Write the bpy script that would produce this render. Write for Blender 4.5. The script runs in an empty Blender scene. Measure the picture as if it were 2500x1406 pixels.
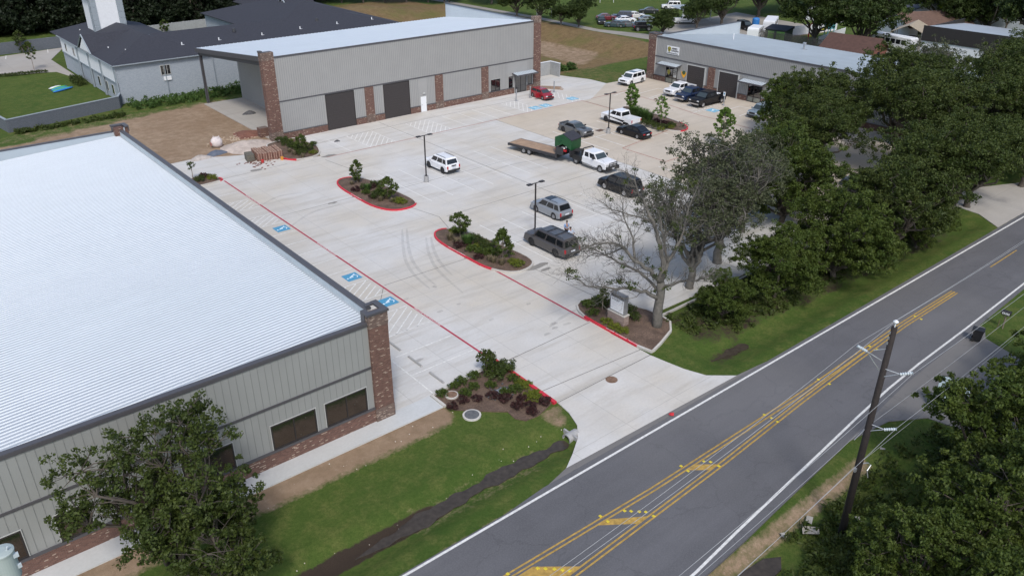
import bpy, bmesh, math, random
import numpy as np
from mathutils import Vector, Matrix
rnd = random.Random(7)
PI = math.pi
S = bpy.context.scene
C = S.collection
# ------------------------------------------------------------------ camera
W0 = (0.77137, -0.63639, 0.0)      # world x, y, z seen along the camera's right axis
W1 = (-0.29135, -0.35314, -0.88905)
W2 = (0.56578, 0.68578, -0.45781)
CAMH = 31.0
cam = bpy.data.cameras.new('camera'); camo = bpy.data.objects.new('camera', cam); C.objects.link(camo)
rt = Vector((0.77137, -0.63639, 0)).normalized()
fw = Vector((0.56578, 0.68578, -0.45781)).normalized()
rt = (rt - fw*rt.dot(fw)).normalized(); upv = rt.cross(fw)
camo.matrix_world = Matrix(((rt.x, upv.x, -fw.x, 0), (rt.y, upv.y, -fw.y, 0), (rt.z, upv.z, -fw.z, CAMH), (0, 0, 0, 1)))
cam.sensor_width = 36; cam.lens = 1974/2500*36
cam.clip_start = 0.5; cam.clip_end = 6000
S.camera = camo
S.view_settings.view_transform = 'Standard'; S.view_settings.look = 'None'; S.view_settings.gamma = 1
S.view_settings.exposure = 0.55
# ------------------------------------------------------------------ sky and sun
w = bpy.data.worlds.new('World'); S.world = w; w.use_nodes = True
nt = w.node_tree; sky = nt.nodes.new('ShaderNodeTexSky'); sky.sky_type = 'NISHITA'; sky.sun_disc = False
SUN_EL = math.radians(50); SUN_AZ = math.radians(212)
sky.sun_elevation = SUN_EL; sky.sun_rotation = SUN_AZ; sky.air_density = 1.0; sky.dust_density = 2.2; sky.ozone_density = 1.0
bg = nt.nodes['Background']; nt.links.new(sky.outputs[0], bg.inputs[0]); bg.inputs[1].default_value = 0.125
sun = bpy.data.lights.new('sun', 'SUN'); suno = bpy.data.objects.new('sun', sun); C.objects.link(suno)
sun.energy = 1.5; sun.angle = math.radians(10); sun.color = (1.0, 0.96, 0.9)
sd = Vector((-math.sin(SUN_AZ)*math.cos(SUN_EL), -math.cos(SUN_AZ)*math.cos(SUN_EL), -math.sin(SUN_EL)))
suno.rotation_euler = sd.to_track_quat('-Z', 'Y').to_euler(); suno.location = (0, 0, 60)

def at(px, py, z=0.0):
    """ground point seen at a pixel of the 2500 px wide photograph"""
    dx, dy, f = px-1250, py-703, 1974.0
    v = rt*dx - upv*dy + fw*f
    t = (z-CAMH)/v.z
    return (v.x*t, v.y*t)

# ------------------------------------------------------------------ materials
MATS = {}
def nodes(name):
    m = bpy.data.materials.new(name); m.use_nodes = True; MATS[name] = m
    n = m.node_tree; b = n.nodes['Principled BSDF']
    return m, n, b
def rgba(c): return (c[0], c[1], c[2], 1)
def N(n, t, **k):
    x = n.nodes.new(t)
    for a, v in k.items(): setattr(x, a, v)
    return x
def L(n, a, b): n.links.new(a, b)
def noise(n, vec, scale, detail=4, rough=.55):
    x = N(n, 'ShaderNodeTexNoise'); x.inputs['Scale'].default_value = scale; x.inputs['Detail'].default_value = detail
    x.inputs['Roughness'].default_value = rough; L(n, vec, x.inputs['Vector']); return x.outputs['Fac']
def ramp(n, fac, *stops):
    r = N(n, 'ShaderNodeValToRGB'); e = r.color_ramp.elements
    while len(e) < len(stops): e.new(.5)
    for el, (p, c) in zip(e, stops):
        el.position = p; el.color = rgba(c) if not isinstance(c, (int, float)) else (c, c, c, 1)
    L(n, fac, r.inputs[0]); return r.outputs[0]
def mix(n, fac, a, b, mode='MIX'):
    x = N(n, 'ShaderNodeMix', data_type='RGBA', blend_type=mode)
    for s, v in ((0, fac), (6, a), (7, b)):
        if isinstance(v, (int, float)): x.inputs[s].default_value = v
        elif isinstance(v, tuple): x.inputs[s].default_value = rgba(v)
        else: L(n, v, x.inputs[s])
    return x.outputs[2]
def mathn(n, op, a, b=0.0, c=None):
    x = N(n, 'ShaderNodeMath', operation=op)
    for i, v in enumerate((a, b) if c is None else (a, b, c)):
        if isinstance(v, (int, float)): x.inputs[i].default_value = v
        else: L(n, v, x.inputs[i])
    return x.outputs[0]
def coord(n, which='Object'): return N(n, 'ShaderNodeTexCoord').outputs[which]
def wpos(n): return N(n, 'ShaderNodeNewGeometry').outputs['Position']
def bump(n, b, h, strength=.3, dist=.02):
    x = N(n, 'ShaderNodeBump'); x.inputs['Strength'].default_value = strength; x.inputs['Distance'].default_value = dist
    L(n, h, x.inputs['Height']); L(n, x.outputs[0], b.inputs['Normal'])
def M(name, col, rough=.7, metal=0.0, var=.12, scale=3.0, coat=0.0, spec=None):
    """plain painted or natural surface with a little uneven wear"""
    if name in MATS: return MATS[name]
    m, n, b = nodes(name)
    f = noise(n, coord(n), scale, 5)
    lo = tuple(c*(1-var) for c in col); hi = tuple(min(1, c*(1+var)) for c in col)
    L(n, ramp(n, f, (.3, lo), (.7, hi)), b.inputs['Base Color'])
    b.inputs['Roughness'].default_value = rough; b.inputs['Metallic'].default_value = metal
    if coat: b.inputs['Coat Weight'].default_value = coat; b.inputs['Coat Roughness'].default_value = .08
    if spec is not None: b.inputs['Specular IOR Level'].default_value = spec
    return m
def paint(name, col, metal=0.0, rough=.35):
    dk = sum(col) < .06; return M(name, tuple(c*(.5 if dk else 1) for c in col), rough, metal, var=.05, scale=2, coat=.3 if dk else .6, spec=.3 if dk else .5)

def concrete(name, base, tan, joint=4.6, seed=0.0, stain=.5):
    m, n, b = nodes(name); p = wpos(n)
    big = noise(n, p, .09, 4); mid = noise(n, p, .5, 6, .65); fine = noise(n, p, 6, 3)
    mp = N(n, 'ShaderNodeMapping'); mp.inputs['Scale'].default_value = (.12, .9, 1); mp.inputs['Rotation'].default_value = (0, 0, .7); L(n, p, mp.inputs['Vector'])
    streak = noise(n, mp.outputs[0], .8, 5, .7)
    c = mix(n, ramp(n, big, (.38, 0.0), (.66, 1.0)), base, tan)
    c = mix(n, ramp(n, mid, (.35, .28), (.6, 0.0)), c, tuple(x*.72 for x in base))
    c = mix(n, ramp(n, streak, (.5, 0.0), (.72, stain)), c, tuple(x*.74 for x in tan))
    c = mix(n, ramp(n, fine, (.3, .12), (.7, 0.0)), c, (.2, .2, .19))
    # broom marks and trowelled bays: each bay between saw cuts a touch different
    xs = N(n, 'ShaderNodeSeparateXYZ'); L(n, p, xs.inputs[0])
    ax = mathn(n, 'MULTIPLY', xs.outputs[0], 1/joint); ay = mathn(n, 'MULTIPLY', xs.outputs[1], 1/joint)
    fx = mathn(n, 'ABSOLUTE', mathn(n, 'SUBTRACT', mathn(n, 'FRACT', ax), .5)); fy = mathn(n, 'ABSOLUTE', mathn(n, 'SUBTRACT', mathn(n, 'FRACT', ay), .5))
    jl = mathn(n, 'GREATER_THAN', mathn(n, 'MAXIMUM', fx, fy), .4965)
    cb = N(n, 'ShaderNodeCombineXYZ'); L(n, mathn(n, 'FLOOR', ax), cb.inputs[0]); L(n, mathn(n, 'FLOOR', ay), cb.inputs[1])
    wn = N(n, 'ShaderNodeTexWhiteNoise'); L(n, cb.outputs[0], wn.inputs['Vector'])
    c = mix(n, mathn(n, 'MULTIPLY', wn.outputs['Value'], .10), c, tuple(x*.6 for x in base))
    c = mix(n, mathn(n, 'MULTIPLY', jl, .38), c, (.16, .16, .15))
    L(n, c, b.inputs['Base Color']); b.inputs['Roughness'].default_value = .82
    bump(n, b, fine, .15, .01); return m
concrete('new_concrete', (.60, .595, .58), (.55, .505, .43), 4.57, stain=.7)
concrete('old_concrete', (.565, .50, .415), (.50, .43, .335), 4.57, stain=.35)
concrete('walk_concrete', (.56, .58, .585), (.5, .5, .48), 50, stain=.2)
concrete('hotel_concrete', (.42, .40, .37), (.38, .35, .31), 6, stain=.3)
concrete('kerb_concrete', (.58, .565, .53), (.5, .47, .42), 60, stain=.3)

def faint(name, col, amount):
    m, n, b = nodes(name); p = wpos(n); f = noise(n, p, 1.3, 4, .6); b.inputs['Base Color'].default_value = rgba(col); b.inputs['Roughness'].default_value = .85
    L(n, ramp(n, f, (.15, 0.0), (.85, amount)), b.inputs['Alpha']); return m
faint('rubber', (.30, .30, .30), .22); faint('mud_stain', (.36, .28, .18), .16); faint('oil', (.28, .27, .26), .35)
def asphalt(name, base):
    m, n, b = nodes(name); p = wpos(n)
    mp = N(n, 'ShaderNodeMapping'); mp.inputs['Scale'].default_value = (.05, .55, 1); L(n, p, mp.inputs['Vector'])
    tr = noise(n, mp.outputs[0], 1.1, 4, .6); big = noise(n, p, .12, 5, .6); fine = noise(n, p, 14, 3)
    c = mix(n, ramp(n, tr, (.35, 0.0), (.7, .8)), base, tuple(x*1.35 for x in base))
    c = mix(n, ramp(n, big, (.35, .5), (.55, 0.0)), c, tuple(x*.72 for x in base))
    vr = N(n, 'ShaderNodeTexVoronoi', feature='DISTANCE_TO_EDGE'); vr.inputs['Scale'].default_value = .16; dn = N(n, 'ShaderNodeMix', data_type='VECTOR'); dn.inputs[0].default_value = .35
    nz = N(n, 'ShaderNodeTexNoise'); nz.inputs['Scale'].default_value = .8; nz.inputs['Detail'].default_value = 6; L(n, p, nz.inputs['Vector']); va = N(n, 'ShaderNodeVectorMath', operation='ADD'); vs_ = N(n, 'ShaderNodeVectorMath', operation='SCALE'); vs_.inputs['Scale'].default_value = 2.2; L(n, nz.outputs['Color'], vs_.inputs[0]); L(n, p, va.inputs[0]); L(n, vs_.outputs[0], va.inputs[1]); L(n, va.outputs[0], vr.inputs['Vector'])
    c = mix(n, ramp(n, vr.outputs['Distance'], (0.0, .32), (.012, 0.0)), c, tuple(x*.45 for x in base))
    c = mix(n, ramp(n, fine, (.4, 0.0), (.8, .35)), c, (.2, .2, .2))
    bl = noise(n, p, .055, 3, .5); c = mix(n, ramp(n, bl, (.42, 0.0), (.6, .28)), c, (.19, .185, .18))
    L(n, c, b.inputs['Base Color']); b.inputs['Roughness'].default_value = .8; bump(n, b, fine, .3, .01); return m
asphalt('asphalt', (.095, .095, .103))
asphalt('drive_asphalt', (.15, .143, .137))
asphalt('track_gravel', (.30, .275, .235))

def ground_mat():
    m, n, b = nodes('ground_mix'); p = wpos(n)
    at_ = N(n, 'ShaderNodeAttribute'); at_.attribute_name = 'kind'
    sp = N(n, 'ShaderNodeSeparateColor'); L(n, at_.outputs['Color'], sp.inputs[0])
    big = noise(n, p, .13, 5, .6); mid = noise(n, p, .9, 6, .7); fine = noise(n, p, 5, 5, .7); vf = noise(n, p, 22, 3, .7)
    g = mix(n, ramp(n, big, (.3, 0.0), (.7, 1.0)), (.058, .103, .020), (.105, .140, .032))
    g = mix(n, ramp(n, mid, (.45, 0.0), (.72, .7)), g, (.19, .18, .06))
    g = mix(n, ramp(n, fine, (.3, .6), (.6, 0.0)), g, (.028, .065, .009))
    g = mix(n, ramp(n, vf, (.35, .5), (.65, 0.0)), g, (.03, .06, .01))
    dry = mix(n, ramp(n, mid, (.35, 0.0), (.65, 1.0)), (.155, .105, .055), (.235, .165, .085))
    dry = mix(n, ramp(n, fine, (.4, 0.0), (.7, .7)), dry, (.09, .07, .03))
    dry = mix(n, ramp(n, big, (.5, 0.0), (.7, .65)), dry, (.10, .115, .03))
    d = mix(n, ramp(n, big, (.35, 0.0), (.65, 1.0)), (.36, .27, .19), (.275, .195, .13))
    d = mix(n, ramp(n, mid, (.4, .55), (.62, 0.0)), d, (.19, .13, .08))
    d = mix(n, ramp(n, fine, (.62, 0.0), (.72, .6)), d, (.42, .36, .29))
    def th(ch, w=.16):
        s = mathn(n, 'ADD', ch, mathn(n, 'MULTIPLY', mathn(n, 'SUBTRACT', mathn(n, 'ADD', mathn(n, 'MULTIPLY', mid, .55), mathn(n, 'MULTIPLY', fine, .45)), .5), 1.1))
        return ramp(n, s, (.5-w, 0.0), (.5+w, 1.0))
    c = mix(n, th(sp.outputs[1]), g, dry); c = mix(n, th(sp.outputs[0]), c, d)
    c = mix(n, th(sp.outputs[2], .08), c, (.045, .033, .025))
    L(n, c, b.inputs['Base Color']); b.inputs['Roughness'].default_value = .95; b.inputs['Specular IOR Level'].default_value = .15
    bump(n, b, mathn(n, 'ADD', fine, vf), .7, .06); return m
ground_mat()

def mulch_mat(name, a, c2):
    m, n, b = nodes(name); p = wpos(n)
    f = noise(n, p, 9, 5, .75); g = noise(n, p, 1.2, 4)
    c = mix(n, ramp(n, f, (.35, 0.0), (.65, 1.0)), a, c2); c = mix(n, ramp(n, g, (.4, .5), (.6, 0.0)), c, tuple(x*.6 for x in a))
    L(n, c, b.inputs['Base Color']); b.inputs['Roughness'].default_value = .95; bump(n, b, f, .8, .05); return m
mulch_mat('mulch', (.085, .055, .04), (.19, .13, .095))
mulch_mat('red_mulch', (.12, .035, .02), (.2, .07, .04))
mulch_mat('sand', (.45, .38, .34), (.55, .48, .42))
mulch_mat('red_sand', (.16, .07, .05), (.26, .12, .085))

def brick(name, a, b2, light, mortar, lightp=.14):
    m, n, b = nodes(name); o = coord(n)
    s = N(n, 'ShaderNodeSeparateXYZ'); L(n, o, s.inputs[0])
    cb = N(n, 'ShaderNodeCombineXYZ'); L(n, mathn(n, 'ADD', s.outputs[0], s.outputs[1]), cb.inputs[0]); L(n, s.outputs[2], cb.inputs[1])
    t = N(n, 'ShaderNodeTexBrick'); L(n, cb.outputs[0], t.inputs['Vector']); t.inputs['Scale'].default_value = 1
    t.inputs['Brick Width'].default_value = .2; t.inputs['Row Height'].default_value = .072; t.inputs['Mortar Size'].default_value = .007
    t.inputs['Color1'].default_value = (0, 0, 0, 1); t.inputs['Color2'].default_value = (1, 1, 1, 1); t.inputs['Mortar'].default_value = (.5, .5, .5, 1)
    v = t.outputs['Color']; cl = noise(n, cb.outputs[0], 1.6, 5, .8)
    c = mix(n, v, a, b2)
    pick = mathn(n, 'GREATER_THAN', mathn(n, 'ADD', v, mathn(n, 'MULTIPLY', cl, .55)), 1.32-lightp)
    c = mix(n, pick, c, light); c = mix(n, t.outputs['Fac'], c, mortar)
    L(n, c, b.inputs['Base Color']); b.inputs['Roughness'].default_value = .9
    bump(n, b, mathn(n, 'SUBTRACT', 1, t.outputs['Fac']), .4, .01); return m
brick('brown_brick', (.105, .05, .038), (.175, .09, .068), (.37, .28, .22), (.15, .115, .1), .10)
brick('soldier_brick', (.105, .07, .056), (.19, .135, .11), (.33, .26, .21), (.14, .11, .1), .2)
brick('grey_brick', (.30, .34, .385), (.37, .41, .455), (.44, .48, .52), (.25, .285, .33), -.2)
brick('grey_block', (.105, .12, .14), (.14, .155, .18), (.18, .2, .22), (.08, .09, .11), -.2)
brick('sign_brick', (.26, .19, .17), (.33, .25, .22), (.4, .32, .28), (.2, .16, .14), .1)

def roof_metal(name='galvalume', k=1.0):
    m, n, b = nodes(name); p = wpos(n); f = noise(n, p, .35, 4); g = noise(n, p, 4, 4)
    c = mix(n, ramp(n, f, (.3, 0.0), (.7, 1.0)), tuple(k*x for x in (.355, .395, .435)), tuple(k*x for x in (.395, .435, .475)))
    xs = N(n, 'ShaderNodeSeparateXYZ'); L(n, p, xs.inputs[0]); pn = N(n, 'ShaderNodeTexWhiteNoise', noise_dimensions='2D'); cb = N(n, 'ShaderNodeCombineXYZ')
    L(n, mathn(n, 'FLOOR', mathn(n, 'DIVIDE', xs.outputs[1], .915)), cb.inputs[0]); L(n, mathn(n, 'FLOOR', mathn(n, 'DIVIDE', mathn(n, 'SUBTRACT', xs.outputs[0], 2.55), 10.0)), cb.inputs[1]); L(n, cb.outputs[0], pn.inputs['Vector'])
    c = mix(n, mathn(n, 'MULTIPLY', pn.outputs['Value'], .22), c, tuple(k*x for x in (.27, .30, .335)))
    mp = N(n, 'ShaderNodeMapping'); mp.inputs['Scale'].default_value = (.12, 2.2, 1); L(n, p, mp.inputs['Vector']); stn = noise(n, mp.outputs[0], 1.2, 5, .7)
    c = mix(n, ramp(n, stn, (.55, 0.0), (.75, .28)), c, tuple(k*x for x in (.27, .285, .30)))
    c = mix(n, ramp(n, g, (.55, 0.0), (.75, .2)), c, (.33, .36, .39))
    L(n, c, b.inputs['Base Color']); b.inputs['Roughness'].default_value = .45; b.inputs['Metallic'].default_value = .0; return m
roof_metal(); roof_metal('galvalume_brightened', 1.42)  # second: same metal, colour lifted to offset the back roof's slope away from the sun
M('roof_grey', (.34, .39, .43), .5, 0, .06, .4)
M('roof_rib', (.58, .63, .675), .4, 0, .03)
M('wall_metal', (.30, .31, .305), .5, .1, .04, .6)
M('wall_metal_warm', (.335, .335, .33), .5, .1, .04, .6)
M('wall_rib', (.225, .235, .235), .5, .1, .03)
M('parapet_metal', (.43, .49, .535), .5, 0, .05, .7)
M('trim', (.082, .08, .088), .5, .1, .06)
M('bronze', (.035, .031, .031), .5, .2, .08)
M('door_brown', (.047, .041, .041), .55, .1, .06)
M('light_trim', (.45, .46, .45), .5, 0, .05)
M('white_paint', (.74, .76, .78), .5, 0, .03)
M('line_white', (.64, .64, .62), .75, 0, .2, 5)
M('line_faded', (.69, .685, .66), .8, 0, .08, 9)
M('line_yellow', (.40, .255, .062), .75, 0, .28, 4)
M('line_red', (.40, .055, .085), .7, 0, .14, 5)
M('kerb_red', (.56, .028, .05), .6, 0, .10, 4)
M('line_red_worn', (.36, .15, .125), .8, 0, .2, 4)
M('hc_blue', (.075, .29, .47), .7, 0, .10, 5)
M('hc_blue_worn', (.19, .42, .56), .8, 0, .15, 5)
M('hc_white', (.75, .85, .9), .7)
M('joint', (.13, .128, .12), .9)
M('tar', (.23, .22, .2), .9)
M('steel', (.42, .44, .46), .4, .6, .1)
M('dark_steel', (.055, .055, .06), .45, .4, .1)
M('tyre', (.018, .018, .019), .85)
M('rim', (.36, .37, .39), .3, .7, .05)
M('rim_dark', (.05, .05, .055), .35, .6)
M('chrome', (.55, .56, .58), .2, .9, .03)
M('black_plastic', (.02, .02, .022), .5)
M('red_lamp', (.42, .012, .02), .25)
M('clear_lamp', (.6, .62, .64), .15)
M('plate', (.62, .66, .72), .5)
M('shingle', (.032, .034, .045), .9, 0, .22, 4)
M('stucco_white', (.68, .70, .73), .85, 0, .04)
M('grey_paint', (.27, .31, .345), .8, 0, .05)
M('wood_deck', (.33, .225, .15), .85, 0, .22, 1.8)
M('bark', (.085, .072, .06), .95, 0, .3, 3)
M('bark_grey', (.125, .118, .105), .95, 0, .3, 3)
M('bark_young', (.22, .18, .14), .9, 0, .2, 5)
M('pole_wood', (.022, .017, .016), .85, 0, .25, 6)
M('skin', (.38, .22, .16), .6)
M('hair', (.03, .022, .018), .8)
M('water', (.055, .045, .035), .16, 0, .25, 3, spec=.4)
def glass(name, col, rough=.06):
    m, n, b = nodes(name); b.inputs['Base Color'].default_value = rgba(col); b.inputs['Roughness'].default_value = rough
    b.inputs['Specular IOR Level'].default_value = .7; return m
glass('car_glass', (.012, .014, .017)); glass('shop_glass', (.012, .012, .013), .02); MATS['shop_glass'].node_tree.nodes['Principled BSDF'].inputs['IOR'].default_value = 2.0; glass('windscreen', (.045, .06, .065), .05)
def leaf(name, a, c2, dk, sc=.6, tr=.25):
    m, n, b = nodes(name); o = coord(n)
    inf = N(n, 'ShaderNodeObjectInfo'); big = noise(n, o, sc, 4, .6); fi = noise(n, o, 7, 3, .6)
    c = mix(n, ramp(n, big, (.35, 0.0), (.65, 1.0)), a, c2); c = mix(n, ramp(n, fi, (.35, .8), (.62, 0.0)), c, dk)
    c = mix(n, mathn(n, 'MULTIPLY', inf.outputs['Random'], .3), c, a)
    L(n, c, b.inputs['Base Color']); b.inputs['Roughness'].default_value = .6; b.inputs['Specular IOR Level'].default_value = .3
    tl = N(n, 'ShaderNodeBsdfTranslucent'); L(n, c, tl.inputs[0]); ms = N(n, 'ShaderNodeMixShader'); ms.inputs[0].default_value = tr
    out = n.nodes['Material Output']; L(n, b.outputs[0], ms.inputs[1]); L(n, tl.outputs[0], ms.inputs[2]); L(n, ms.outputs[0], out.inputs[0]); return m
leaf('leaf_oak', (.048, .074, .013), (.092, .118, .024), (.016, .027, .006), .5, .22)
leaf('leaf_grey', (.072, .086, .040), (.11, .122, .066), (.03, .038, .018), .5, .2)
leaf('leaf_green', (.062, .098, .015), (.115, .150, .026), (.02, .036, .007), .5, .24)
leaf('leaf_bright', (.11, .20, .03), (.17, .27, .05), (.05, .11, .02), 1.5)
leaf('leaf_back', (.036, .062, .011), (.072, .102, .019), (.012, .024, .006), .3)
leaf('leaf_wood', (.014, .025, .010), (.026, .038, .015), (.006, .012, .005), .3)
leaf('leaf_purple', (.05, .022, .022), (.085, .035, .032), (.025, .012, .012), 2)
leaf('leaf_yellow', (.19, .21, .02), (.13, .17, .02), (.07, .10, .015), 2)
leaf('leaf_grass', (.07, .13, .03), (.10, .17, .04), (.03, .07, .015), 2)
leaf('leaf_dry', (.24, .20, .13), (.16, .15, .08), (.10, .08, .05), 2)
leaf('leaf_lime', (.30, .40, .03), (.22, .33, .03), (.12, .2, .02), 1)
leaf('leaf_rust', (.17, .06, .03), (.12, .05, .03), (.06, .03, .02), 1)

# ------------------------------------------------------------------ mesh helpers
class MB:
    def __init__(s): s.v = []; s.f = []
    def add(s, vs, fs):
        k = len(s.v); s.v += [tuple(p) for p in vs]; s.f += [tuple(i+k for i in f) for f in fs]; return s
    def box(s, x0, x1, y0, y1, z0, z1):
        return s.add([(x0,y0,z0),(x1,y0,z0),(x1,y1,z0),(x0,y1,z0),(x0,y0,z1),(x1,y0,z1),(x1,y1,z1),(x0,y1,z1)],
                     [(0,3,2,1),(4,5,6,7),(0,1,5,4),(1,2,6,5),(2,3,7,6),(3,0,4,7)])
    def prism(s, poly, z0, z1, bottom=True):
        """poly: ccw list of (x,y); z1 may be a function"""
        n = len(poly); zf = z1 if callable(z1) else (lambda x, y: z1)
        vs = [(x, y, z0) for x, y in poly] + [(x, y, zf(x, y)) for x, y in poly]
        fs = [tuple(range(n, 2*n))] + [(i, (i+1) % n, n+(i+1) % n, n+i) for i in range(n)]
        if bottom: fs.append(tuple(range(n-1, -1, -1)))
        return s.add(vs, fs)
    def hexa(s, b, t):
        return s.add(list(b)+list(t), [(0,3,2,1),(4,5,6,7),(0,1,5,4),(1,2,6,5),(2,3,7,6),(3,0,4,7)])
    def slab(s, q, d):
        """quad or polygon q thickened by d along its normal (outwards)"""
        p = [Vector(x) for x in q]; nrm = (p[1]-p[0]).cross(p[2]-p[0]).normalized(); k = len(p)
        o = [x+nrm*d for x in p]
        return s.add(p+o, [tuple(range(k-1, -1, -1)), tuple(range(k, 2*k))] + [(i, (i+1) % k, k+(i+1) % k, k+i) for i in range(k)])
    def tube(s, pts, r, seg=8, cap=True):
        P = [Vector(p) for p in pts]; n = len(P); R = r if isinstance(r, (list, tuple)) else [r]*n
        vs = []; fs = []; prev = None
        for i, p in enumerate(P):
            d = (P[min(i+1, n-1)]-P[max(i-1, 0)]).normalized()
            a = prev if prev is not None else (Vector((1, 0, 0)) if abs(d.x) < .8 else Vector((0, 1, 0)))
            a = (a-d*a.dot(d)).normalized(); prev = a; b = d.cross(a)
            for k in range(seg):
                t = 2*PI*k/seg; vs.append(p+(a*math.cos(t)+b*math.sin(t))*R[i])
        for i in range(n-1):
            for k in range(seg):
                fs.append((i*seg+k, i*seg+(k+1) % seg, (i+1)*seg+(k+1) % seg, (i+1)*seg+k))
        if cap: fs += [tuple(range(seg-1, -1, -1)), tuple((n-1)*seg+k for k in range(seg))]
        return s.add(vs, fs)
    def cyl(s, x, y, z0, z1, r, seg=16, r2=None): return s.tube([(x, y, z0), (x, y, z1)], [r, r if r2 is None else r2], seg)
    def blob(s, c, r, seg=10, rings=6, jit=0.0, rr=None):
        rr = rr or rnd; rx, ry, rz = r if isinstance(r, tuple) else (r, r, r); vs = [(c[0], c[1], c[2]-rz)]; fs = []
        for i in range(1, rings):
            a = -PI/2+PI*i/rings
            for k in range(seg):
                t = 2*PI*k/seg; j = 1+rr.uniform(-jit, jit)
                vs.append((c[0]+rx*j*math.cos(a)*math.cos(t), c[1]+ry*j*math.cos(a)*math.sin(t), c[2]+rz*j*math.sin(a)))
        vs.append((c[0], c[1], c[2]+rz)); top = len(vs)-1
        for k in range(seg): fs.append((0, 1+(k+1) % seg, 1+k)); fs.append((top, top-seg+k, top-seg+(k+1) % seg))
        for i in range(rings-2):
            for k in range(seg): fs.append((1+i*seg+k, 1+i*seg+(k+1) % seg, 1+(i+1)*seg+(k+1) % seg, 1+(i+1)*seg+k))
        return s.add(vs, fs)
    def mesh(s, name, mat, smooth=False):
        me = bpy.data.meshes.new(name); me.from_pydata(s.v, [], s.f); me.materials.append(MATS[mat] if isinstance(mat, str) else mat)
        bm = bmesh.new(); bm.from_mesh(me); bmesh.ops.recalc_face_normals(bm, faces=bm.faces); bm.to_mesh(me); bm.free()
        if smooth:
            for p in me.polygons: p.use_smooth = True
        me.update(); return me
    def build(s, name, mat, parent=None, world=False, smooth=False):
        o = bpy.data.objects.new(name, s.mesh(name, mat, smooth)); C.objects.link(o)
        if parent is not None:
            o.parent = parent
            if world: o.location = -Vector(parent.location) if parent.parent is None else Vector((0, 0, 0))
        return o
def tag(o, label=None, cat=None, group=None, kind=None):
    if label: o['label'] = label
    if cat: o['category'] = cat
    if group: o['group'] = group
    if kind: o['kind'] = kind
    return o
def thing(name, label, cat, loc=(0, 0, 0), rz=0.0, group=None):
    o = bpy.data.objects.new(name, None); C.objects.link(o); o.location = loc; o.rotation_euler = (0, 0, rz); o.empty_display_size = .3
    return tag(o, label, cat, group)
def struct(name, mb, mat, smooth=False): return tag(mb.build(name, mat, smooth=smooth), kind='structure')
def copy_tree(o, parent=None):
    c = o.copy(); C.objects.link(c); c.parent = parent
    for k in list(o.children): copy_tree(k, c)
    return c
def place(proto, used, loc, rz=0.0, label=None, group=None, scale=1.0):
    """first call uses the prototype itself, later ones copy it"""
    o = copy_tree(proto) if used.get(proto.name) else proto
    used[proto.name] = 1
    o.location = loc; o.rotation_euler = (0, 0, rz); o.scale = (scale,)*3 if not isinstance(scale, tuple) else scale
    if label: o['label'] = label
    if group: o['group'] = group
    return o
USED = {}
def text_mesh(name, body, size, mat, parent, matrix, width=None, extrude=.004, world_parent=False, bold=0.0):
    cu = bpy.data.curves.new(name, 'FONT'); cu.body = body; cu.size = size; cu.align_x = 'CENTER'; cu.align_y = 'CENTER'; cu.extrude = extrude; cu.offset = bold
    tmp = bpy.data.objects.new('tmp', cu); C.objects.link(tmp); bpy.context.view_layer.update()
    me = bpy.data.meshes.new_from_object(tmp.evaluated_get(bpy.context.evaluated_depsgraph_get())); bpy.data.objects.remove(tmp)
    me.materials.clear(); me.materials.append(MATS[mat])
    if width:
        xs = [v.co.x for v in me.vertices]; k = width/(max(xs)-min(xs))
        for v in me.vertices: v.co.x *= k
    o = bpy.data.objects.new(name, me); C.objects.link(o)
    if parent is not None: o.parent = parent
    o.matrix_local = matrix; return o
def frame(origin, xax, yax):
    x = Vector(xax).normalized(); y = Vector(yax).normalized(); z = x.cross(y); o = Vector(origin)
    return Matrix(((x.x, y.x, z.x, o.x), (x.y, y.y, z.y, o.y), (x.z, y.z, z.z, o.z), (0, 0, 0, 1)))
# ================================================================== GROUND
def sstep(a, b, x): t = np.clip((x-a)/(b-a), 0, 1); return t*t*(3-2*t)
def inpoly(px, py, poly):
    ins = np.zeros(px.shape, bool); n = len(poly)
    for i in range(n):
        x1, y1 = poly[i]; x2, y2 = poly[(i+1) % n]
        c = ((y1 > py) != (y2 > py)) & (px < (x2-x1)*(py-y1)/((y2-y1) if y2 != y1 else 1e-9)+x1); ins ^= c
    return ins
def height(x, y):
    x = np.asarray(x, float); y = np.asarray(y, float); z = np.full(x.shape, -.06)
    d = np.abs(y-28.85-.15*np.sin(x*.35))
    z = z-.42*(1-sstep(.25, 1.9, d))*(sstep(28.9, 28.0, x))*sstep(-14, 6, x)
    z = z-.42*(1-sstep(.3, 2.1, d))*sstep(41.0, 43.0, x)*sstep(84.5, 82.5, x)
    z = z-.5*(1-sstep(.5, 2.0, np.abs(y-14.9)))*sstep(43.0, 40.0, x)
    # detention basin behind the parking court
    bx = sstep(95, 101, x)*sstep(128.5, 119.5, x); by = sstep(104, 109, y)*sstep(178, 168, y)
    z = z-2.1*bx*by
    z = z+3.0*np.exp(-(((x-98)/14)**2+((y-176)/10)**2))*1.0
    return z
gx = np.unique(np.concatenate([np.array([-1800, -900, -400, -200, -120, -80, -50, -30.]), np.arange(-20, 50, .5), np.arange(50, 135, 1.0), np.arange(135, 240, 3.0), np.array([260, 300, 400, 700, 1400, 2400.])]))
gy = np.unique(np.concatenate([np.array([-1800, -700, -300, -100, -40, -15.]), np.arange(-5, 12, 1.0), np.arange(12, 18, .4), np.arange(18, 26, 1.0), np.arange(26, 38, .35), np.arange(38, 180, 1.0), np.arange(180, 300, 3.0), np.array([320, 400, 700, 1400, 2400.])]))
GX, GY = np.meshgrid(gx, gy); GZ = height(GX, GY)
nx, ny = len(gx), len(gy)
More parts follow.
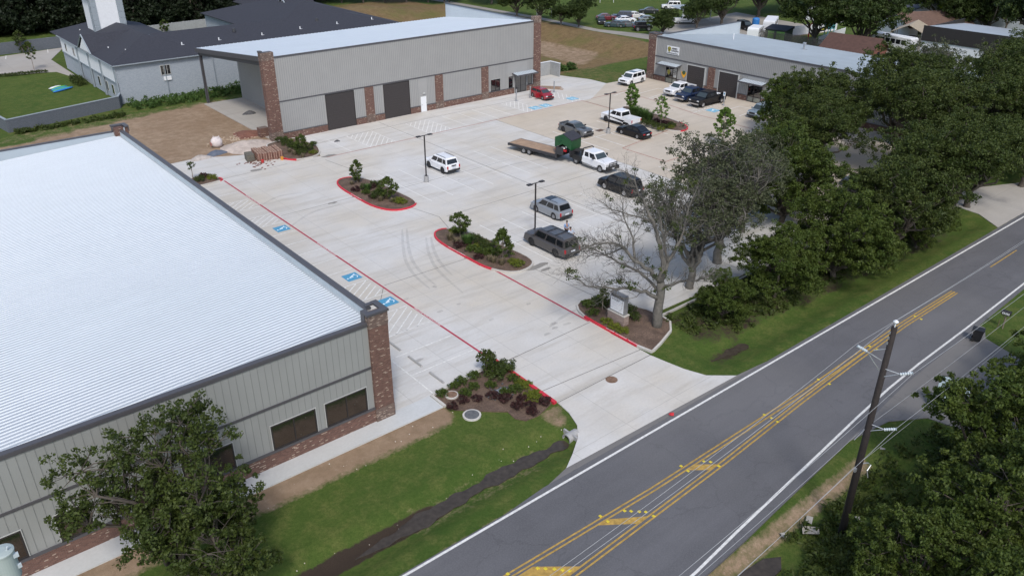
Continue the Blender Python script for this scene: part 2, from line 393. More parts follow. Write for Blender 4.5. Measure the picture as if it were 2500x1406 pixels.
dirt = np.zeros(GX.shape); dry = np.zeros(GX.shape); dark = np.zeros(GX.shape)
dirt += inpoly(GX, GY, [(6, 86), (43, 86), (43, 122.5), (33, 121), (12, 117), (-40, 112), (-40, 86)])
dirt += .38*inpoly(GX, GY, [(33, 117), (42, 117), (48, 124.5), (16, 124), (12, 119)])
dirt += .8*((GY > 34.95) & (GY < 36.6) & (GX < 24.2)); dirt += .55*((GY > 34.4) & (GY < 35.4) & (GX < 24))
dirt += .7*((GY > 25.5) & (GY < 26.15)); dirt += .62*((GY > 15.6) & (GY < 16.6) & (GX < 41))
dirt += .62*inpoly(GX, GY, [(28.2, 29.5), (29.8, 30.0), (30.1, 31.8), (28.3, 31.6)])
dirt += .9*inpoly(GX, GY, [(230, 80), (300, 60), (300, 110), (235, 100)])
dirt += .7*inpoly(GX, GY, [(150, 98), (172, 96), (172, 112), (150, 114)])
dirt += .6*inpoly(GX, GY, [(110, 112), (121, 118), (122, 136), (112, 138)])*sstep(100, 110, GX)
dry += .95*((GX > 93)*(GX < 130)*(GY > 103)*(GY < 185)); dry -= .35*((GX > 96)*(GX < 104)*(GY > 103)*(GY < 140))
dry += .9*inpoly(GX, GY, [(84, 150), (125, 150), (125, 200), (84, 200)]); dry += .42*((GX > 88)*(GX < 105.3)*(GY > 92)*(GY < 104))
dry += .35*inpoly(GX, GY, [(14, 122), (48, 120), (50, 130), (16, 130)])
dry += .45*((GX > 122)*(GX < 160)*(GY > 115)*(GY < 160)*(GX < 135))
dark += .75*((np.abs(GY-28.9) < .7) & (GX < 19) & (GX > 9)); dark += .5*((np.abs(GY-28.9) < .8) & (GX > 42) & (GX < 47)); dirt += .35*((np.abs(GY-28.9) < 1.3) & (GX < 27) & (GX > 16))
dark += .5*inpoly(GX, GY, [(43, 30), (80, 28), (82, 36), (44, 35)])  # tree shade on the verge painted into the ground colour
def blur(a):
    b = a.copy(); b[1:-1, 1:-1] = (a[1:-1, 1:-1]*2+a[:-2, 1:-1]+a[2:, 1:-1]+a[1:-1, :-2]+a[1:-1, 2:])/6; return b
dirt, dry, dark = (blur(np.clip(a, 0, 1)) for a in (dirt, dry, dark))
def grid_mesh(name, X, Y, Z, mat, attr=None, smooth=True):
    r, c = X.shape; me = bpy.data.meshes.new(name); me.vertices.add(r*c); me.vertices.foreach_set('co', np.stack([X, Y, Z], -1).astype(np.float32).ravel())
    i = np.arange(r*c).reshape(r, c); q = np.stack([i[:-1, :-1], i[:-1, 1:], i[1:, 1:], i[1:, :-1]], -1).reshape(-1, 4)
    me.loops.add(q.size); me.loops.foreach_set('vertex_index', q.ravel().astype(np.int32)); me.polygons.add(len(q))
    me.polygons.foreach_set('loop_start', np.arange(0, q.size, 4, dtype=np.int32)); me.polygons.foreach_set('use_smooth', np.full(len(q), smooth))
    if attr is not None:
        a = me.color_attributes.new('kind', 'FLOAT_COLOR', 'POINT'); a.data.foreach_set('color', np.stack([attr[0], attr[1], attr[2], np.ones_like(X)], -1).astype(np.float32).ravel())
    me.update(calc_edges=True); me.validate(); me.materials.append(MATS[mat]); o = bpy.data.objects.new(name, me); C.objects.link(o); return o
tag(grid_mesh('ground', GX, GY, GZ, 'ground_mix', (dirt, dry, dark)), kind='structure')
def hz(x, y): return float(height(np.array([x]), np.array([y]))[0])
def ditch_w(xa, xb, w0):
    xs = np.linspace(xa, xb, 40); up = []; dn = []
    for x in xs:
        c = 28.85+.15*math.sin(x*.35); e = min(1, (x-xa)/2.5, (xb-x)/.3+.4); w_ = w0*(.75+.3*math.sin(x*1.7)*math.sin(x*.6+1)+.12*math.sin(x*5.1))*max(.05, e); up.append((x, c+w_)); dn.append((x, c-w_*.9))
    return dn+up[::-1]
struct('ditch_water', MB().prism(ditch_w(13.2, 28.25, .62), -.5, -.405), 'water')
struct('ditch_water', MB().prism(ditch_w(42.2, 46.5, .5), -.5, -.41), 'water')
struct('puddle', MB().prism([(22, 14.3), (27, 14.2), (29.6, 14.4), (30.3, 14.9), (29.5, 15.4), (27.2, 15.6), (22, 15.4)], -.7, -.44), 'water')

# ================================================================== PAVING  (tops at z = 0)
def slab_(name, poly, mat, z=0.0, th=.14): return struct(name, MB().prism(poly, z-th, z), mat)
APRON = [(39.3, 31.9), (39.5, 30.6), (39.75, 29.2), (40.3, 27.7), (41.9, 26.35), (26.15, 26.7)]
slab_('driveway', [(30.2, 31.9)] + [(30.0, 30.6), (29.5, 29.3), (28.6, 28.3), (27.3, 27.4), (26.15, 26.7), (41.9, 26.35), (40.3, 27.7), (39.75, 29.2), (39.5, 30.6), (39.3, 31.9)], 'new_concrete')
slab_('parking_lot', [(30.2, 31.9), (39.3, 31.9), (39.3, 36.0), (43.2, 36.0), (69.3, 35.3), (69.3, 87.5), (88, 87.5), (97, 93.2), (97, 97), (95.5, 101), (94.7, 103.8), (86.2, 103.8), (86.2, 97.9), (44.2, 97.9), (44.2, 93.4), (42.7, 88.6), (39.6, 88.6), (38.4, 90.4), (38.0, 94.5), (35, 95.2), (30.7, 97.4), (20.5, 96.9), (20.5, 37.85), (30.2, 37.85)], 'new_concrete')
slab_('older_parking_lot', [(69.3, 35.3), (82, 41), (112, 44), (112, 92.3), (97, 93.2), (88, 87.5), (69.3, 87.5)], 'old_concrete')
slab_('carport_slab', [(40.9, 99.4), (47.2, 99.4), (47.2, 122.2), (41.0, 122.2)], 'hotel_concrete', .03)
slab_('sidewalk', [(-14, 36.25), (24.1, 36.25), (24.1, 37.84), (-14, 37.84)], 'walk_concrete', .02)
RY0, RY1 = 26.1, 26.55
struct('road', MB().prism([(-400, 26.05), (21, 26.02), (24, 26.3), (45, 26.1), (400, 26.0), (400, 19.4), (74, 19.2), (62, 18.75), (50, 18.4), (40, 17.4), (29.5, 16.55), (20, 16.0), (-400, 15.9)], -.16, -.012), 'asphalt')
struct('road_shoulder', MB().prism([(24.4, 26.3), (26.2, 26.72), (41.9, 26.37), (45, 26.12)], -.16, -.008), 'drive_asphalt')
slab_('side_driveway', [(41, 17.55), (50, 18.4), (62, 18.75), (62.0, 18.3), (60.4, 17.6), (59.4, 15.0), (58, 2), (47, 2), (48, 12.5), (47.3, 15.6), (45, 17.0)], 'drive_asphalt', -.004)
slab_('side_driveway', [(83.3, 26.15), (110, 26.1), (100, 29.5), (92, 33), (86, 32), (85.5, 28.9)], 'hotel_concrete', -.004)
# parking court of the hotel, tracks and yards
slab_('hotel_parking_lot', [(-20, 163.5), (21, 163.6), (29.4, 160.3), (30.4, 155.2), (31.2, 155.2), (31.2, 172), (36, 183.2), (24, 181), (-20, 181.5)], 'hotel_concrete', -.01)
slab_('gravel_track', [(123.5, 86), (137, 112), (136.5, 119), (132.5, 130), (133.4, 150), (132, 200), (129.6, 200), (131.2, 150), (130.2, 130), (132.2, 113), (120, 92)], 'track_gravel', -.02)
slab_('gravel_yard', [(137, 118), (150, 100), (172, 96), (176, 126), (150, 124)], 'track_gravel', -.02)
slab_('gravel_yard', [(150, 60), (172, 60), (178, 84), (158, 84)], 'track_gravel', -.02)
slab_('far_road', [(110, 240), (330, 118), (332, 123), (112, 246)], 'track_gravel', -.02)

# ------------------------------------------------------------------ joints and painted markings
def strip(mb, x0, y0, x1, y1, w, z, th=.004):
    d = Vector((x1-x0, y1-y0, 0)).normalized(); n = Vector((-d.y, d.x, 0))*w/2
    return mb.prism([(x0-n.x, y0-n.y), (x1-n.x, y1-n.y), (x1+n.x, y1+n.y), (x0+n.x, y0+n.y)][::1], z-th, z, False)
jm = MB(); r2 = random.Random(3)
for a in [(30.2, 31.85, 39.3, 31.95), (30.2, 33.5, 39.3, 32.9), (30.2, 37.9, 39.3, 38.15), (30.3, 53.65, 39.1, 53.5), (30.4, 73.6, 38.9, 73.6), (28, 88, 38.2, 88.4),
          (43.3, 80.2, 42.4, 86.9), (41.8, 67.2, 42.6, 63.2), (42.6, 63.2, 41.6, 60.0), (42.1, 48.8, 42.4, 44.5), (42.4, 44.5, 42.6, 40.9), (24.2, 45.6, 30, 53.3),
          (44.5, 93.4, 52.3, 94.2), (52.3, 94.2, 60.6, 94.3), (60.6, 94.3, 86, 94.2), (43.5, 72.7, 69.2, 72.9), (56, 36, 56, 97), (43.3, 62.9, 69.2, 62.9), (44.5, 53.4, 69.2, 53.6), (69.3, 36, 69.3, 87.5), (86.3, 40, 86.3, 87)]:
    strip(jm, *a, .045, .008)
struct('pavement_joint', jm, 'joint')
tj = MB()
for (x, y, a, b) in [(43.6, 88.0, 1.1, .45), (39.4, 73.7, .8, .3), (36.2, 73.5, .6, .25), (34.4, 88.6, .9, .4), (39.2, 53.7, .6, .25), (42.6, 48.2, 1.5, .45), (42.9, 47.3, .6, .3)]:
    tj.prism([(x+a*math.cos(t)*r2.uniform(.6, 1.1), y+b*math.sin(t)*r2.uniform(.6, 1.1)) for t in np.linspace(0, 2*PI, 13)[:-1]], .006, .010, False)
struct('crack_patch', tj, 'tar')
tm = MB()
def path_strip(mb, pxs, w, z):
    P_ = [at(*p) for p in pxs]; Q_ = []
    for i in range(len(P_)-1):
        p0, p1, p2, p3 = (Vector(P_[max(0, min(len(P_)-1, i+k))]) for k in (-1, 0, 1, 2))
        for k in range(6): t = k/6; Q_.append(.5*((2*p1)+(p2-p0)*t+(2*p0-5*p1+4*p2-p3)*t*t+(3*p1-p0-3*p2+p3)*t**3))
    Q_.append(Vector(P_[-1])); L1 = []; L2 = []
    for i, q in enumerate(Q_): d = (Q_[min(i+1, len(Q_)-1)]-Q_[max(i-1, 0)]).normalized(); n_ = Vector((-d.y, d.x))*w/2*(.3+.7*math.sin(PI*min(1, max(0, i/(len(Q_)-1))))**.5); L1.append((q.x+n_.x, q.y+n_.y, z)); L2.append((q.x-n_.x, q.y-n_.y, z))
    n = len(L1); mb.add(L1+L2, [(i, i+1, n+i+1, n+i) for i in range(n-1)])
for pxs in ([(982, 560), (984, 600), (992, 640), (1015, 675), (1050, 705)], [(993, 558), (997, 600), (1007, 636), (1031, 668), (1066, 698)], [(1040, 580), (1046, 615), (1062, 650), (1090, 680), (1130, 715)], [(1052, 578), (1060, 612), (1077, 644), (1104, 672)], [(640, 500), (680, 480), (740, 470)], [(700, 560), (760, 520), (830, 500)], [(1180, 425), (1250, 402), (1330, 388)], [(1340, 800), (1380, 770), (1440, 740)]):
    path_strip(tm, pxs, .3, .0045)
struct('tyre_marks', tm, 'rubber')
tm = MB()
for px_, py_ in ((1120, 742), (1385, 790), (1420, 765), (1260, 870), (1355, 800), (1335, 815), (1352, 790), (1235, 640), (1075, 760), (1325, 330), (1410, 300), (1640, 270), (1120, 440), (640, 620), (820, 720), (1020, 880), (1180, 600), (1300, 470), (1560, 395), (1500, 350), (990, 730), (1060, 700), (1290, 742), (1200, 780)):
    c_ = at(px_, py_); a_, b_ = r2.uniform(.15, .5), r2.uniform(.1, .25); tm.add([(c_[0]+a_*math.cos(t)*r2.uniform(.6, 1.2), c_[1]+b_*math.sin(t)*r2.uniform(.6, 1.2), .0055) for t in np.linspace(0, 2*PI, 13)[:-1]], [tuple(range(12))])
struct('oil_spots', tm, 'oil')
def markings(name, mat, segs, w=.10, z=.010):
    m = MB()
    for s in segs: strip(m, *s, w, z)
    return struct(name, m, mat)
wl = []
for y in (83.0, 80.3, 77.5, 74.8, 72.0, 69.25, 66.5, 63.8, 61.05, 58.3, 55.5, 52.4, 49.45, 46.1): wl.append((24.4, y, 29.85, y))
for y in (43.35, 40.65): wl.append((24.5, y, 29.85, y))
wl.append((24.5, 43.3, 24.45, 37.9))
def hatch(x0, x1, y0, y1, dx, dy, step):
    """diagonal bars clipped to a box"""
    out = []; k = -60
    while k < 60:
        # line through (x0+k*step, y0) with direction (dx, dy)
        p = []; cx, cy = x0+k*step, y0
        for t in np.linspace(-40, 40, 1601):
            x, y = cx+dx*t, cy+dy*t
            if x0 <= x <= x1 and y0 <= y <= y1: p.append((x, y))
        if len(p) > 4: out.append((p[0][0], p[0][1], p[-1][0], p[-1][1]))
        k += 1
    return out
for y0, y1 in ((77.5, 80.3), (72.0, 74.8), (52.4, 55.5), (46.1, 49.45)): wl += hatch(24.8, 29.7, y0, y1, .78, .62, .95)
markings('stall_lines', 'line_white', wl)
fl = []
for k in range(9):
    x = 44.55+2.75*k
    if x < 68.5: fl.append((x, 67.3, x, 78.2)); fl.append((x-.1, 48.2, x-.1, 58.9))
fl += [(44.6, 72.9, 66.6, 72.9), (44.5, 53.5, 66.5, 53.5)]
for x in (46.5, 49.2, 53.0, 55.8, 58.4, 61.9, 64.6, 67.3, 70.0, 72.7, 75.4, 78.0): fl.append((x, 87.7, x, 94.0))
for x0, x1 in ((49.2, 53.0), (58.4, 61.9), (75.4, 78.0), (84.3, 86.8)): fl += hatch(x0, x1, 87.8, 94.0, .62, .78, .78)
markings('stall_lines_court', 'line_faded', fl, .09)
tl = []
for k in range(6):
    x = 71.6+2.75*k
    tl.append((x, 67.6, x, 78.2))
tl += [(70.5, 72.85, 85.0, 72.85)]
for k in range(6): tl.append((71.6+2.75*k, 50.0, 71.6+2.75*k, 59.6))
for (a, b) in (((1560, 229), (1608, 216)), ((1584, 240), (1640, 222)), ((1720, 270), (1664, 256)), ((1752, 275), (1806, 260)), ((1844, 269), (1805, 284)), ((1690, 277), (1760, 252)), ((1608, 216), (1640, 226)), ((1806, 260), (1844, 269)), ((1500, 234), (1545, 218))):
    p, q = at(*a), at(*b); tl.append((p[0], p[1], q[0], q[1]))
tl += hatch(94.6, 100.8, 79.6, 82.2, .55, -.83, .9) + hatch(94.2, 100.6, 71.9, 74.4, .55, -.83, .9)
markings('stall_lines_old_court', 'line_faded', tl, .10)
markings('fire_lane_line', 'line_red', [(30.06, 87.4, 30.06, 37.3), (39.3, 50.9, 39.3, 38.3), (30.06, 37.3, 30.1, 34)], .17, .014)
markings('fire_lane_line_worn', 'line_red_worn', [(43.0, 87.6, 86.1, 87.6), (86.1, 87.6, 86.0, 76.5), (95.1, 87.5, 94.3, 77.5), (94.3, 77.5, 93.3, 71), (93.3, 71, 93.3, 60), (84.6, 68.9, 73.5, 67.2), (73.5, 67.2, 73.6, 60.2), (73.6, 60.2, 86, 60.6), (88.0, 87.6, 98, 87.7)], .11, .014)

def wheelchair(name, x, y, s, mat_b, mat_w, head=(1, 0), z=.012, bg=True):
    """painted access symbol: blue square with the white wheelchair figure; its head points along 'head'"""
    hx, hy = head; o = []
    def P(u, v): return (x+(v*hx+u*hy)*s, y+(v*hy-u*hx)*s)   # u right, v up
    if bg:
        m = MB(); m.prism([P(-.5, -.5), P(.5, -.5), P(.5, .5), P(-.5, .5)], z-.004, z, False); t = struct(name, m, mat_b)
    m = MB(); R = .23; w_ = .055
    for k in range(14):
        a0, a1 = -2.75+k*.29, -2.75+(k+1)*.29+.03
        m.prism([P(-.05+R*math.cos(a0), -.16+R*math.sin(a0)), P(-.05+R*math.cos(a1), -.16+R*math.sin(a1)), P(-.05+(R-w_)*math.cos(a1), -.16+(R-w_)*math.sin(a1)), P(-.05+(R-w_)*math.cos(a0), -.16+(R-w_)*math.sin(a0))], z, z+.004, False)
    def seg(u0, v0, u1, v1, ww):
        a, b2 = P(u0, v0), P(u1, v1); strip(m, a[0], a[1], b2[0], b2[1], ww*s, z+.005)
    seg(-.08, .22, -.05, -.08, .07); seg(-.06, .08, .1, .08, .05); seg(-.05, -.07, .14, -.07, .06); seg(.13, -.06, .24, -.33, .06); seg(.22, -.32, .33, -.28, .05)
    c = P(-.1, .34); m.cyl(c[0], c[1], z, z+.005, .065*s, 12)
    return struct(name+'_figure', m, mat_w)
for y in (70.5, 56.8, 50.95): wheelchair('accessible_symbol', 29.0, y, 1.35, 'hc_blue', 'hc_white', (-1, 0))
for px, py in ((1307, 264), (1332, 258), (1397, 241)):
    p = at(px, py); wheelchair('accessible_symbol', p[0], p[1], 1.6, 'hc_blue_worn', 'hc_white', (0, 1))
p = at(1741, 270); wheelchair('accessible_symbol', p[0], p[1], 1.7, 'hc_blue_worn', 'hc_white', (-1, 0))
def painted_words(name, words, x, y, size, mat, ang, z=.016, width=None):
    o = text_mesh(name, words, size, mat, None, Matrix.Translation((x, y, z)) @ Matrix.Rotation(ang, 4, 'Z'), width, .002)
    return tag(o, kind='structure')
for y in (79.7, 63.4, 46.9): painted_words('painted_lettering', 'FIRE LANE NO PARKING TOW AWAY ZONE' if y == 63.4 else 'FIRE LANE TOW AWAY ZONE', 30.06, y, .2, 'line_faded', -PI/2, width=3.6)

# road markings
wm = [(-60, 25.85, 24, 25.85), (24, 25.85, 120, 25.55), (120, 25.55, 400, 25.5)]
markings('road_edge_line', 'line_white', wm, .15, -.003)
pts = [(-60, 16.35), (20, 16.45), (25.8, 16.8), (29.6, 17.2), (38.6, 18.0), (44, 18.5), (48.5, 18.85), (53, 19.05), (61.4, 19.2), (72.4, 19.5), (400, 19.8)]
markings('road_edge_line', 'line_white', [(*a, *b) for a, b in zip(pts, pts[1:])], .15, -.003)
up = [(-10, 23.3), (18.5, 22.55), (28.7, 22.25), (43.3, 22.25), (57.6, 22.65), (66.2, 22.62)]
lo = [(2, 19.3), (12, 19.9), (20.9, 20.55), (33.7, 21.15), (42.7, 21.75), (50, 22.1), (57.6, 22.4), (66.2, 22.42)]
yl = []; ylo = []
for path, off, tgt in ((up, (.13, -.13), yl), (lo, (.13, -.13), ylo)):
    for o_ in off: tgt += [(a[0], a[1]+o_, b[0], b[1]+o_) for a, b in zip(path, path[1:])]
markings('centre_line', 'line_yellow', ylo, .10, .001)
yl += [(73.4, 22.7, 79, 22.72), (85.5, 22.72, 88.5, 22.73), (97, 22.72, 100, 22.73)]
markings('centre_line', 'line_yellow', yl, .10, -.003)
ym = MB()
for a in ([(25.0, 22.2), (24.3, 22.2), (26.0, 20.95), (26.9, 20.95)], [(32.3, 22.05), (31.5, 22.05), (32.5, 21.25), (33.3, 21.25)], [(19.7, 22.25), (18.7, 22.25), (20.4, 20.7), (21.6, 20.7)]): ym.prism(a, -.011, -.007, False)
struct('median_bars', ym, 'line_yellow')
# ================================================================== ISLANDS, KERBS AND BEDS
def smooth_poly(pts, it=2):
    for _ in range(it):
        q = []
        for i in range(len(pts)):
            a, b = pts[i], pts[(i+1) % len(pts)]
            q += [(a[0]*.75+b[0]*.25, a[1]*.75+b[1]*.25), (a[0]*.25+b[0]*.75, a[1]*.25+b[1]*.75)]
        pts = q
    return pts
def offset_poly(pts, d):
    n = len(pts); out = []; A = sum(pts[i][0]*pts[(i+1) % n][1]-pts[(i+1) % n][0]*pts[i][1] for i in range(n)); s = 1 if A > 0 else -1
    for i in range(n):
        a, b, c = Vector(pts[i-1]), Vector(pts[i]), Vector(pts[(i+1) % n])
        t = (c-a).normalized(); out.append((b.x-s*t.y*d, b.y+s*t.x*d))   # inward
    return out
def kerb(pts, w, z, sel=None, invert=False):
    """ring of kerb stone; sel(x, y) picks the painted stretch"""
    inn = offset_poly(pts, w); m = MB(); n = len(pts)
    for i in range(n):
        j = (i+1) % n; cx, cy = (pts[i][0]+pts[j][0])/2, (pts[i][1]+pts[j][1])/2
        if sel and (bool(sel(cx, cy)) == invert): continue
        m.hexa([(*pts[i], -.05), (*pts[j], -.05), (*inn[j], -.05), (*inn[i], -.05)], [(*pts[i], z), (*pts[j], z), (*inn[j], z), (*inn[i], z)])
    return m, inn
def island(poly, soil, red=None, zk=.15, name='planting_bed', it=2):
    pts = smooth_poly(poly, it)
    m, inn = kerb(pts, .16, zk, red, True if red else False)
    if m.v: struct('kerb', m, 'kerb_concrete')
    if red:
        m2, _ = kerb(pts, .16, zk, red, False); struct('painted_kerb', m2, 'kerb_red')
    cx = sum(p[0] for p in inn)/len(inn); cy = sum(p[1] for p in inn)/len(inn)
    b = MB(); n = len(inn); mid = [(cx+(p[0]-cx)*.55, cy+(p[1]-cy)*.55) for p in inn]
    b.add([(*p, zk-.04) for p in inn]+[(*p, zk+.07) for p in mid]+[(cx, cy, zk+.1)], [(i, (i+1) % n, n+(i+1) % n, n+i) for i in range(n)]+[(n+i, n+(i+1) % n, 2*n) for i in range(n)])
    struct(name, b, soil); return pts
I1 = [(38.75, 69.6), (39.8, 67.2), (42.0, 66.9), (43.3, 68.0), (43.2, 72), (43.0, 76.6), (42.0, 79.3), (40.0, 79.6), (38.9, 77.6), (38.75, 73)]
I2 = [(38.85, 50.4), (40.1, 48.2), (42.2, 48.2), (43.4, 49.5), (43.1, 53.5), (42.7, 57.4), (41.6, 60.3), (39.9, 60.4), (38.85, 58.4), (38.8, 54)]
island(I1, 'mulch', lambda x, y: x < 39.6 or y < 67.6 or (y > 78.6 and x < 41.5))
island(I2, 'mulch', lambda x, y: (x < 39.45 and y > 50.2) or (y > 59.6 and x < 41.3))
island([(39.35, 32.1), (40.2, 32.1), (44, 33.5), (44.4, 36), (43.4, 38.6), (42.3, 40.9), (40.5, 41.1), (39.45, 39.6), (39.33, 37)], 'mulch', lambda x, y: x < 39.42 and y < 38.4, it=1)
island([(84.3, 67.0), (86.9, 67.3), (88.3, 70.3), (88.8, 76), (89.2, 80.5), (87.8, 81.3), (86.0, 78.5), (85.0, 74), (83.6, 70)], 'mulch', lambda x, y: x > 85.0 and y < 70.5)
island([(38.35, 90.3), (39.7, 88.6), (42.8, 88.6), (44.25, 92.0), (44.15, 93.6), (43.9, 97.3), (42.3, 97.45), (40.3, 97.4), (38.9, 96.6)], 'mulch', lambda x, y: x < 41 and y < 90.4 and y > 88.9)
island([(27.3, 90.6), (25.5, 88.2), (26, 87.3), (28.7, 87.2), (30.2, 87.6), (30.0, 88.6), (29.2, 90.4)], 'mulch', lambda x, y: x > 29.7 and y < 88.4)
island([(76, 47), (81.5, 47), (82.4, 54), (81, 55.3), (77, 54)], 'mulch', None)
# driveway side bed, one big mulch bed with kerb along the fire lane
struct('planting_bed', MB().prism([(24.3, 37.6), (27.5, 37.8), (30.35, 38.3), (30.25, 34), (29.9, 32.1), (29.0, 31.8), (28.2, 31.6), (27.3, 31.7), (26.9, 32.3), (27.0, 33.2), (26.4, 33.7), (25.4, 34.6), (24.5, 35.5), (24.3, 36.2)][::-1], -.1, .02), 'mulch')
struct('kerb', MB().box(24.12, 24.3, 36.2, 37.7, -.1, .1).hexa([(24.3, 37.66, -.1), (30.2, 38.3, -.1), (30.2, 38.45, -.1), (24.3, 37.83, -.1)], [(24.3, 37.66, .1), (30.2, 38.3, .1), (30.2, 38.45, .1), (24.3, 37.83, .1)]), 'kerb_concrete')
struct('painted_kerb', MB().hexa([(30.3, 38.5, -.1), (30.12, 31.9, -.1), (29.85, 31.9, -.1), (30.1, 38.5, -.1)], [(30.3, 38.5, .13), (30.12, 31.9, .13), (29.85, 31.9, .13), (30.1, 38.5, .13)]), 'kerb_red')
struct('kerb', MB().box(69.3, 76, 34.95, 35.15, -.1, .12).box(44.4, 69.3, 35.2, 35.35, -.1, .12), 'kerb_concrete')
painted_words('kerb_lettering', 'FIRE LANE   NO PARKING   TOW AWAY ZONE', 39.43, 34.6, .15, 'white_paint', -PI/2, .153, 3.9)
painted_words('kerb_lettering', 'FIRE LANE NO PARKING', 38.91, 55.1, .14, 'white_paint', -PI/2+.02, .153, 2.6)
painted_words('kerb_lettering', 'FIRE LANE NO PARKING', 38.83, 73.2, .14, 'white_paint', -PI/2, .153, 2.2)

# wheel stops
t = None
for i, (x, y) in enumerate(((25.7, 44.75), (25.7, 42.0), (25.7, 39.3))):
    m = MB().prism([(-.08, -.85), (.08, -.85), (.08, .85), (-.08, .85)], 0, .05); m.hexa([(-.08, -.85, .05), (.08, -.85, .05), (.08, .85, .05), (-.08, .85, .05)], [(-.045, -.83, .12), (.045, -.83, .12), (.045, .83, .12), (-.045, .83, .12)])
    if t is None: t = m.mesh('wheel_stop', 'concrete_grey' if 'concrete_grey' in MATS else M('concrete_grey', (.33, .33, .33), .85, 0, .12, 8))
    o = bpy.data.objects.new('wheel_stop', t); C.objects.link(o); o.location = (x, y, 0)
    tag(o, ('grey concrete wheel stop half hidden by the brick corner pier', 'grey concrete wheel stop in the middle of the three by the pier', 'grey concrete wheel stop nearest the mulch bed')[i], 'wheel stop', 'wheel stops beside the brick pier')
# manholes
def manhole(x, y, r, z, lidmat, ringmat, label, name='manhole', rise=.12):
    t = thing(name, label, 'manhole', (x, y, z))
    m = MB().cyl(0, 0, 0, rise, r, 28); m.build('ring', ringmat, t)
    l = MB().cyl(0, 0, rise, rise+.02, r*.8, 28)
    for k in range(8):
        a = k*PI/4; l.box(r*.45*math.cos(a)-.03, r*.45*math.cos(a)+.03, r*.45*math.sin(a)-.03, r*.45*math.sin(a)+.03, rise+.02, rise+.03)
    l.build('lid', lidmat, t); return t
M('rust', (.20, .125, .085), .8, .1, .35, 5); M('lid_grey', (.13, .135, .14), .7, .2, .25, 6)
manhole(25.25, 36.9, .45, .0, 'rust', 'kerb_concrete', 'rusty round manhole lid on a concrete ring in the mulch bed')
manhole(25.0, 34.35, .6, -.08, 'lid_grey', 'kerb_concrete', 'large grey manhole lid on a concrete ring in the front lawn')
manhole(34.85, 31.5, .42, 0, 'rust', 'rust', 'round rusty manhole cover set flush in the driveway', rise=.008)
g_ = thing('storm_grate', 'dark square drain grate beside the lamp in the tan parking lot', 'drain grate', (76.9, 74.6, 0)); MB().box(-.55, .55, -.4, .4, 0, .02).build('frame', 'dark_steel', g_)
mm = MB()
for k in range(7): mm.box(-.48, .48, -.34+k*.1, -.30+k*.1, .02, .035)
mm.build('grate', 'rust', g_)
# concrete culvert pipe mouth and electric box
cv = thing('culvert', 'small concrete culvert mouth at the end of the ditch by the driveway', 'culvert', (28.2, 28.9, -.55))
m = MB(); seg = 16
for k in range(seg):
    a0, a1 = 2*PI*k/seg, 2*PI*(k+1)/seg
    m.hexa([(0, .28*math.cos(a0), .28+.28*math.sin(a0)), (0, .28*math.cos(a1), .28+.28*math.sin(a1)), (0, .36*math.cos(a1), .28+.36*math.sin(a1)), (0, .36*math.cos(a0), .28+.36*math.sin(a0))],
           [(.9, .28*math.cos(a0), .28+.28*math.sin(a0)), (.9, .28*math.cos(a1), .28+.28*math.sin(a1)), (.9, .36*math.cos(a1), .28+.36*math.sin(a1)), (.9, .36*math.cos(a0), .28+.36*math.sin(a0))])
m.build('pipe', 'concrete_grey', cv); MB().box(.3, .42, -.6, .6, .3, .6).build('headwall', 'concrete_grey', cv)
ub = thing('utility_box', 'grey lidded utility box half buried in stones among the shrubs', 'utility box', (28.1, 35.1, 0.0))
MB().box(-.35, .35, -.22, .22, 0, .16).build('box', 'dark_steel', ub); MB().box(-.36, .36, -.23, .23, .16, .20).build('lid', 'steel', ub)
m = MB()
for k in range(60):
    a, r_ = rnd.uniform(0, 6.28), rnd.uniform(.35, .95); m.blob((r_*math.cos(a)*1.2, r_*math.sin(a), .03), rnd.uniform(.04, .1), 6, 4, .2)
M('dark_stone', (.08, .08, .085), .9, 0, .4, 5); tag(m.build('stone_pile', 'dark_stone'), 'ring of small dark stones round the utility box', 'stones', kind='stuff').location = (28.1, 35.1, .02)
# little white stones scattered along the ditch
m = MB()
for k in range(44):
    x = rnd.uniform(8, 29); y = 29.9+rnd.gauss(0, .5) if k % 2 else rnd.uniform(34.3, 35.9); r_ = rnd.uniform(.015, .045); m.blob((x, y, hz(x, y)+r_*.4), r_, 6, 4, .2)
M('pale_stone', (.55, .5, .43), .9); tag(m.build('scattered_stones', 'pale_stone'), 'pale pebbles scattered along the lawn and ditch edges', 'stones', kind='stuff')
# raised pavement markers
rp = MB().hexa([(-.055, -.055, 0), (.055, -.055, 0), (.055, .055, 0), (-.055, .055, 0)], [(-.035, -.05, .022), (.035, -.05, .022), (.035, .05, .022), (-.035, .05, .022)]).mesh('road_reflector', M('reflector_yellow', (.62, .50, .04), .4))
for px, py in ((1240,1400),(1313,1386),(1332,1387),(1354,1388),(1373,1390),(1390,1392),(1466,1259),(1484,1272),(1525,1246),(1541,1247),(1561,1248),(1577,1249),(1596,1259),(1663,1137),(1680,1149),(1719,1126),(1735,1127),(1755,1137),(1866,1012),(1884,1020),(1898,1029),(1998,926),(2025,937),(2123,845),(2142,853),(2234,772),(2249,779)):
    o = bpy.data.objects.new('road_reflector', rp); C.objects.link(o); p = at(px, py); o.location = (p[0], p[1], -.004); o.scale = (1.5,)*3
    tag(o, 'small yellow raised reflector on the asphalt by the double yellow lines', 'road reflector', 'yellow reflectors along the centre lines')
tag(MB().blob((0, 0, .05), (.22, .16, .08), 8, 5, .3).build('red_rag', M('red_cloth', (.5, .03, .04), .9)), 'crumpled red scrap at the road edge by the driveway mouth', 'scrap').location = (*at(1640, 1012), 0)
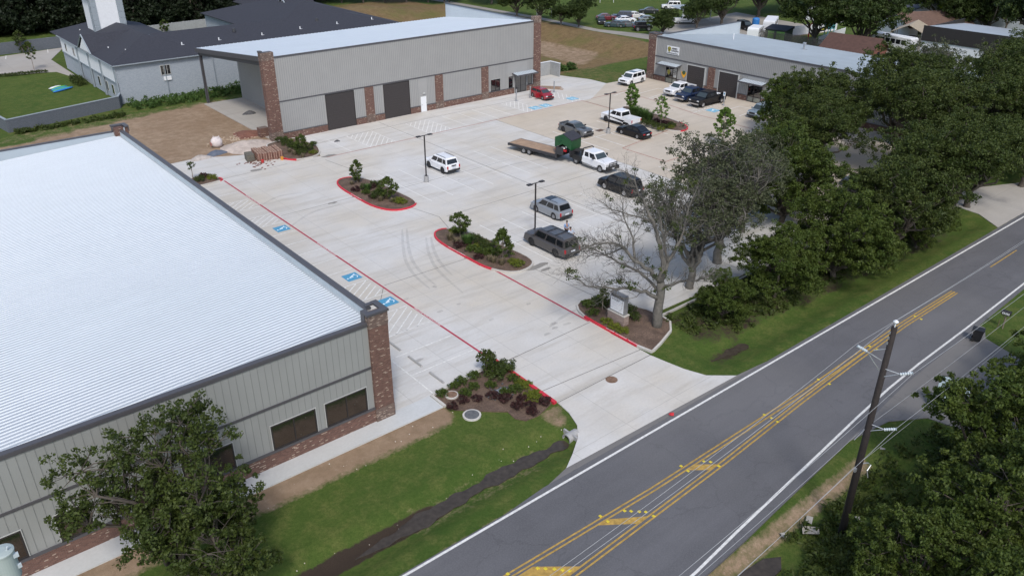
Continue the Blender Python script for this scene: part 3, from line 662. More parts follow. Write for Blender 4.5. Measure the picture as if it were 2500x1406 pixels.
# ================================================================== BUILDINGS
def ribs_y(m, x0, x1, y, z0, z1, step, w=.035, d=.03):      # wall facing -y
    n = int((x1-x0)/step)
    for k in range(1, n+1): x = x0+k*(x1-x0)/(n+1); m.box(x-w/2, x+w/2, y-d, y, z0, z1)
def ribs_x(m, y0, y1, x, z0, z1, step, w=.035, d=.03):      # wall facing -x
    n = int((y1-y0)/step)
    for k in range(1, n+1): y = y0+k*(y1-y0)/(n+1); m.box(x-d, x, y-w/2, y+w/2, z0, z1)

# ---- front left warehouse -------------------------------------------------
A = thing('warehouse', 'big warehouse in the foreground with white ribbed metal roof and brick corner pier', 'warehouse', (3, 63, 0))
XW, XE, YS, YN = -16.0, 20.75, 37.75, 88.5
def zr(x): return 6.93-.045*(20.4-x)
MB().box(XW, XE-.02, YS, YN, -.1, 5.0).hexa([(XW, YS, 5), (XE-.02, YS, 5), (XE-.02, YS+.22, 5), (XW, YS+.22, 5)], [(XW, YS, 7.05), (XE-.02, YS, 7.05), (XE-.02, YS+.22, 7.05), (XW, YS+.22, 7.05)]).box(XE-.25, XE-.02, YS+.22, YN, 5, 7.4).box(XW, XE-.25, YN-.25, YN, 5, 7.3).build('wall', 'wall_metal', A, True)
m = MB(); ribs_y(m, XW, XE-.8, YS, 1.12, 3.92, .41, .02, .018); ribs_y(m, XW, XE-.8, YS, 4.12, 6.95, .41, .02, .018); m.build('wall_seams', 'wall_rib', A, True)
rf = MB().hexa([(XW, YS+.22, zr(XW)-.12), (XE-.25, YS+.22, zr(XE)-.12), (XE-.25, YN-.25, zr(XE)-.12), (XW, YN-.25, zr(XW)-.12)], [(XW, YS+.22, zr(XW)), (XE-.25, YS+.22, zr(XE-.25)), (XE-.25, YN-.25, zr(XE-.25)), (XW, YN-.25, zr(XW))]).build('roof', 'galvalume', A, True)
m = MB(); y = YS+.45
while y < YN-.4:
    m.hexa([(XW, y-.055, zr(XW)), (XE-.45, y-.055, zr(XE-.45)), (XE-.45, y+.055, zr(XE-.45)), (XW, y+.055, zr(XW))], [(XW, y-.018, zr(XW)+.045), (XE-.45, y-.018, zr(XE-.45)+.045), (XE-.45, y+.018, zr(XE-.45)+.045), (XW, y+.018, zr(XW)+.045)]); y += .305
m.build('ribs', 'roof_rib', rf)
m = MB(); y = YS+.6
while y < YN-.5: m.box(12.55, 12.57, y-.09, y+.05, zr(12.5), zr(12.5)+.012); m.box(2.55, 2.57, y-.09, y+.05, zr(2.5), zr(2.5)+.012); y += .305
m.build('screws', 'steel', rf)
# parapet inner lining, caps
m = MB().box(XE-.28, XE-.252, YS+.22, YN-.28, 6.7, 7.4).box(XW, XE-.28, YN-.28, YN-.252, 5.5, 7.3)
n = 0; y = YS+.5
while y < YN-.5: m.box(XE-.30, XE-.28, y, y+.05, 6.75, 7.38); y += .305
x = XW+.2
while x < XE-.5: m.box(x, x+.04, YN-.30, YN-.28, 5.5, 7.28); x += .305
m.build('parapet_lining', 'parapet_metal', A, True)
MB().box(XE-.32, XE+.06, YS+.9, YN-.5, 7.4, 7.52).box(XW, XE-.8, YN-.31, YN+.04, 7.3, 7.4).box(XW, 19.94, YS-.05, YS+.3, 7.02, 7.15).box(XW, 19.94, YS-.08, YS-.05, 6.92, 7.12).build('coping', 'trim', A, True)
MB().box(XW, 19.94, YS-.06, YS-.001, 3.93, 4.08).build('band', 'trim', A, True)
MB().box(XW, 19.94, YS-.12, YS-.001, .93, 1.07).build('sill', 'trim', A, True)
MB().box(XW, 19.94, YS-.10, YS-.002, -.05, .93).build('brick_base', 'brown_brick', A, True)
pr = MB().box(19.95, 21.25, 37.55, 38.15, -.05, 6.75).box(20.4, 21.25, 38.15, 38.9, -.05, 6.75).build('pier', 'brown_brick', A, True)
MB().box(19.93, 21.27, 37.53, 38.17, 6.75, 7.62).build('soldier_course', 'soldier_brick', pr); MB().box(19.93, 21.27, 37.53, 38.17, .0, .95).build('soldier_course', 'soldier_brick', pr)
MB().box(19.86, 21.34, 37.46, 37.86, 7.62, 7.76).box(19.86, 20.2, 37.86, 38.3, 7.0, 7.76).box(20.95, 21.34, 37.86, 38.95, 7.62, 7.76).box(20.5, 20.95, 38.65, 38.95, 7.62, 7.74).build('pier_cap', 'trim', pr)
MB().box(20.2, 20.95, 37.87, 38.6, 7.0, 7.3).build('pier_lining', 'parapet_metal', pr)
MB().box(20.0, 21.3, 87.7, 88.9, -.05, 7.75).build('pier', 'brown_brick', A, True)
MB().box(19.9, 21.38, 88.45, 88.98, 7.75, 7.9).box(20.95, 21.38, 87.6, 88.45, 7.75, 7.9).box(19.9, 19.98, 88.3, 88.6, 7.2, 7.75).box(21.3, 21.38, 87.6, 88.98, 7.3, 7.75).build('pier_cap', 'trim', A, True)
MB().box(19.98, 20.95, 88.33, 88.44, 6.9, 7.75).box(20.86, 20.95, 87.62, 88.33, 6.9, 7.75).build('pier_lining', 'parapet_metal', A, True)
def front_window(x0, x1, z0, z1, y, par, nm=1, sill=True, world=True):
    """dark framed window in a wall facing -y"""
    f = MB().box(x0, x0+.08, y-.05, y+.02, z0, z1).box(x1-.08, x1, y-.05, y+.02, z0, z1).box(x0+.08, x1-.08, y-.05, y+.02, z0, z0+.08).box(x0+.08, x1-.08, y-.05, y+.02, z1-.08, z1)
    for k in range(nm): xm = x0+(x1-x0)*(k+1)/(nm+1); f.box(xm-.035, xm+.035, y-.05, y+.02, z0+.08, z1-.08)
    fr = f.build('window', 'bronze', par, world)
    MB().box(x0+.08, x1-.08, y-.02, y-.012, z0+.08, z1-.08).build('pane', 'shop_glass', fr)
    MB().box(x0-.05, x0-.004, y-.035, y-.002, z0, z1+.05).box(x1+.004, x1+.05, y-.035, y-.002, z0, z1+.05).box(x0-.004, x1+.004, y-.035, y-.002, z1+.004, z1+.05).build('casing', 'light_trim', fr)
for x0, x1, k in ((16.62, 19.45, 1), (13.18, 16.0, 1), (8.1, 10.93, 1), (5.5, 7.05, 0), (1.85, 3.4, 0), (-1.2, .36, 0), (-5, -3, 0)): front_window(x0, x1, 1.1, 2.78, YS-.03, A, k)

# ---- back warehouse -------------------------------------------------------
B = thing('warehouse', 'tall grey metal warehouse at the back with two roll-up doors and an open carport end', 'warehouse', (64, 110, 0))
X0, X1, Y0, Y1 = 42.2, 85.1, 97.75, 122.3
def zb(y): return 10.55-(y-97.7)*.1
MB().hexa([(47.0, Y0, 0), (86.3, Y0, 0), (86.3, Y1, 0), (47.0, Y1, 0)], [(47.0, Y0, 10.42), (86.3, Y0, 10.42), (86.3, Y1, zb(Y1)-.15), (47.0, Y1, zb(Y1)-.15)]).box(42.2, 47.0, Y0, Y0+.25, 0, 10.4).build('wall', 'wall_metal_warm', B, True)
m = MB(); ribs_y(m, X0, X1, Y0, 5.0, 10.35, .305, .035, .02)
for a, b_ in ((42.35, 48.6), (52.95, 54.55), (55.95, 57.45), (61.75, 63.5), (64.6, 66.15), (67.5, 74.6), (75.9, 79.9), (83.6, 85.0)): ribs_y(m, a, b_, Y0, .95, 4.75, .305, .035, .02)
ribs_x(m, 98.2, 122, 47.0, .1, 8.0, .305, .035, .02); m.build('wall_ribs', 'wall_rib', B, True)
rf = MB().hexa([(41.35, Y0-.02, 10.44), (86.2, Y0-.02, 10.44), (86.2, Y1+.5, zb(Y1+.5)-.1), (41.35, Y1+.5, zb(Y1+.5)-.1)], [(41.35, Y0-.02, 10.56), (86.2, Y0-.02, 10.56), (86.2, Y1+.5, zb(Y1+.5)), (41.35, Y1+.5, zb(Y1+.5))]).build('roof', 'galvalume_brightened', B, True)
m = MB(); x = 41.6
while x < 86: m.hexa([(x-.05, Y0+.1, zb(Y0)), (x+.05, Y0+.1, zb(Y0)), (x+.05, Y1+.5, zb(Y1+.5)), (x-.05, Y1+.5, zb(Y1+.5))], [(x-.02, Y0+.1, zb(Y0)+.04), (x+.02, Y0+.1, zb(Y0)+.04), (x+.02, Y1+.5, zb(Y1+.5)+.04), (x-.02, Y1+.5, zb(Y1+.5)+.04)]); x += .61
m.build('ribs', 'roof_rib', rf)
MB().box(42.25, 85.0, Y0-.07, Y0-.021, 10.36, 10.58).box(42.25, 85.0, Y0-.06, Y0-.021, 4.86, 5.0).build('band', 'trim', B, True)
# carport edge beam, posts
MB().hexa([(41.2, 98.4, 9.9), (41.38, 98.4, 9.9), (41.38, Y1+.5, 7.45), (41.2, Y1+.5, 7.45)], [(41.2, 98.4, 10.5), (41.38, 98.4, 10.5), (41.38, Y1+.5, 8.05), (41.2, Y1+.5, 8.05)]).hexa([(41.5, 98.4, 9.3), (41.7, 98.4, 9.3), (41.7, Y1, 7.1), (41.5, Y1, 7.1)], [(41.5, 98.4, 10.3), (41.7, 98.4, 10.3), (41.7, Y1, 7.85), (41.5, Y1, 7.85)]).box(41.6, 47, Y1-.1, Y1+.1, 7.2, 7.7).build('eave_beam', 'trim', B, True)
MB().box(41.5, 41.58, Y1-.25, Y1+.1, 0, 7.5).box(41.78, 41.86, Y1-.25, Y1+.1, 0, 7.5).box(41.58, 41.78, Y1-.1, Y1-.05, 0, 7.5).build('post', 'trim', B, True)
for x0, x1, y0, y1, h in ((40.6, 42.2, 97.6, 98.45, 10.2), (85.0, 86.4, 97.6, 98.4, 10.2)):
    pr = MB().box(x0, x1, y0, y1, -.05, h).build('pier', 'brown_brick', B, True)
    MB().box(x0-.02, x1+.02, y0-.02, y1+.02, h, h+.95).build('soldier_course', 'soldier_brick', pr); MB().box(x0-.02, x1+.02, y0-.02, y1+.02, -.02, 1.2).build('soldier_course', 'soldier_brick', pr)
MB().box(40.75, 42.0, 97.75, 98.3, 11.15, 11.2).box(40.55, 40.95, 97.9, 98.5, 11.15, 11.35).build('pier_cap', 'trim', B, True)
for x0, x1 in ((54.6, 55.9), (66.2, 67.5), (74.65, 75.9)):
    pr = MB().box(x0, x1, Y0-.18, Y0-.003, -.02, 4.85).build('pier', 'brown_brick', B, True); MB().box(x0-.015, x1+.015, Y0-.2, Y0-.002, 0, 1.15).build('soldier_course', 'soldier_brick', pr)
for x0, x1 in ((42.2, 48.6), (52.95, 54.6), (55.9, 57.5), (61.8, 63.5), (64.6, 66.2), (67.5, 74.65), (75.9, 81.0), (83.6, 85.0)): MB().box(x0, x1, Y0-.12, Y0-.003, -.02, .85).build('brick_base', 'brown_brick', B, True); MB().box(x0, x1, Y0-.14, Y0-.003, .85, .94).build('sill', 'trim', B, True)
def rollup(x0, x1, z1, y, par):
    d = MB().box(x0, x1, y-.05, y-.004, 0, z1)
    k = .3
    while k < z1: d.box(x0+.02, x1-.02, y-.065, y-.05, k, k+.06); k += .34
    o = d.build('roll_up_door', 'door_brown', par, True); MB().box(x0-.08, x0-.003, y-.09, y-.003, 0, z1+.09).box(x1+.003, x1+.08, y-.09, y-.003, 0, z1+.09).box(x0-.003, x1+.003, y-.09, y-.003, z1+.003, z1+.09).build('frame', 'bronze', o)
rollup(48.72, 52.85, 4.72, Y0, B); rollup(57.6, 61.7, 4.72, Y0, B)
d = MB().box(63.6, 64.5, Y0-.09, Y0-.004, .02, 2.15).build('door', 'white_paint', B, True); MB().box(63.68, 63.8, Y0-.15, Y0-.09, 1.0, 1.06).box(64.42, 64.5, Y0-.12, Y0-.09, 1.2, 1.3).build('handle', 'steel', d); MB().box(63.52, 63.597, Y0-.07, Y0-.004, 0, 2.23).box(64.503, 64.58, Y0-.07, Y0-.004, 0, 2.23).box(63.597, 64.503, Y0-.07, Y0-.004, 2.153, 2.23).build('frame', 'light_trim', d)
MB().box(63.95, 64.3, Y0-.2, Y0-.02, 2.55, 2.75).build('wall_lamp', 'light_trim', B, True)
front_window(76.4, 78.25, .97, 2.72, Y0-.03, B, 1); front_window(79.9, 80.75, .97, 2.72, Y0-.03, B, 0); front_window(83.8, 84.7, .97, 2.72, Y0-.03, B, 0)
front_window(81.2, 83.5, .02, 2.75, Y0-.05, B, 1)
def canopy_y(x0, x1, y, z, par):
    o = MB().hexa([(x0, y-1.25, z-.12), (x1, y-1.25, z-.12), (x1, y-.03, z+.1), (x0, y-.03, z+.1)], [(x0, y-1.25, z-.06), (x1, y-1.25, z-.06), (x1, y-.03, z+.16), (x0, y-.03, z+.16)]).build('canopy', 'roof_grey', par, True)
    MB().box(x0-.06, x1+.06, y-1.36, y-1.252, z-.2, z+.0).hexa([(x0-.06, y-1.25, z-.2), (x0-.003, y-1.25, z-.2), (x0-.003, y-.03, z+.02), (x0-.06, y-.03, z+.02)], [(x0-.06, y-1.25, z), (x0-.003, y-1.25, z), (x0-.003, y-.03, z+.2), (x0-.06, y-.03, z+.2)]).hexa([(x1+.003, y-1.25, z-.2), (x1+.06, y-1.25, z-.2), (x1+.06, y-.03, z+.02), (x1+.003, y-.03, z+.02)], [(x1+.003, y-1.25, z), (x1+.06, y-1.25, z), (x1+.06, y-.03, z+.2), (x1+.003, y-.03, z+.2)]).build('fascia', 'trim', o)
    m = MB(); k = x0+.3
    while k < x1: m.hexa([(k-.02, y-1.25, z-.06), (k+.02, y-1.25, z-.06), (k+.02, y-.03, z+.16), (k-.02, y-.03, z+.16)], [(k-.02, y-1.25, z-.02), (k+.02, y-1.25, z-.02), (k+.02, y-.03, z+.2), (k-.02, y-.03, z+.2)]); k += .4
    m.build('ribs', 'roof_rib', o)
canopy_y(80.7, 84.9, Y0, 3.0, B)
# tall side parapet at the far right end
m = MB().box(86.2, 86.4, 98.4, 123, 0, 10.3).build('side_parapet', 'parapet_metal', B, True)
q = MB(); y = 98.6
while y < 122.9: q.box(86.16, 86.2, y, y+.09, zb(y), 10.28); y += .305
q.build('ribs', 'roof_rib', m); MB().box(86.08, 86.48, 98.4, 123.05, 10.3, 10.38).build('coping', 'trim', m)

# ---- right warehouse with the shops --------------------------------------
R = thing('warehouse', 'long low grey metal building on the right with shop canopies and a sloping grey roof', 'warehouse', (118, 65, 0))
XC, XB, YA, YB = 105.3, 129.5, 91.6, 38.0
def zc(x): return 7.05-(x-XC)*.105
MB().hexa([(XC, YB, 0), (XB, YB, 0), (XB, YA, 0), (XC, YA, 0)], [(XC, YB, 6.95), (XB, YB, zc(XB)-.15), (XB, YA, zc(XB)-.15), (XC, YA, 6.95)]).build('wall', 'wall_metal_warm', R, True)
m = MB(); ribs_x(m, YB, 90.2, XC, 3.98, 6.9, .305, .04, .03)
for a, b_ in ((87.8, 90.2), (83.5, 85.3), (79.25, 79.75), (77.25, 77.9), (71.7, 73.5), (66.1, 69.1), (57, 64.8), (45, 56)): ribs_x(m, a, b_, XC, .9, 3.75, .305, .04, .03)
m.build('wall_ribs', 'wall_rib', R, True)
rf = MB().hexa([(XC-.02, YB, 6.95), (XB+.3, YB, zc(XB)-.12), (XB+.3, YA, zc(XB)-.12), (XC-.02, YA, 6.95)], [(XC-.02, YB, 7.07), (XB+.3, YB, zc(XB)), (XB+.3, YA, zc(XB)), (XC-.02, YA, 7.07)]).build('roof', 'roof_grey', R, True)
m = MB(); y = YB+.3
while y < YA-.2: m.hexa([(XC+.1, y-.04, zc(XC)+.02), (XB+.3, y-.04, zc(XB+.3)+.02), (XB+.3, y+.04, zc(XB+.3)+.02), (XC+.1, y+.04, zc(XC)+.02)], [(XC+.1, y-.02, zc(XC)+.06), (XB+.3, y-.02, zc(XB+.3)+.06), (XB+.3, y+.02, zc(XB+.3)+.06), (XC+.1, y+.02, zc(XC)+.06)]); y += .61
m.build('ribs', 'roof_grey', rf)
MB().box(XC-.09, XC-.021, YB, 90.25, 6.86, 7.12).box(XC-.07, XC-.032, YB, 90.25, 3.82, 3.98).build('band', 'trim', R, True)
pr = MB().box(XC-.15, XC+1.3, 90.3, 91.85, -.02, 6.4).build('pier', 'brown_brick', R, True); MB().box(XC-.17, XC+1.32, 90.28, 91.87, 6.4, 7.3).build('soldier_course', 'soldier_brick', pr); MB().box(XC-.17, XC+1.32, 90.28, 91.87, 0, .9).build('soldier_course', 'soldier_brick', pr); MB().box(XC-.22, XC+1.4, 90.2, 90.4, 7.3, 7.42).box(XC-.22, XC+1.4, 91.7, 91.95, 7.3, 7.42).box(XC-.22, XC+.02, 90.4, 91.7, 7.3, 7.42).box(XC+1.2, XC+1.4, 90.4, 91.7, 7.3, 7.42).build('pier_cap', 'trim', pr)
MB().box(XC-.06, XC-.003, 90.2, 90.29, 0, 6.9).build('corner_trim', 'light_trim', R, True)
for a, b_ in ((77.95, 79.2), (64.9, 66.05), (52.5, 53.7)):
    pr = MB().box(XC-.18, XC-.032, a, b_, -.02, 3.82).build('pier', 'brown_brick', R, True)
for a, b_ in ((87.8, 90.3), (83.5, 85.3), (79.2, 79.85), (77.3, 77.95), (71.7, 73.4), (66.05, 69.1), (53.7, 64.9), (42, 52.5)): MB().box(XC-.1, XC-.033, a, b_, -.02, .8).build('brick_base', 'brown_brick', R, True); MB().box(XC-.12, XC-.033, a, b_, .8, .88).build('sill', 'trim', R, True)
def rollup_x(y0, y1, z1, x, par):
    d = MB().box(x-.05, x-.004, y0, y1, 0, z1); k = .3
    while k < z1: d.box(x-.065, x-.05, y0+.02, y1-.02, k, k+.06); k += .34
    o = d.build('roll_up_door', 'door_brown', par, True); MB().box(x-.09, x-.003, y0-.25, y0-.003, 0, z1+.1).box(x-.09, x-.003, y1+.003, y1+.1, 0, z1+.1).box(x-.09, x-.003, y0-.003, y1+.003, z1+.003, z1+.1).build('frame', 'light_trim', o)
rollup_x(79.95, 83.35, 3.5, XC, R); rollup_x(73.6, 77.1, 3.5, XC, R)
def shopfront(y0, y1, z1, x, par, split):
    f = MB().box(x-.1, x-.034, y0, y0+.09, 0, z1).box(x-.1, x-.034, y1-.09, y1, 0, z1).box(x-.1, x-.034, y0+.09, y1-.09, z1-.09, z1).box(x-.1, x-.034, y0+.09, y1-.09, 0, .1).box(x-.1, x-.034, y0+.09, y1-.09, .78, .86).box(x-.1, x-.034, split-.05, split+.05, .86, z1-.09).box(x-.1, x-.034, split-.05, split+.05, .1, .78).build('shopfront', 'bronze', par, True)
    MB().box(x-.06, x-.04, y0+.09, split-.05, .86, z1-.09).box(x-.06, x-.04, split+.05, y1-.09, .86, z1-.09).build('pane', 'shop_glass', f)
    MB().box(x-.06, x-.04, y0+.09, split-.05, .1, .78).box(x-.06, x-.04, split+.05, y1-.09, .1, .78).build('lower_pane', M('frosted', (.22, .23, .20), .2), f); return f
shopfront(85.35, 87.75, 2.6, XC, R, 86.3); shopfront(69.15, 71.6, 2.6, XC, R, 70.5)
def canopy_x(y0, y1, x, z, par):
    o = MB().hexa([(x-1.3, y0, z-.12), (x-.035, y0, z+.1), (x-.035, y1, z+.1), (x-1.3, y1, z-.12)], [(x-1.3, y0, z-.06), (x-.035, y0, z+.16), (x-.035, y1, z+.16), (x-1.3, y1, z-.06)]).build('canopy', 'roof_grey', par, True)
    MB().box(x-1.42, x-1.303, y0-.06, y1+.06, z-.2, z+.0).hexa([(x-1.3, y0-.06, z-.2), (x-.035, y0-.06, z+.02), (x-.035, y0-.003, z+.02), (x-1.3, y0-.003, z-.2)], [(x-1.3, y0-.06, z), (x-.035, y0-.06, z+.2), (x-.035, y0-.003, z+.2), (x-1.3, y0-.003, z)]).hexa([(x-1.3, y1+.003, z-.2), (x-.035, y1+.003, z+.02), (x-.035, y1+.06, z+.02), (x-1.3, y1+.06, z-.2)], [(x-1.3, y1+.003, z), (x-.035, y1+.003, z+.2), (x-.035, y1+.06, z+.2), (x-1.3, y1+.06, z)]).build('fascia', 'trim', o)
    m = MB(); k = y0+.2
    while k < y1: m.hexa([(x-1.3, k-.02, z-.06), (x-.035, k-.02, z+.16), (x-.035, k+.02, z+.16), (x-1.3, k+.02, z-.06)], [(x-1.3, k-.02, z-.02), (x-.035, k-.02, z+.2), (x-.035, k+.02, z+.2), (x-1.3, k+.02, z-.02)]); k += .4
    m.build('ribs', 'roof_rib', o)
canopy_x(84.7, 88.9, XC, 3.05, R); canopy_x(68.5, 72.7, XC, 3.05, R)
m = MB().box(XC+.05, XB+.2, 91.6, 91.8, 0, 6.68).build('side_parapet', 'parapet_metal', R, True)
q = MB(); x = XC+.3
while x < XB: q.box(x, x+.09, 91.56, 91.6, zc(x), 6.66); x += .305
q.build('ribs', 'roof_rib', m); MB().box(XC+.0, XB+.25, 91.5, 91.88, 6.68, 6.76).build('coping', 'trim', m)
vp = MB().cyl(118.5, 84.8, zc(118.5), zc(118.5)+1.0, .09, 10).build('vent_pipe', 'white_paint', R, True)
vp = MB().cyl(121.5, 73.2, zc(121.5), zc(121.5)+.9, .16, 12).box(121.1, 121.9, 72.8, 73.6, zc(121.5), zc(121.5)+.08).cyl(121.5, 73.2, zc(121.5)+.9, zc(121.5)+1.15, .28, 12).build('roof_vent', 'steel', R, True)
# business sign and emblems on the shop wall
sg = thing('wall_sign', 'white shop sign with a yellow shield and dark lettering high on the shop wall', 'sign', (XC-.04, 86.6, 5.25))
MB().box(-.07, 0, -1.25, 1.25, -.62, .62).build('panel', 'white_paint', sg)
m = MB(); prof = [(0, .46), (.3, .36), (.36, .1), (.26, -.22), (0, -.46), (-.26, -.22), (-.36, .1), (-.3, .36)]
m.add([(-.075, .75+u, v+.08) for u, v in prof]+[(-.1, .75+u, v+.08) for u, v in prof], [tuple(range(8)), tuple(range(15, 7, -1))]+[(i, (i+1) % 8, 8+(i+1) % 8, 8+i) for i in range(8)]); e = m.build('shield', M('olive_yellow', (.30, .27, .05), .6), sg)
MB().tube([(-.105, .95, .2), (-.105, .85, .05), (-.105, .75, .2), (-.105, .65, .05), (-.105, .55, .2)], .025, 6).tube([(-.105, .75, .05), (-.105, .75, -.2)], .04, 6).build('shield_mark', 'bronze', e)
FX = frame((-.08, -.3, .27), (0, -1, 0), (0, 0, 1)); text_mesh('lettering', 'ARMED', .36, 'bronze', sg, FX, 1.15, .01, bold=.01)
text_mesh('lettering', 'CONCEPTS', .34, 'bronze', sg, frame((-.08, -.38, -.08), (0, -1, 0), (0, 0, 1)), 1.5, .01, bold=.01)
m = MB(); y_ = 1.1
for k in range(17): w_ = (.07, .1, .05, .12)[k % 4]; m.box(-.09, -.071, y_-w_, y_, -.54+(k % 3)*.02, -.38-(k % 2)*.03); y_ -= w_+.045
m.build('small_lettering', 'dark_steel', sg)
eb = thing('wall_emblem', 'orange chevron emblem with a green ring on the shop wall beside the roll-up door', 'emblem', (XC-.035, 84.0, 1.95))
pf = [(-.55, .35), (-.35, .25), (0, -.05), (.35, .25), (.55, .35), (.45, -.15), (0, -.7), (-.45, -.15)]
MB().add([(-.02, u, v) for u, v in pf]+[(-.05, u, v) for u, v in pf], [tuple(range(8)), tuple(range(15, 7, -1))]+[(i, (i+1) % 8, 8+(i+1) % 8, 8+i) for i in range(8)]).build('chevron', M('orange_paint', (.72, .36, .03), .6), eb)
m = MB()
for k in range(20):
    a0, a1 = k*PI/10, (k+1)*PI/10; m.hexa([(-.05, .3*math.cos(a0), .18+.3*math.sin(a0)), (-.05, .3*math.cos(a1), .18+.3*math.sin(a1)), (-.05, .2*math.cos(a1), .18+.2*math.sin(a1)), (-.05, .2*math.cos(a0), .18+.2*math.sin(a0))], [(-.08, .3*math.cos(a0), .18+.3*math.sin(a0)), (-.08, .3*math.cos(a1), .18+.3*math.sin(a1)), (-.08, .2*math.cos(a1), .18+.2*math.sin(a1)), (-.08, .2*math.cos(a0), .18+.2*math.sin(a0))])
m.box(-.085, -.05, -.2, .2, .15, .21).box(-.084, -.05, -.03, .03, -.02, .38); m.build('ring', M('dark_green_paint', (.02, .10, .03), .6), eb)
wd = thing('window_decal', 'yellow and white decals on the glass of the first shopfront', 'decal', (XC-.07, 86.5, 1.6))
m = MB(); m.add([(-.006, .62+u*.9, v*.9+.1) for u, v in prof]+[(-.012, .62+u*.9, v*.9+.1) for u, v in prof], [tuple(range(8)), tuple(range(15, 7, -1))]+[(i, (i+1) % 8, 8+(i+1) % 8, 8+i) for i in range(8)]); m.build('shield', 'olive_yellow', wd)
MB().box(-.012, -.006, -1.0, -.35, .3, .75).box(-.012, -.006, -1.0, -.35, -.55, .1).build('poster', 'light_trim', wd)
MB().box(-.02, -.013, -.9, -.45, .0, .05).box(-.02, -.013, -.9, -.45, -.15, -.1).box(-.02, -.013, -.9, -.4, .4, .52).build('poster_print', 'bronze', wd)

# ---- dumpster enclosure ---------------------------------------------------
en = thing('dumpster_enclosure', 'grey concrete block enclosure with a white cap beside the tall warehouse', 'enclosure', (92.5, 104, 0))
M('block_grey', (.33, .34, .345), .9, 0, .1, 3)
MB().box(87.4, 94.2, 103.9, 104.1, -.1, 2.2).box(94.2, 94.4, 101.6, 104.1, -.1, 2.2).build('wall', 'block_grey', en, True); MB().box(87.35, 94.15, 103.85, 104.15, 2.2, 2.28).box(94.15, 94.45, 101.55, 104.15, 2.2, 2.28).build('coping', 'white_paint', en, True)
MB().cyl(91.3, 103.2, 0, 1.1, .08, 10).build('bollard', 'rust', en, True)

# ---- grey hotel with white tower -----------------------------------------
Hh = thing('hotel', 'long grey brick hotel with dark shingle roof and tall white tower behind the dirt lot', 'hotel', (50, 145, 0))
MB().box(31.6, 46, 129.9, 162, 0, 5.6).box(46, 84, 129.9, 147, 0, 5.6).build('wall', 'grey_brick', Hh, True)
MB().box(31.5, 31.599, 129.9, 161.8, 3.1, 5.55).build('upper_wall', 'stucco_white', Hh, True)
m = MB()
for y in (129.85, 137.2, 143.9, 150.5): m.box(31.33, 31.497, y, y+.5, 0, 5.5)
m.box(31.4, 31.497, 129.9, 161.8, 2.95, 3.1).build('pilaster', 'grey_paint', Hh, True)
m = MB(); zz = 5.72
def hip(x0, x1, y0, y1, z0, zt, along, ends=(True, True), ov=.45):
    x0, x1, y0, y1 = x0-ov, x1+ov, y0-ov, y1+ov; mb = MB()
    if along == 'x':
        ym = (y0+y1)/2; h = (y1-y0)/2; a = x0+(h if ends[0] else 0); b_ = x1-(h if ends[1] else 0); r = [(a, ym, zt), (b_, ym, zt)]
    else:
        xm = (x0+x1)/2; h = (x1-x0)/2; a = y0+(h if ends[0] else 0); b_ = y1-(h if ends[1] else 0); r = [(xm, a, zt), (xm, b_, zt)]
    v = [(x0, y0, z0), (x1, y0, z0), (x1, y1, z0), (x0, y1, z0)]; lo_ = [(p[0], p[1], z0-.14) for p in v]; mb.add(lo_+v+r, [(3, 2, 1, 0), (0, 1, 5, 4), (1, 2, 6, 5), (2, 3, 7, 6), (3, 0, 4, 7)])
    if along == 'x': mb.f += [tuple(i for i in f) for f in ((4, 5, 9, 8), (5, 6, 9), (6, 7, 8, 9), (7, 4, 8))]
    else: mb.f += [(4, 5, 8), (5, 6, 9, 8), (6, 7, 9), (7, 4, 8, 9)]
    return mb
rf = hip(31.6, 84.0, 129.9, 148.0, 5.76, 8.1, 'x').build('roof', 'shingle', Hh, True)
hip(31.6, 46.0, 131, 166, 5.765, 8.3, 'y').build('roof', 'shingle', Hh, True)
rc = hip(60, 84.0, 138, 170, 5.768, 9.2, 'y', (True, True)).build('roof', 'shingle', Hh, True)
MB().box(60.2, 83.8, 147, 170, 0, 5.6).build('wing_wall', 'grey_brick', Hh, True)
g = MB(); g.add([(31.1, 140.2, 5.78), (31.1, 147.6, 5.78), (31.1, 143.9, 8.2), (38.5, 140.2, 8.0), (38.5, 147.6, 8.0), (38.5, 143.9, 8.22)], [(0, 2, 5, 3), (1, 4, 5, 2), (0, 3, 4, 1)]); g.build('gable_roof', 'shingle', Hh, True)
MB().add([(31.14, 141.0, 5.8), (31.14, 146.8, 5.8), (31.14, 143.9, 7.75), (31.2, 141.0, 5.8), (31.2, 146.8, 5.8), (31.2, 143.9, 7.75)], [(0, 1, 2), (5, 4, 3), (0, 3, 4, 1), (1, 4, 5, 2), (2, 5, 3, 0)]).build('gable_wall', 'stucco_white', Hh, True)
MB().tube([(31.05, 140.1, 5.8), (31.05, 143.9, 8.24), (31.05, 147.7, 5.8)], .11, 6).box(31.05, 31.16, 129.4, 162, 5.6, 5.74).box(31.1, 84.5, 129.36, 129.46, 5.6, 5.74).tube([(38.5, 129.6, 0), (38.5, 129.6, 5.6)], .05, 6).tube([(46.0, 129.6, 0), (46.0, 129.6, 5.6)], .05, 6).tube([(31.45, 129.8, 0), (31.45, 129.8, 5.6)], .07, 6).build('gutter', 'grey_paint', Hh, True)
def win_x(y0, y1, z0, z1, x, par):
    f = MB().box(x-.06, x-.002, y0, y1, z0, z1).build('window', 'light_trim', par, True); MB().box(x-.07, x-.061, y0+.08, y1-.08, z0+.08, z1-.08).build('pane', 'shop_glass', f)
for y in (132.9, 136.0, 140.2, 144.5): win_x(y, y+1.0, .8, 2.3, 31.6, Hh)
for y in (133.5, 148, 153, 158): win_x(y, y+.9, 3.5, 4.8, 31.5, Hh) if y > 150 else None
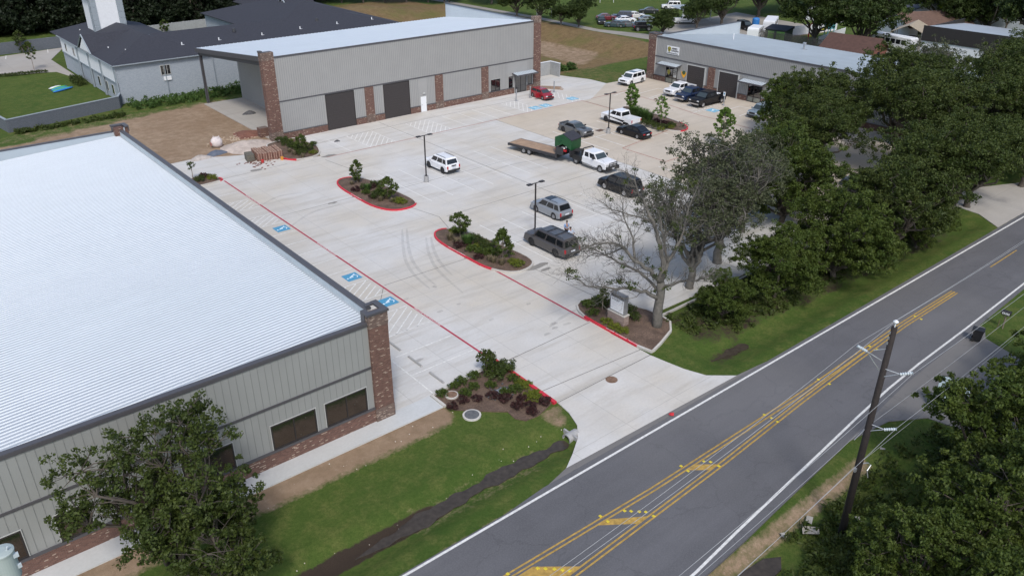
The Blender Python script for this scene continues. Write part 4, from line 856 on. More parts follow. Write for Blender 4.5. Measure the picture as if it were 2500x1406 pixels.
f = MB().box(37.9, 39.4, 129.82, 129.898, 3.35, 4.85).build('window', 'light_trim', Hh, True); MB().box(37.98, 38.35, 129.8, 129.82, 3.45, 4.78).box(38.42, 38.85, 129.8, 129.82, 3.45, 4.78).box(38.92, 39.32, 129.8, 129.82, 3.45, 4.78).build('pane', 'shop_glass', f)
MB().box(38.2, 39.3, 129.7, 129.899, 2.55, 3.1).build('air_conditioner', 'white_paint', Hh, True)
for x, y in ((34.2, 158.0), (33.6, 139.4), (34.7, 134.2), (43.0, 133.6), (49.0, 133.7), (56.3, 133.6), (63.5, 134.2), (70.7, 134.4), (77.9, 134.6)):
    z = 5.76+min(y-129.45, x-31.15 if y > 148 or x < 40 else 99)*.235; m = MB().cyl(0, 0, -.2, .42, .09, 8).box(-.12, .35, -.12, .12, -.1, .05)
    o = m.build('vent_pipe', 'white_paint', Hh); o.location = (x-50, y-145, z)
for x, y in ((38.6, 146), (39.9, 139.0), (52.6, 136.0), (68.0, 136.6)):
    o = MB().cyl(0, 0, -.2, .35, .32, 10, .2).build('roof_turbine', 'dark_steel', Hh); o.location = (x-50, y-145, 7.6)
# tower
tw = MB().box(35.3, 40.4, 152.2, 156.8, 5, 30).build('tower', 'stucco_white', Hh, True)
for c_ in ((35.26, 36.2, 152.12, 152.198), (35.2, 35.298, 152.12, 153.0), (39.4, 40.44, 152.12, 152.198)):
    m = MB(); z = 7.0
    while z < 29.5: m.box(*c_, z, z+.92); z += 1.0
    m.build('quoins', 'grey_paint', tw)
sp = MB().box(34.8, 35.22, 152.9, 156.2, 12.3, 16.5).build('sign_panel', M('sign_red', (.42, .03, .03), .5), tw)
MB().tube([(34.78, 153.4, 12.9), (34.78, 155.3, 13.2), (34.78, 153.9, 14.3), (34.78, 155.6, 15.2), (34.78, 153.6, 15.9)], .2, 6).build('sign_mark', M('sign_yellow', (.7, .3, .03), .5), sp)
# entrance porch of the hotel
pc = thing('entrance_porch', 'grey arched entrance porch with square columns behind the hotel roof', 'porch', (78, 183, 0))
m = MB()
for x, y in ((74.0, 179.5), (74.0, 186.5), (82.5, 179.5), (82.5, 186.5)): m.box(x-.4, x+.4, y-.4, y+.4, 0, 4.2)
m.build('column', 'grey_paint', pc, True)
m = MB()
for y in (179.5, 186.5):
    for k in range(12):
        a0, a1 = PI*k/12, PI*(k+1)/12; xa, xb = 78.25-3.9*math.cos(a0), 78.25-3.9*math.cos(a1); za, zb_ = 2.9+1.3*math.sin(a0), 2.9+1.3*math.sin(a1)
        m.hexa([(xa, y-.25, za), (xb, y-.25, zb_), (xb, y+.25, zb_), (xa, y+.25, za)], [(xa, y-.25, 4.9), (xb, y-.25, 4.9), (xb, y+.25, 4.9), (xa, y+.25, 4.9)])
m.build('arch', 'grey_paint', pc, True); hip(73.6, 83, 170, 187, 5.0, 7.2, 'y').build('roof', 'shingle', pc, True)
gw = MB(); gw.add([(70.2, 151.5, 6.6), (70.2, 157.8, 6.6), (70.2, 154.6, 9.3), (70.4, 151.5, 6.6), (70.4, 157.8, 6.6), (70.4, 154.6, 9.3)], [(0, 1, 2), (5, 4, 3), (0, 3, 4, 1), (1, 4, 5, 2), (2, 5, 3, 0)]); sg2 = gw.build('gable_wall', 'stucco_white', Hh, True)
st = []
for k in range(10): a = PI/2+k*PI/5; r_ = .75 if k % 2 == 0 else .3; st.append((70.15, 154.65+r_*math.cos(a), 7.5+r_*math.sin(a)))
MB().add(st+[(70.08, p[1], p[2]) for p in st], [tuple(range(10)), tuple(range(19, 9, -1))]+[(i, (i+1) % 10, 10+(i+1) % 10, 10+i) for i in range(10)]).build('star', 'dark_steel', sg2)
g = MB(); g.add([(70.0, 150.9, 6.55), (70.0, 158.3, 6.55), (70.0, 154.6, 9.6), (76, 150.9, 6.8), (76, 158.3, 6.8), (76, 154.6, 9.5)], [(0, 2, 5, 3), (1, 4, 5, 2)]); g.build('gable_roof', 'shingle', Hh, True); MB().tube([(69.95, 150.8, 6.5), (69.95, 154.6, 9.65), (69.95, 158.4, 6.5)], .12, 6).build('gable_trim', 'grey_paint', Hh, True)

def wall_run(name, label, pts, h, mat, th=.2, cap=None, post=None, cat='wall'):
    """free-standing wall or fence along a polyline"""
    t = thing(name, label, cat, (pts[0][0], pts[0][1], 0)); m = MB(); c_ = MB(); po = MB()
    for a, b_ in zip(pts, pts[1:]):
        d = Vector((b_[0]-a[0], b_[1]-a[1], 0)); n = Vector((-d.y, d.x, 0)).normalized()*th/2; z0, z1 = hz(*a)-.3, hz(*b_)-.3
        def q(k, z): return [(a[0]-n.x*k, a[1]-n.y*k, z), (b_[0]-n.x*k, b_[1]-n.y*k, z), (b_[0]+n.x*k, b_[1]+n.y*k, z), (a[0]+n.x*k, a[1]+n.y*k, z)]
        m.hexa(q(1, -.4), q(1, h)); c_.hexa(q(1.5, h), q(1.5, h+.08))
        if post:
            for k in range(int(d.length/post)+1): p_ = Vector(a).to_3d()+d.normalized()*k*post; po.box(p_.x-th*.8, p_.x+th*.8, p_.y-th*.8, p_.y+th*.8, -.3, h+.05)
    m.build('panel', mat, t, True)
    if cap: c_.build('coping', cap, t, True)
    if post: po.build('posts', mat, t, True)
    return t
wall_run('garden_wall', 'dark grey block wall closing the hotel lawn on the dirt lot side', [(31.4, 129.7), (30.6, 127.9), (15.4, 124.2), (14.6, 130), (14.6, 163)], 1.65, 'grey_block', .22, 'grey_paint')
wall_run('boundary_wall', 'tall dark blue-grey wall along the far side of the hotel parking', [(-40, 183.5), (24, 183), (47, 184), (53, 184.5)], 2.1, 'grey_block', .25)
wall_run('panel_fence', 'grey panel fence with posts behind the hotel roof', [(53.2, 184.9), (68, 186.3), (88, 187)], 2.1, 'block_grey', .12, None, 2.6, 'fence')
# ================================================================== VEHICLES  (local: nose +x, left +y)
def wheel_meshes(r, w, rimmat):
    k = (round(r, 3), round(w, 3), rimmat)
    if k in WH: return WH[k]
    t = MB(); seg = 22; prof = [(-w/2, r*.62), (-w/2, r*.93), (-w/2+.025, r), (w/2-.025, r), (w/2, r*.93), (w/2, r*.62)]
    vs = []; fs = []
    for (y, q) in prof:
        for i in range(seg): a = 2*PI*i/seg; vs.append((q*math.cos(a), y, q*math.sin(a)))
    for j in range(len(prof)-1):
        for i in range(seg): fs.append((j*seg+i, j*seg+(i+1) % seg, (j+1)*seg+(i+1) % seg, (j+1)*seg+i))
    t.add(vs, fs); ri = MB(); rr = r*.63
    for side in (-1, 1):
        y1 = side*(w/2-.01); y0 = side*(w/2-.05)
        ring = []; 
        for q, y in ((rr, y1), (rr*.86, y1), (rr*.82, y0)):
            ring.append([(q*math.cos(2*PI*i/seg), y, q*math.sin(2*PI*i/seg)) for i in range(seg)])
        v = ring[0]+ring[1]+ring[2]; ri.add(v, [(i, (i+1) % seg, seg+(i+1) % seg, seg+i) for i in range(seg)]+[(seg+i, seg+(i+1) % seg, 2*seg+(i+1) % seg, 2*seg+i) for i in range(seg)]+[tuple(range(2*seg, 3*seg))])
        for s_ in range(5):
            a = 2*PI*s_/5+.3; d = Vector((math.cos(a), 0, math.sin(a))); n = Vector((-d.z, 0, d.x))*.045
            p0 = d*.04; p1 = d*rr*.86; ya, yb = (y0, y1-side*.012)
            ri.add([(p0.x-n.x, ya, p0.z-n.z), (p1.x-n.x*.8, ya, p1.z-n.z*.8), (p1.x+n.x*.8, ya, p1.z+n.z*.8), (p0.x+n.x, ya, p0.z+n.z), (p0.x-n.x, yb, p0.z-n.z), (p1.x-n.x*.8, yb, p1.z-n.z*.8), (p1.x+n.x*.8, yb, p1.z+n.z*.8), (p0.x+n.x, yb, p0.z+n.z)], [(0,3,2,1),(4,5,6,7),(0,1,5,4),(1,2,6,5),(2,3,7,6),(3,0,4,7)])
    WH[k] = (t.mesh('tyre', 'tyre', True), ri.mesh('rim', rimmat)); return WH[k]
WH = {}
def linkmesh(name, me, parent, loc=(0, 0, 0)):
    o = bpy.data.objects.new(name, me); C.objects.link(o); o.parent = parent; o.location = loc; return o
def add_wheel(t, x, y, r, w, rimmat):
    ty, ri = wheel_meshes(r, w, rimmat); o = linkmesh('wheel', ty, t, (x, y, r)); linkmesh('rim', ri, o)
def lower_body(P, top, W, cl, wheels, r, arch=.07):
    """profile body with wheel arches; layered across the width so the shoulders are rounded. top: list of (x, z) nose to tail"""
    xs = sorted(wheels, reverse=True); ra = r+arch; nose = top[0][0]; tail = top[-1][0]
    def outline(ins, zdrop, y):
        o = []
        for i, (x, z) in enumerate(top):
            xx = x-math.copysign(ins, x) if abs(x) > abs(nose)*.9 else x; o.append((xx, y, z-(zdrop if z > .62 else 0)))
        b = []
        b.append((tail+ins+.06, y, cl+.06))
        for cx in sorted(xs):
            a0 = math.asin(max(-1, min(1, (cl-r)/ra)))
            for k in range(9): a = PI-a0-(PI-2*a0)*k/8; b.append((cx+ra*math.cos(a), y, r+ra*math.sin(a)))
        b.append((nose-ins-.06, y, cl+.06))
        return o+b
    lay = [(.14, .10, -W/2), (.06, .02, -W/2+.07), (0, 0, -W*.36), (0, -.015, 0), (0, 0, W*.36), (.06, .02, W/2-.07), (.14, .10, W/2)]
    # side skin: keep the side flat but step in only at the top edge
    L_ = [outline(a, b, y) for a, b, y in lay]; n = len(L_[0]); vs = [p for l in L_ for p in l]; fs = []
    for j in range(len(L_)-1):
        for i in range(n): fs.append((j*n+i, j*n+(i+1) % n, (j+1)*n+(i+1) % n, (j+1)*n+i))
    fs.append(tuple(range(n))); fs.append(tuple((len(L_)-1)*n+i for i in range(n-1, -1, -1)))
    return P.add(vs, fs)
def cabin(P, b0, b1, t0, t1, zb_, zt, wb_, wt):
    """tapered roof box from rear b0/t0 to front b1/t1; returns its 8 corners"""
    zm = zb_+(zt-zb_)*.86; f = .86
    def c(s, x0, x1, w_, z): return [(x0, -w_, z), (x1, -w_, z), (x1, w_, z), (x0, w_, z)]
    base = c(0, b0, b1, wb_, zb_); mid = c(0, b0+(t0-b0)*f, b1+(t1-b1)*f, wb_+(wt-wb_)*f, zm); top = c(0, t0+.06, t1-.10, wt-.07, zt)
    P.add(base+mid+top, [(0, 1, 5, 4), (1, 2, 6, 5), (2, 3, 7, 6), (3, 0, 4, 7), (4, 5, 9, 8), (5, 6, 10, 9), (6, 7, 11, 10), (7, 4, 8, 11), (8, 9, 10, 11), (3, 2, 1, 0)])
    return base, mid
def lerp(a, b, t): return tuple(a[i]+(b[i]-a[i])*t for i in range(3))
def bil(q, u, v): return lerp(lerp(q[0], q[1], u), lerp(q[3], q[2], u), v)
def window(parent, q, u0, u1, v0, v1, mat, name, d=.012):
    pts = [bil(q, u0, v0), bil(q, u1, v0), bil(q, u1, v1), bil(q, u0, v1)]
    n = (Vector(pts[1])-Vector(pts[0])).cross(Vector(pts[2])-Vector(pts[0])).normalized()
    pts = [tuple(Vector(p)+n*.002) for p in pts]; return MB().slab(pts, d).build(name, mat, parent)
def vehicle(name, label, cat, loc, rz, col, kind='suv', L=4.8, W=1.9, H=1.75, wb=2.8, r=.37, belt=1.05, hood=1.0, cl=.26, cab=None, wins=3, rim='rim', group=None, rails=True, trimcol=None, paintname=None, metal=0.0, tail='red_lamp', detail=True, roofcol=None, wx=0.0):
    t = thing(name, label, cat, loc, rz, group)
    pm = paintname or 'paint_%02d_%02d_%02d' % tuple(int(c*99) for c in col)
    if pm not in MATS: paint(pm, col, metal)
    h = L/2; fa, ra_ = wx+wb/2, wx-wb/2
    b0, b1, t0, t1 = cab or (-h+.08, h-1.25, -h+.35, h-1.9)
    P = MB()
    if kind in ('suv', 'van'):
        top = [(h, .5), (h-.01, .72), (h-.12, hood-.12), (h-.4, hood), (b1, belt-.02), (b0, belt), (-h+.02, belt-.08), (-h, .6), (-h+.05, .42)]
    elif kind == 'hatch':
        top = [(h, .42), (h-.03, .58), (h-.25, hood-.12), (h-.6, hood), (b1, belt-.02), (b0, belt), (-h+.04, belt-.15), (-h, .6), (-h+.05, .4)]
    elif kind in ('sedan', 'coupe'):
        dk = belt+.0
        top = [(h, .42), (h-.02, .58), (h-.22, hood-.1), (h-.6, hood), (b1, belt-.02), (b0, dk), (-h+.12, dk-.02), (-h+.02, dk-.14), (-h, .55), (-h+.05, .38)]
    else:
        bedz = belt-.42
        top = [(h, .52), (h-.01, .8), (h-.1, hood-.1), (h-.38, hood), (b1, belt-.02), (b0+.02, belt), (b0, bedz), (-h+.06, bedz), (-h+.0, .62), (-h+.06, .5)]
    lower_body(P, top, W, cl, (fa, ra_), r)
    base, mid = cabin(P, b0, b1, t0, t1, belt-.03, H, W/2-.10, W/2-.24)
    body = P.build('body', pm, t)
    # underbody and wheel wells
    MB().box(-h+.25, h-.25, -W/2+.16, W/2-.16, cl-.02, .75).build('underbody', 'black_plastic', t)
    qs = {'r': [base[0], base[1], mid[1], mid[0]], 'l': [base[2], base[3], mid[3], mid[2]], 'f': [base[1], base[2], mid[2], mid[1]], 'b': [base[3], base[0], mid[0], mid[3]]}
    window(t, qs['f'], .05, .95, .12, .93, 'windscreen', 'windscreen')
    if kind != 'coupe' or True: window(t, qs['b'], .07, .93, .14, .9, 'car_glass', 'rear_window')
    cuts = {2: [(.06, .47), (.52, .95)], 3: [(.05, .25), (.29, .60), (.64, .955)], 1: [(.15, .93)], 4: [(.04, .2), (.23, .43), (.46, .68), (.71, .955)]}[wins]
    for u0, u1 in cuts:
        window(t, qs['r'], u0, u1, .14, .9, 'car_glass', 'side_window'); window(t, qs['l'], 1-u1, 1-u0, .14, .9, 'car_glass', 'side_window')
    wd = .24 if r > .36 else .21
    for x in (fa, ra_):
        for s in (-1, 1): add_wheel(t, x, s*(W/2-wd/2+.0), r, wd, rim)
    zf = hood-.2
    for s in (-1, 1):
        MB().slab([(h-.03, s*(W/2-.12)-.0, zf-.1), (h-.03, s*(W/2-.12), zf+.08), (h-.03, s*(W/2-.47), zf+.06), (h-.03, s*(W/2-.47), zf-.08)][::s], .03).build('headlight', 'clear_lamp', t)
        if kind in ('suv', 'van', 'pickup'): MB().box(-h-.012, -h+.1, min(s*(W/2-.2), s*(W/2-.06)), max(s*(W/2-.2), s*(W/2-.06)), belt-.42, belt-.08).build('tail_light', tail, t)
        else: MB().box(-h-.012, -h+.12, min(s*(W/2-.42), s*(W/2-.1)), max(s*(W/2-.42), s*(W/2-.1)), belt-.28, belt-.14).build('tail_light', tail, t)
        mx = b1-(b1-t1)*.28
        MB().box(mx-.08, mx+.06, min(s*(W/2-.08), s*(W/2+.16)), max(s*(W/2-.08), s*(W/2+.16)), belt+.02, belt+.18).build('mirror', trimcol or pm, t)
    MB().box(h-.02, h+.015, -W*.24, W*.24, zf-.18, zf+.06).build('grille', 'black_plastic' if not trimcol else trimcol, t)
    MB().box(h-.1, h+.05, -W/2+.12, W/2-.12, cl+.04, cl+.24).build('front_bumper', 'black_plastic' if kind != 'pickup' else 'chrome', t)
    MB().box(-h-.06, -h+.1, -W/2+.12, W/2-.12, cl+.06, cl+.26).build('rear_bumper', 'black_plastic' if kind != 'pickup' else 'chrome', t)
    MB().box(-h-.075, -h-.062, -.26, .26, cl+.3 if kind == 'pickup' else belt-.38, cl+.45 if kind == 'pickup' else belt-.22).build('number_plate', 'plate', t)
    if rails and kind in ('suv', 'van'):
        for s in (-1, 1): MB().tube([(t0+.2, s*(W/2-.34), H-.02), (t0+.3, s*(W/2-.34), H+.05), (t1-.35, s*(W/2-.34), H+.05), (t1-.2, s*(W/2-.34), H-.02)], .025, 6).build('roof_rail', 'black_plastic', t)
    if kind == 'pickup':
        z0, z1 = bedz, belt+.0
        m = MB(); x0, x1 = -h+.03, b0-.02
        m.box(x0, x1, W/2-.12, W/2-.01, z0-.1, z1).box(x0, x1, -W/2+.01, -W/2+.12, z0-.1, z1).box(x0, x0+.07, -W/2+.12, W/2-.12, z0-.1, z1).box(x1-.06, x1, -W/2+.12, W/2-.12, z0-.1, z1)
        m.build('cargo_bed', pm, t); MB().box(x0+.07, x1-.06, -W/2+.12, W/2-.12, z0, z0+.03).build('bed_liner', 'black_plastic', t)
        for s in (-1, 1): MB().box(ra_+r+.2, fa-r-.2, min(s*(W/2-.1), s*(W/2+.06)), max(s*(W/2-.1), s*(W/2+.06)), cl-.0, cl+.07).build('side_step', 'black_plastic', t)
    return t
WHITE = (.74, .75, .77); BLACK = (.012, .012, .014)
UP, DN, LF, RT = PI/2, -PI/2, PI, 0.0
v = vehicle('parked_suv', 'long dark grey-brown suv parked by the near lamp post, two men behind it', 'suv', (46.15, 50.25, 0), UP, (.06, .055, .055), 'suv', 5.7, 2.02, 1.9, 3.3, .40, 1.13, 1.12, .3, (-2.72, 1.55, -2.5, .95), 3, 'rim_dark')
for x in (-1.2, -.1): MB().box(x-.03, x+.03, -.66, .66, 1.93, 1.97).build('roof_bar', 'black_plastic', v)
v = vehicle('parked_suv', 'silver compact suv parked just beyond the near lamp post', 'suv', (51.9, 56.65, 0), UP, (.30, .32, .345), 'suv', 4.62, 1.83, 1.72, 2.67, .35, 1.0, .98, .24, (-2.15, 1.25, -1.75, .45), 3, 'rim', metal=.4)
MB().box(-.35, .5, -.5, .5, 1.722, 1.728).build('sunroof', 'car_glass', v)
v = vehicle('parked_suv', 'black full size suv with chrome wheels parked behind the bare tree tips', 'suv', (62.1, 56.75, 0), UP, (.012, .012, .015), 'suv', 5.15, 2.0, 1.88, 2.95, .40, 1.12, 1.1, .3, (-2.4, 1.4, -2.15, .8), 3, 'chrome')
v = vehicle('parked_suv', 'white off-road suv with black wheels parked beside the far left lamp post', 'suv', (51.35, 75.1, 0), UP, WHITE, 'suv', 4.75, 1.9, 1.84, 2.79, .40, 1.13, 1.1, .36, (-2.15, 1.15, -1.85, .5), 3, 'rim_dark', trimcol=None)
MB().box(-2.45, -2.37, -.3, .3, 1.02, 1.12).build('tailgate_badge', 'black_plastic', v)
v = vehicle('parked_suv', 'white full size suv with sunroof parked alone at the edge of the grass', 'suv', (100.3, 90.6, 0), LF+.12, WHITE, 'suv', 5.2, 2.04, 1.9, 2.95, .40, 1.13, 1.1, .3, (-2.45, 1.4, -2.2, .8), 3, 'rim')
MB().box(-.5, .45, -.5, .5, 1.90, 1.91).build('sunroof', 'car_glass', v)
v = vehicle('parked_coupe', 'dark grey muscle coupe with a tail spoiler parked behind the trailer', 'coupe', (73.55, 75.8, 0), DN, (.095, .10, .105), 'coupe', 5.02, 1.92, 1.45, 2.95, .36, .98, .97, .16, (-1.75, .95, -.95, .15), 1, 'rim_dark', trimcol='black_plastic')
MB().box(-2.48, -2.15, -.82, .82, 1.03, 1.07).box(-2.4, -2.3, -.75, -.68, .96, 1.03).box(-2.4, -2.3, .68, .75, .96, 1.03).build('spoiler', 'dark_steel', v); MB().box(1.1, 1.75, -.3, .3, .975, 1.01).build('bonnet_scoop', 'black_plastic', v)
v = vehicle('parked_sedan', 'black sedan parked next to the white pickup in the tan court', 'sedan', (78.65, 70.1, 0), UP, (.014, .014, .016), 'sedan', 4.85, 1.83, 1.47, 2.78, .34, .97, .93, .17, (-1.95, 1.15, -.95, .25), 2, 'rim')
v = vehicle('parked_pickup', 'white crew cab pickup with faint door lettering parked by the planted island', 'pickup truck', (81.55, 75.3, 0), UP, WHITE, 'pickup', 5.89, 2.03, 1.93, 3.68, .41, 1.22, 1.2, .42, (-.98, 1.35, -.8, .65), 2, 'rim_dark')
MB().box(-2.86, -1.02, -.86, .86, 1.20, 1.235).build('bed_cover', 'paint_73_74_76', v)
M('faded_green', (.35, .45, .4), .7); MB().box(-.75, -.15, -1.022, -1.016, .75, .95).box(.2, .35, -1.022, -1.016, .75, 1.0).build('door_lettering', 'faded_green', v)
vehicle('parked_pickup', 'white pickup mostly hidden behind the dark blue truck by the roll-up door', 'pickup truck', (100.7, 80.9, 0), LF, WHITE, 'pickup', 5.7, 2.0, 1.88, 3.6, .4, 1.2, 1.15, .4, (-.98, 1.35, -.8, .65), 2, 'rim')
v = vehicle('parked_pickup', 'dark blue crew cab pickup between the white and the black trucks', 'pickup truck', (99.5, 77.6, 0), LF, (.008, .02, .06), 'pickup', 5.8, 2.03, 1.95, 3.65, .42, 1.24, 1.2, .44, (-.98, 1.35, -.8, .65), 2, 'rim_dark')
v = vehicle('parked_pickup', 'black heavy pickup with wide rear fenders standing over the hatched bay', 'pickup truck', (99.1, 74.2, 0), LF, (.011, .011, .013), 'pickup', 6.5, 2.05, 2.02, 4.35, .43, 1.3, 1.28, .46, (-1.05, 1.75, -.85, .95), 2, 'chrome')
for s in (-1, 1): MB().tube([(-2.75, s*1.12, .5), (-2.55, s*1.14, .95), (-2.15, s*1.15, 1.05), (-1.75, s*1.14, .95), (-1.6, s*1.1, .5)], .13, 8).build('fender', 'paint_01_01_01' if 'paint_01_01_01' in MATS else 'black_plastic', v)
MB().box(-2.6, -1.6, -.45, .35, 1.25, 1.33).build('white_board', 'white_paint', v)
v = vehicle('parked_hatchback', 'red hatchback with its front door open beside the tall warehouse entrance', 'hatchback', (82.5, 92.8, 0), DN-.1, (.26, .012, .022), 'hatch', 4.25, 1.72, 1.46, 2.6, .32, .98, .9, .18, (-1.95, 1.3, -1.5, .35), 2, 'rim')
MB().hexa([(.55, -.88, .35), (.62, -1.62, .35), (.66, -1.62, .35), (.61, -.88, .35)], [(.5, -.86, .98), (.57, -1.6, .98), (.61, -1.6, .98), (.56, -.86, .98)]).build('open_door', 'paint_25_01_02', v)
vehicle('parked_sedan', 'dark car half hidden behind the grey leafless branches at the tan court', 'sedan', (72.2, 52.9, 0), UP, (.03, .035, .045), 'sedan', 4.8, 1.83, 1.46, 2.75, .34, .97, .93, .17, (-1.95, 1.15, -.95, .25), 2)
vehicle('parked_suv', 'pale blue-grey suv with only its nose showing beside the oak crown at the shops', 'suv', (100.0, 65.2, 0), LF, (.19, .24, .28), 'suv', 4.9, 1.9, 1.75, 2.85, .37, 1.05, 1.02, .26, (-2.3, 1.3, -2.0, .6), 3)
vehicle('parked_sedan', 'dark car in the shade under the oak crowns, the nearer of two', 'sedan', (80.6, 38.4, 0), UP, (.02, .024, .032), 'sedan', 4.8, 1.83, 1.46, 2.75, .34, .97, .93, .17, (-1.95, 1.15, -.95, .25), 2)
vehicle('parked_sedan', 'blue-grey car in the shade under the oak crowns, the farther of two', 'sedan', (83.2, 40.2, 0), UP, (.05, .07, .095), 'sedan', 4.8, 1.83, 1.46, 2.75, .34, .97, .93, .17, (-1.95, 1.15, -.95, .25), 2)

# ---- white flatbed truck towing a gooseneck trailer with a green container --
ft = thing('flatbed_truck', 'white crew cab truck with a black flat bed and front guard towing the long trailer', 'truck', (65.65, 64.45, 0), DN)
P = MB(); wm_ = 'paint_73_74_76'; h = 3.0
lower_body(P, [(h, .6), (h-.01, .85), (h-.12, 1.18), (h-.45, 1.28), (1.35, 1.33), (-.95, 1.33), (-1.0, .75), (-1.02, .6)], 2.0, .5, (2.0,), .42)
base, mid = cabin(P, -.93, 1.4, -.85, .75, 1.28, 2.0, .92, .78); P.build('body', wm_, ft)
for q, a, b_, nm, mt in (([base[1], base[2], mid[2], mid[1]], .05, .95, 'windscreen', 'windscreen'), ([base[3], base[0], mid[0], mid[3]], .1, .9, 'rear_window', 'car_glass')): window(ft, q, a, b_, .1, .92, mt, nm)
for q in ([base[0], base[1], mid[1], mid[0]], [base[2], base[3], mid[3], mid[2]]):
    for u0, u1 in ((.12, .42), (.52, .93)):
        a, b_ = (u0, u1) if q[0] == base[0] else (1-u1, 1-u0); window(ft, q, a, b_, .12, .9, 'car_glass', 'side_window')
for x, s in ((2.0, -1), (2.0, 1), (-2.0, -1), (-2.0, 1)): add_wheel(ft, x, s*.87, .42, .26, 'rim')
MB().box(-3.1, -1.05, -1.05, 1.05, .95, 1.1).box(-3.1, -1.05, -1.03, -.75, .62, .95).box(-3.1, -1.05, .75, 1.03, .62, .95).build('flat_bed', 'black_plastic', ft)
MB().box(-2.6, -1.4, -.98, -.62, .5, .94).box(-3.0, 1, -.45, .45, .55, .9).build('chassis', 'black_plastic', ft)
MB().tube([(-1.05, -.98, 1.1), (-1.05, -.92, 1.95), (-1.05, -.7, 2.12), (-1.05, .7, 2.12), (-1.05, .92, 1.95), (-1.05, .98, 1.1)], .07, 8).build('headache_rack', 'black_plastic', ft)
MB().box(2.95, 3.2, -.98, .98, .45, .85).tube([(3.12, -.62, .8), (3.15, -.62, 1.3), (3.15, .62, 1.3), (3.12, .62, .8)], .05, 8).tube([(3.13, -.62, 1.05), (3.13, .62, 1.05)], .04, 6).tube([(3.1, 0, .8), (3.14, 0, 1.3)], .04, 6).build('front_guard', 'black_plastic', ft)
for s in (-1, 1):
    MB().box(2.93, 3.02, min(s*.62, s*.95), max(s*.62, s*.95), .9, 1.12).build('headlight', 'clear_lamp', ft); MB().box(.9, 1.02, min(s*1.0, s*1.25), max(s*1.0, s*1.25), 1.35, 1.68).build('mirror', 'black_plastic', ft); MB().box(-.8, 1.4, min(s*.95, s*1.1), max(s*.95, s*1.1), .42, .5).build('side_step', 'chrome', ft)
MB().box(3.2, 3.215, -.2, .2, .55, .7).build('number_plate', 'plate', ft)
tr = thing('gooseneck_trailer', 'long gooseneck trailer with a worn plank deck behind the white truck', 'trailer', (64.0, 71.8, 0), -PI/2+.18)
MB().box(-4.3, 2.9, -1.08, 1.08, .86, .92).build('deck', 'wood_deck', tr)
MB().box(-4.35, 2.95, -1.26, -1.1, .62, .9).box(-4.35, 2.95, 1.1, 1.26, .62, .9).box(-4.45, -4.3, -1.26, 1.26, .6, .88).box(2.9, 3.2, -1.26, 1.26, .5, 1.0).box(-4.2, 2.9, -.5, -.35, .55, .85).box(-4.2, 2.9, .35, .5, .55, .85).build('frame', 'dark_steel', tr)
MB().box(3.0, 3.2, -1.2, -1.0, .5, 1.95).box(3.0, 3.2, 1.0, 1.2, .5, 1.95).box(3.2, 4.1, -1.2, -1.05, 1.0, 1.9).box(3.2, 4.1, 1.05, 1.2, 1.0, 1.9).hexa([(3.1, -.3, 1.0), (6.2, -.12, 1.75), (6.2, .12, 1.75), (3.1, .3, 1.0)], [(3.1, -.3, 1.35), (6.2, -.12, 2.0), (6.2, .12, 2.0), (3.1, .3, 1.35)]).box(6.0, 6.2, -.1, .1, 1.05, 1.8).box(3.1, 4.0, -1.0, 1.0, .95, 1.05).build('gooseneck', 'dark_steel', tr)
for x in (-1.9, -1.05):
    for s in (-1, 1): add_wheel(tr, x, s*1.14, .38, .22, 'rim')
MB().box(-4.46, -4.45, -1.1, -.9, .68, .8).build('marker_light', 'red_lamp', tr)
ct = thing('feeder_box', 'dark green metal hopper with a peaked black lid carried on the trailer neck', 'feeder', (64.75, 68.0, 1.35), -PI+.18)
M('box_green', (.012, .075, .025), .45, .1, .15, 2)
MB().add([(-1.0, -1.2, .4), (1.0, -1.2, .4), (1.0, 1.2, .4), (-1.0, 1.2, .4), (-1.0, -1.2, 1.6), (1.0, -1.2, 1.6), (1.0, 1.2, 1.6), (-1.0, 1.2, 1.6), (-1.0, 0, 2.15), (1.0, 0, 2.15), (-1.0, 0, .95), (1.0, 0, .95)],
    [(0, 4, 8, 10), (3, 10, 8, 7), (1, 11, 9, 5), (2, 6, 9, 11), (0, 1, 5, 4), (3, 7, 6, 2), (4, 5, 9, 8), (7, 8, 9, 6), (0, 10, 11, 1), (3, 2, 11, 10)]).build('hopper', 'box_green', ct)
MB().hexa([(-1.05, -.02, 2.17), (1.05, -.02, 2.17), (1.05, 1.3, 1.58), (-1.05, 1.3, 1.58)], [(-1.05, -.02, 2.23), (1.05, -.02, 2.23), (1.05, 1.3, 1.64), (-1.05, 1.3, 1.64)]).build('lid', 'shingle', ct)
MB().box(-.9, .9, -1.24, -1.2, 1.0, 1.1).box(-.2, .2, -1.26, -1.2, .7, .8).tube([(1.02, -.2, 1.3), (1.02, -.6, 1.1)], .04, 6).build('handle', 'box_green', ct); MB().box(1.01, 1.15, -1.0, .6, .12, .34).build('marker_board', 'red_lamp', ct); MB().box(-.95, 1.0, -1.1, -1.0, -.3, .4).box(-.95, 1.0, 1.0, 1.1, -.3, .4).build('stand', 'dark_steel', ct); MB().blob((.9, 0, .45), (.35, .35, .16), 12, 6).build('drum', 'steel', ct)

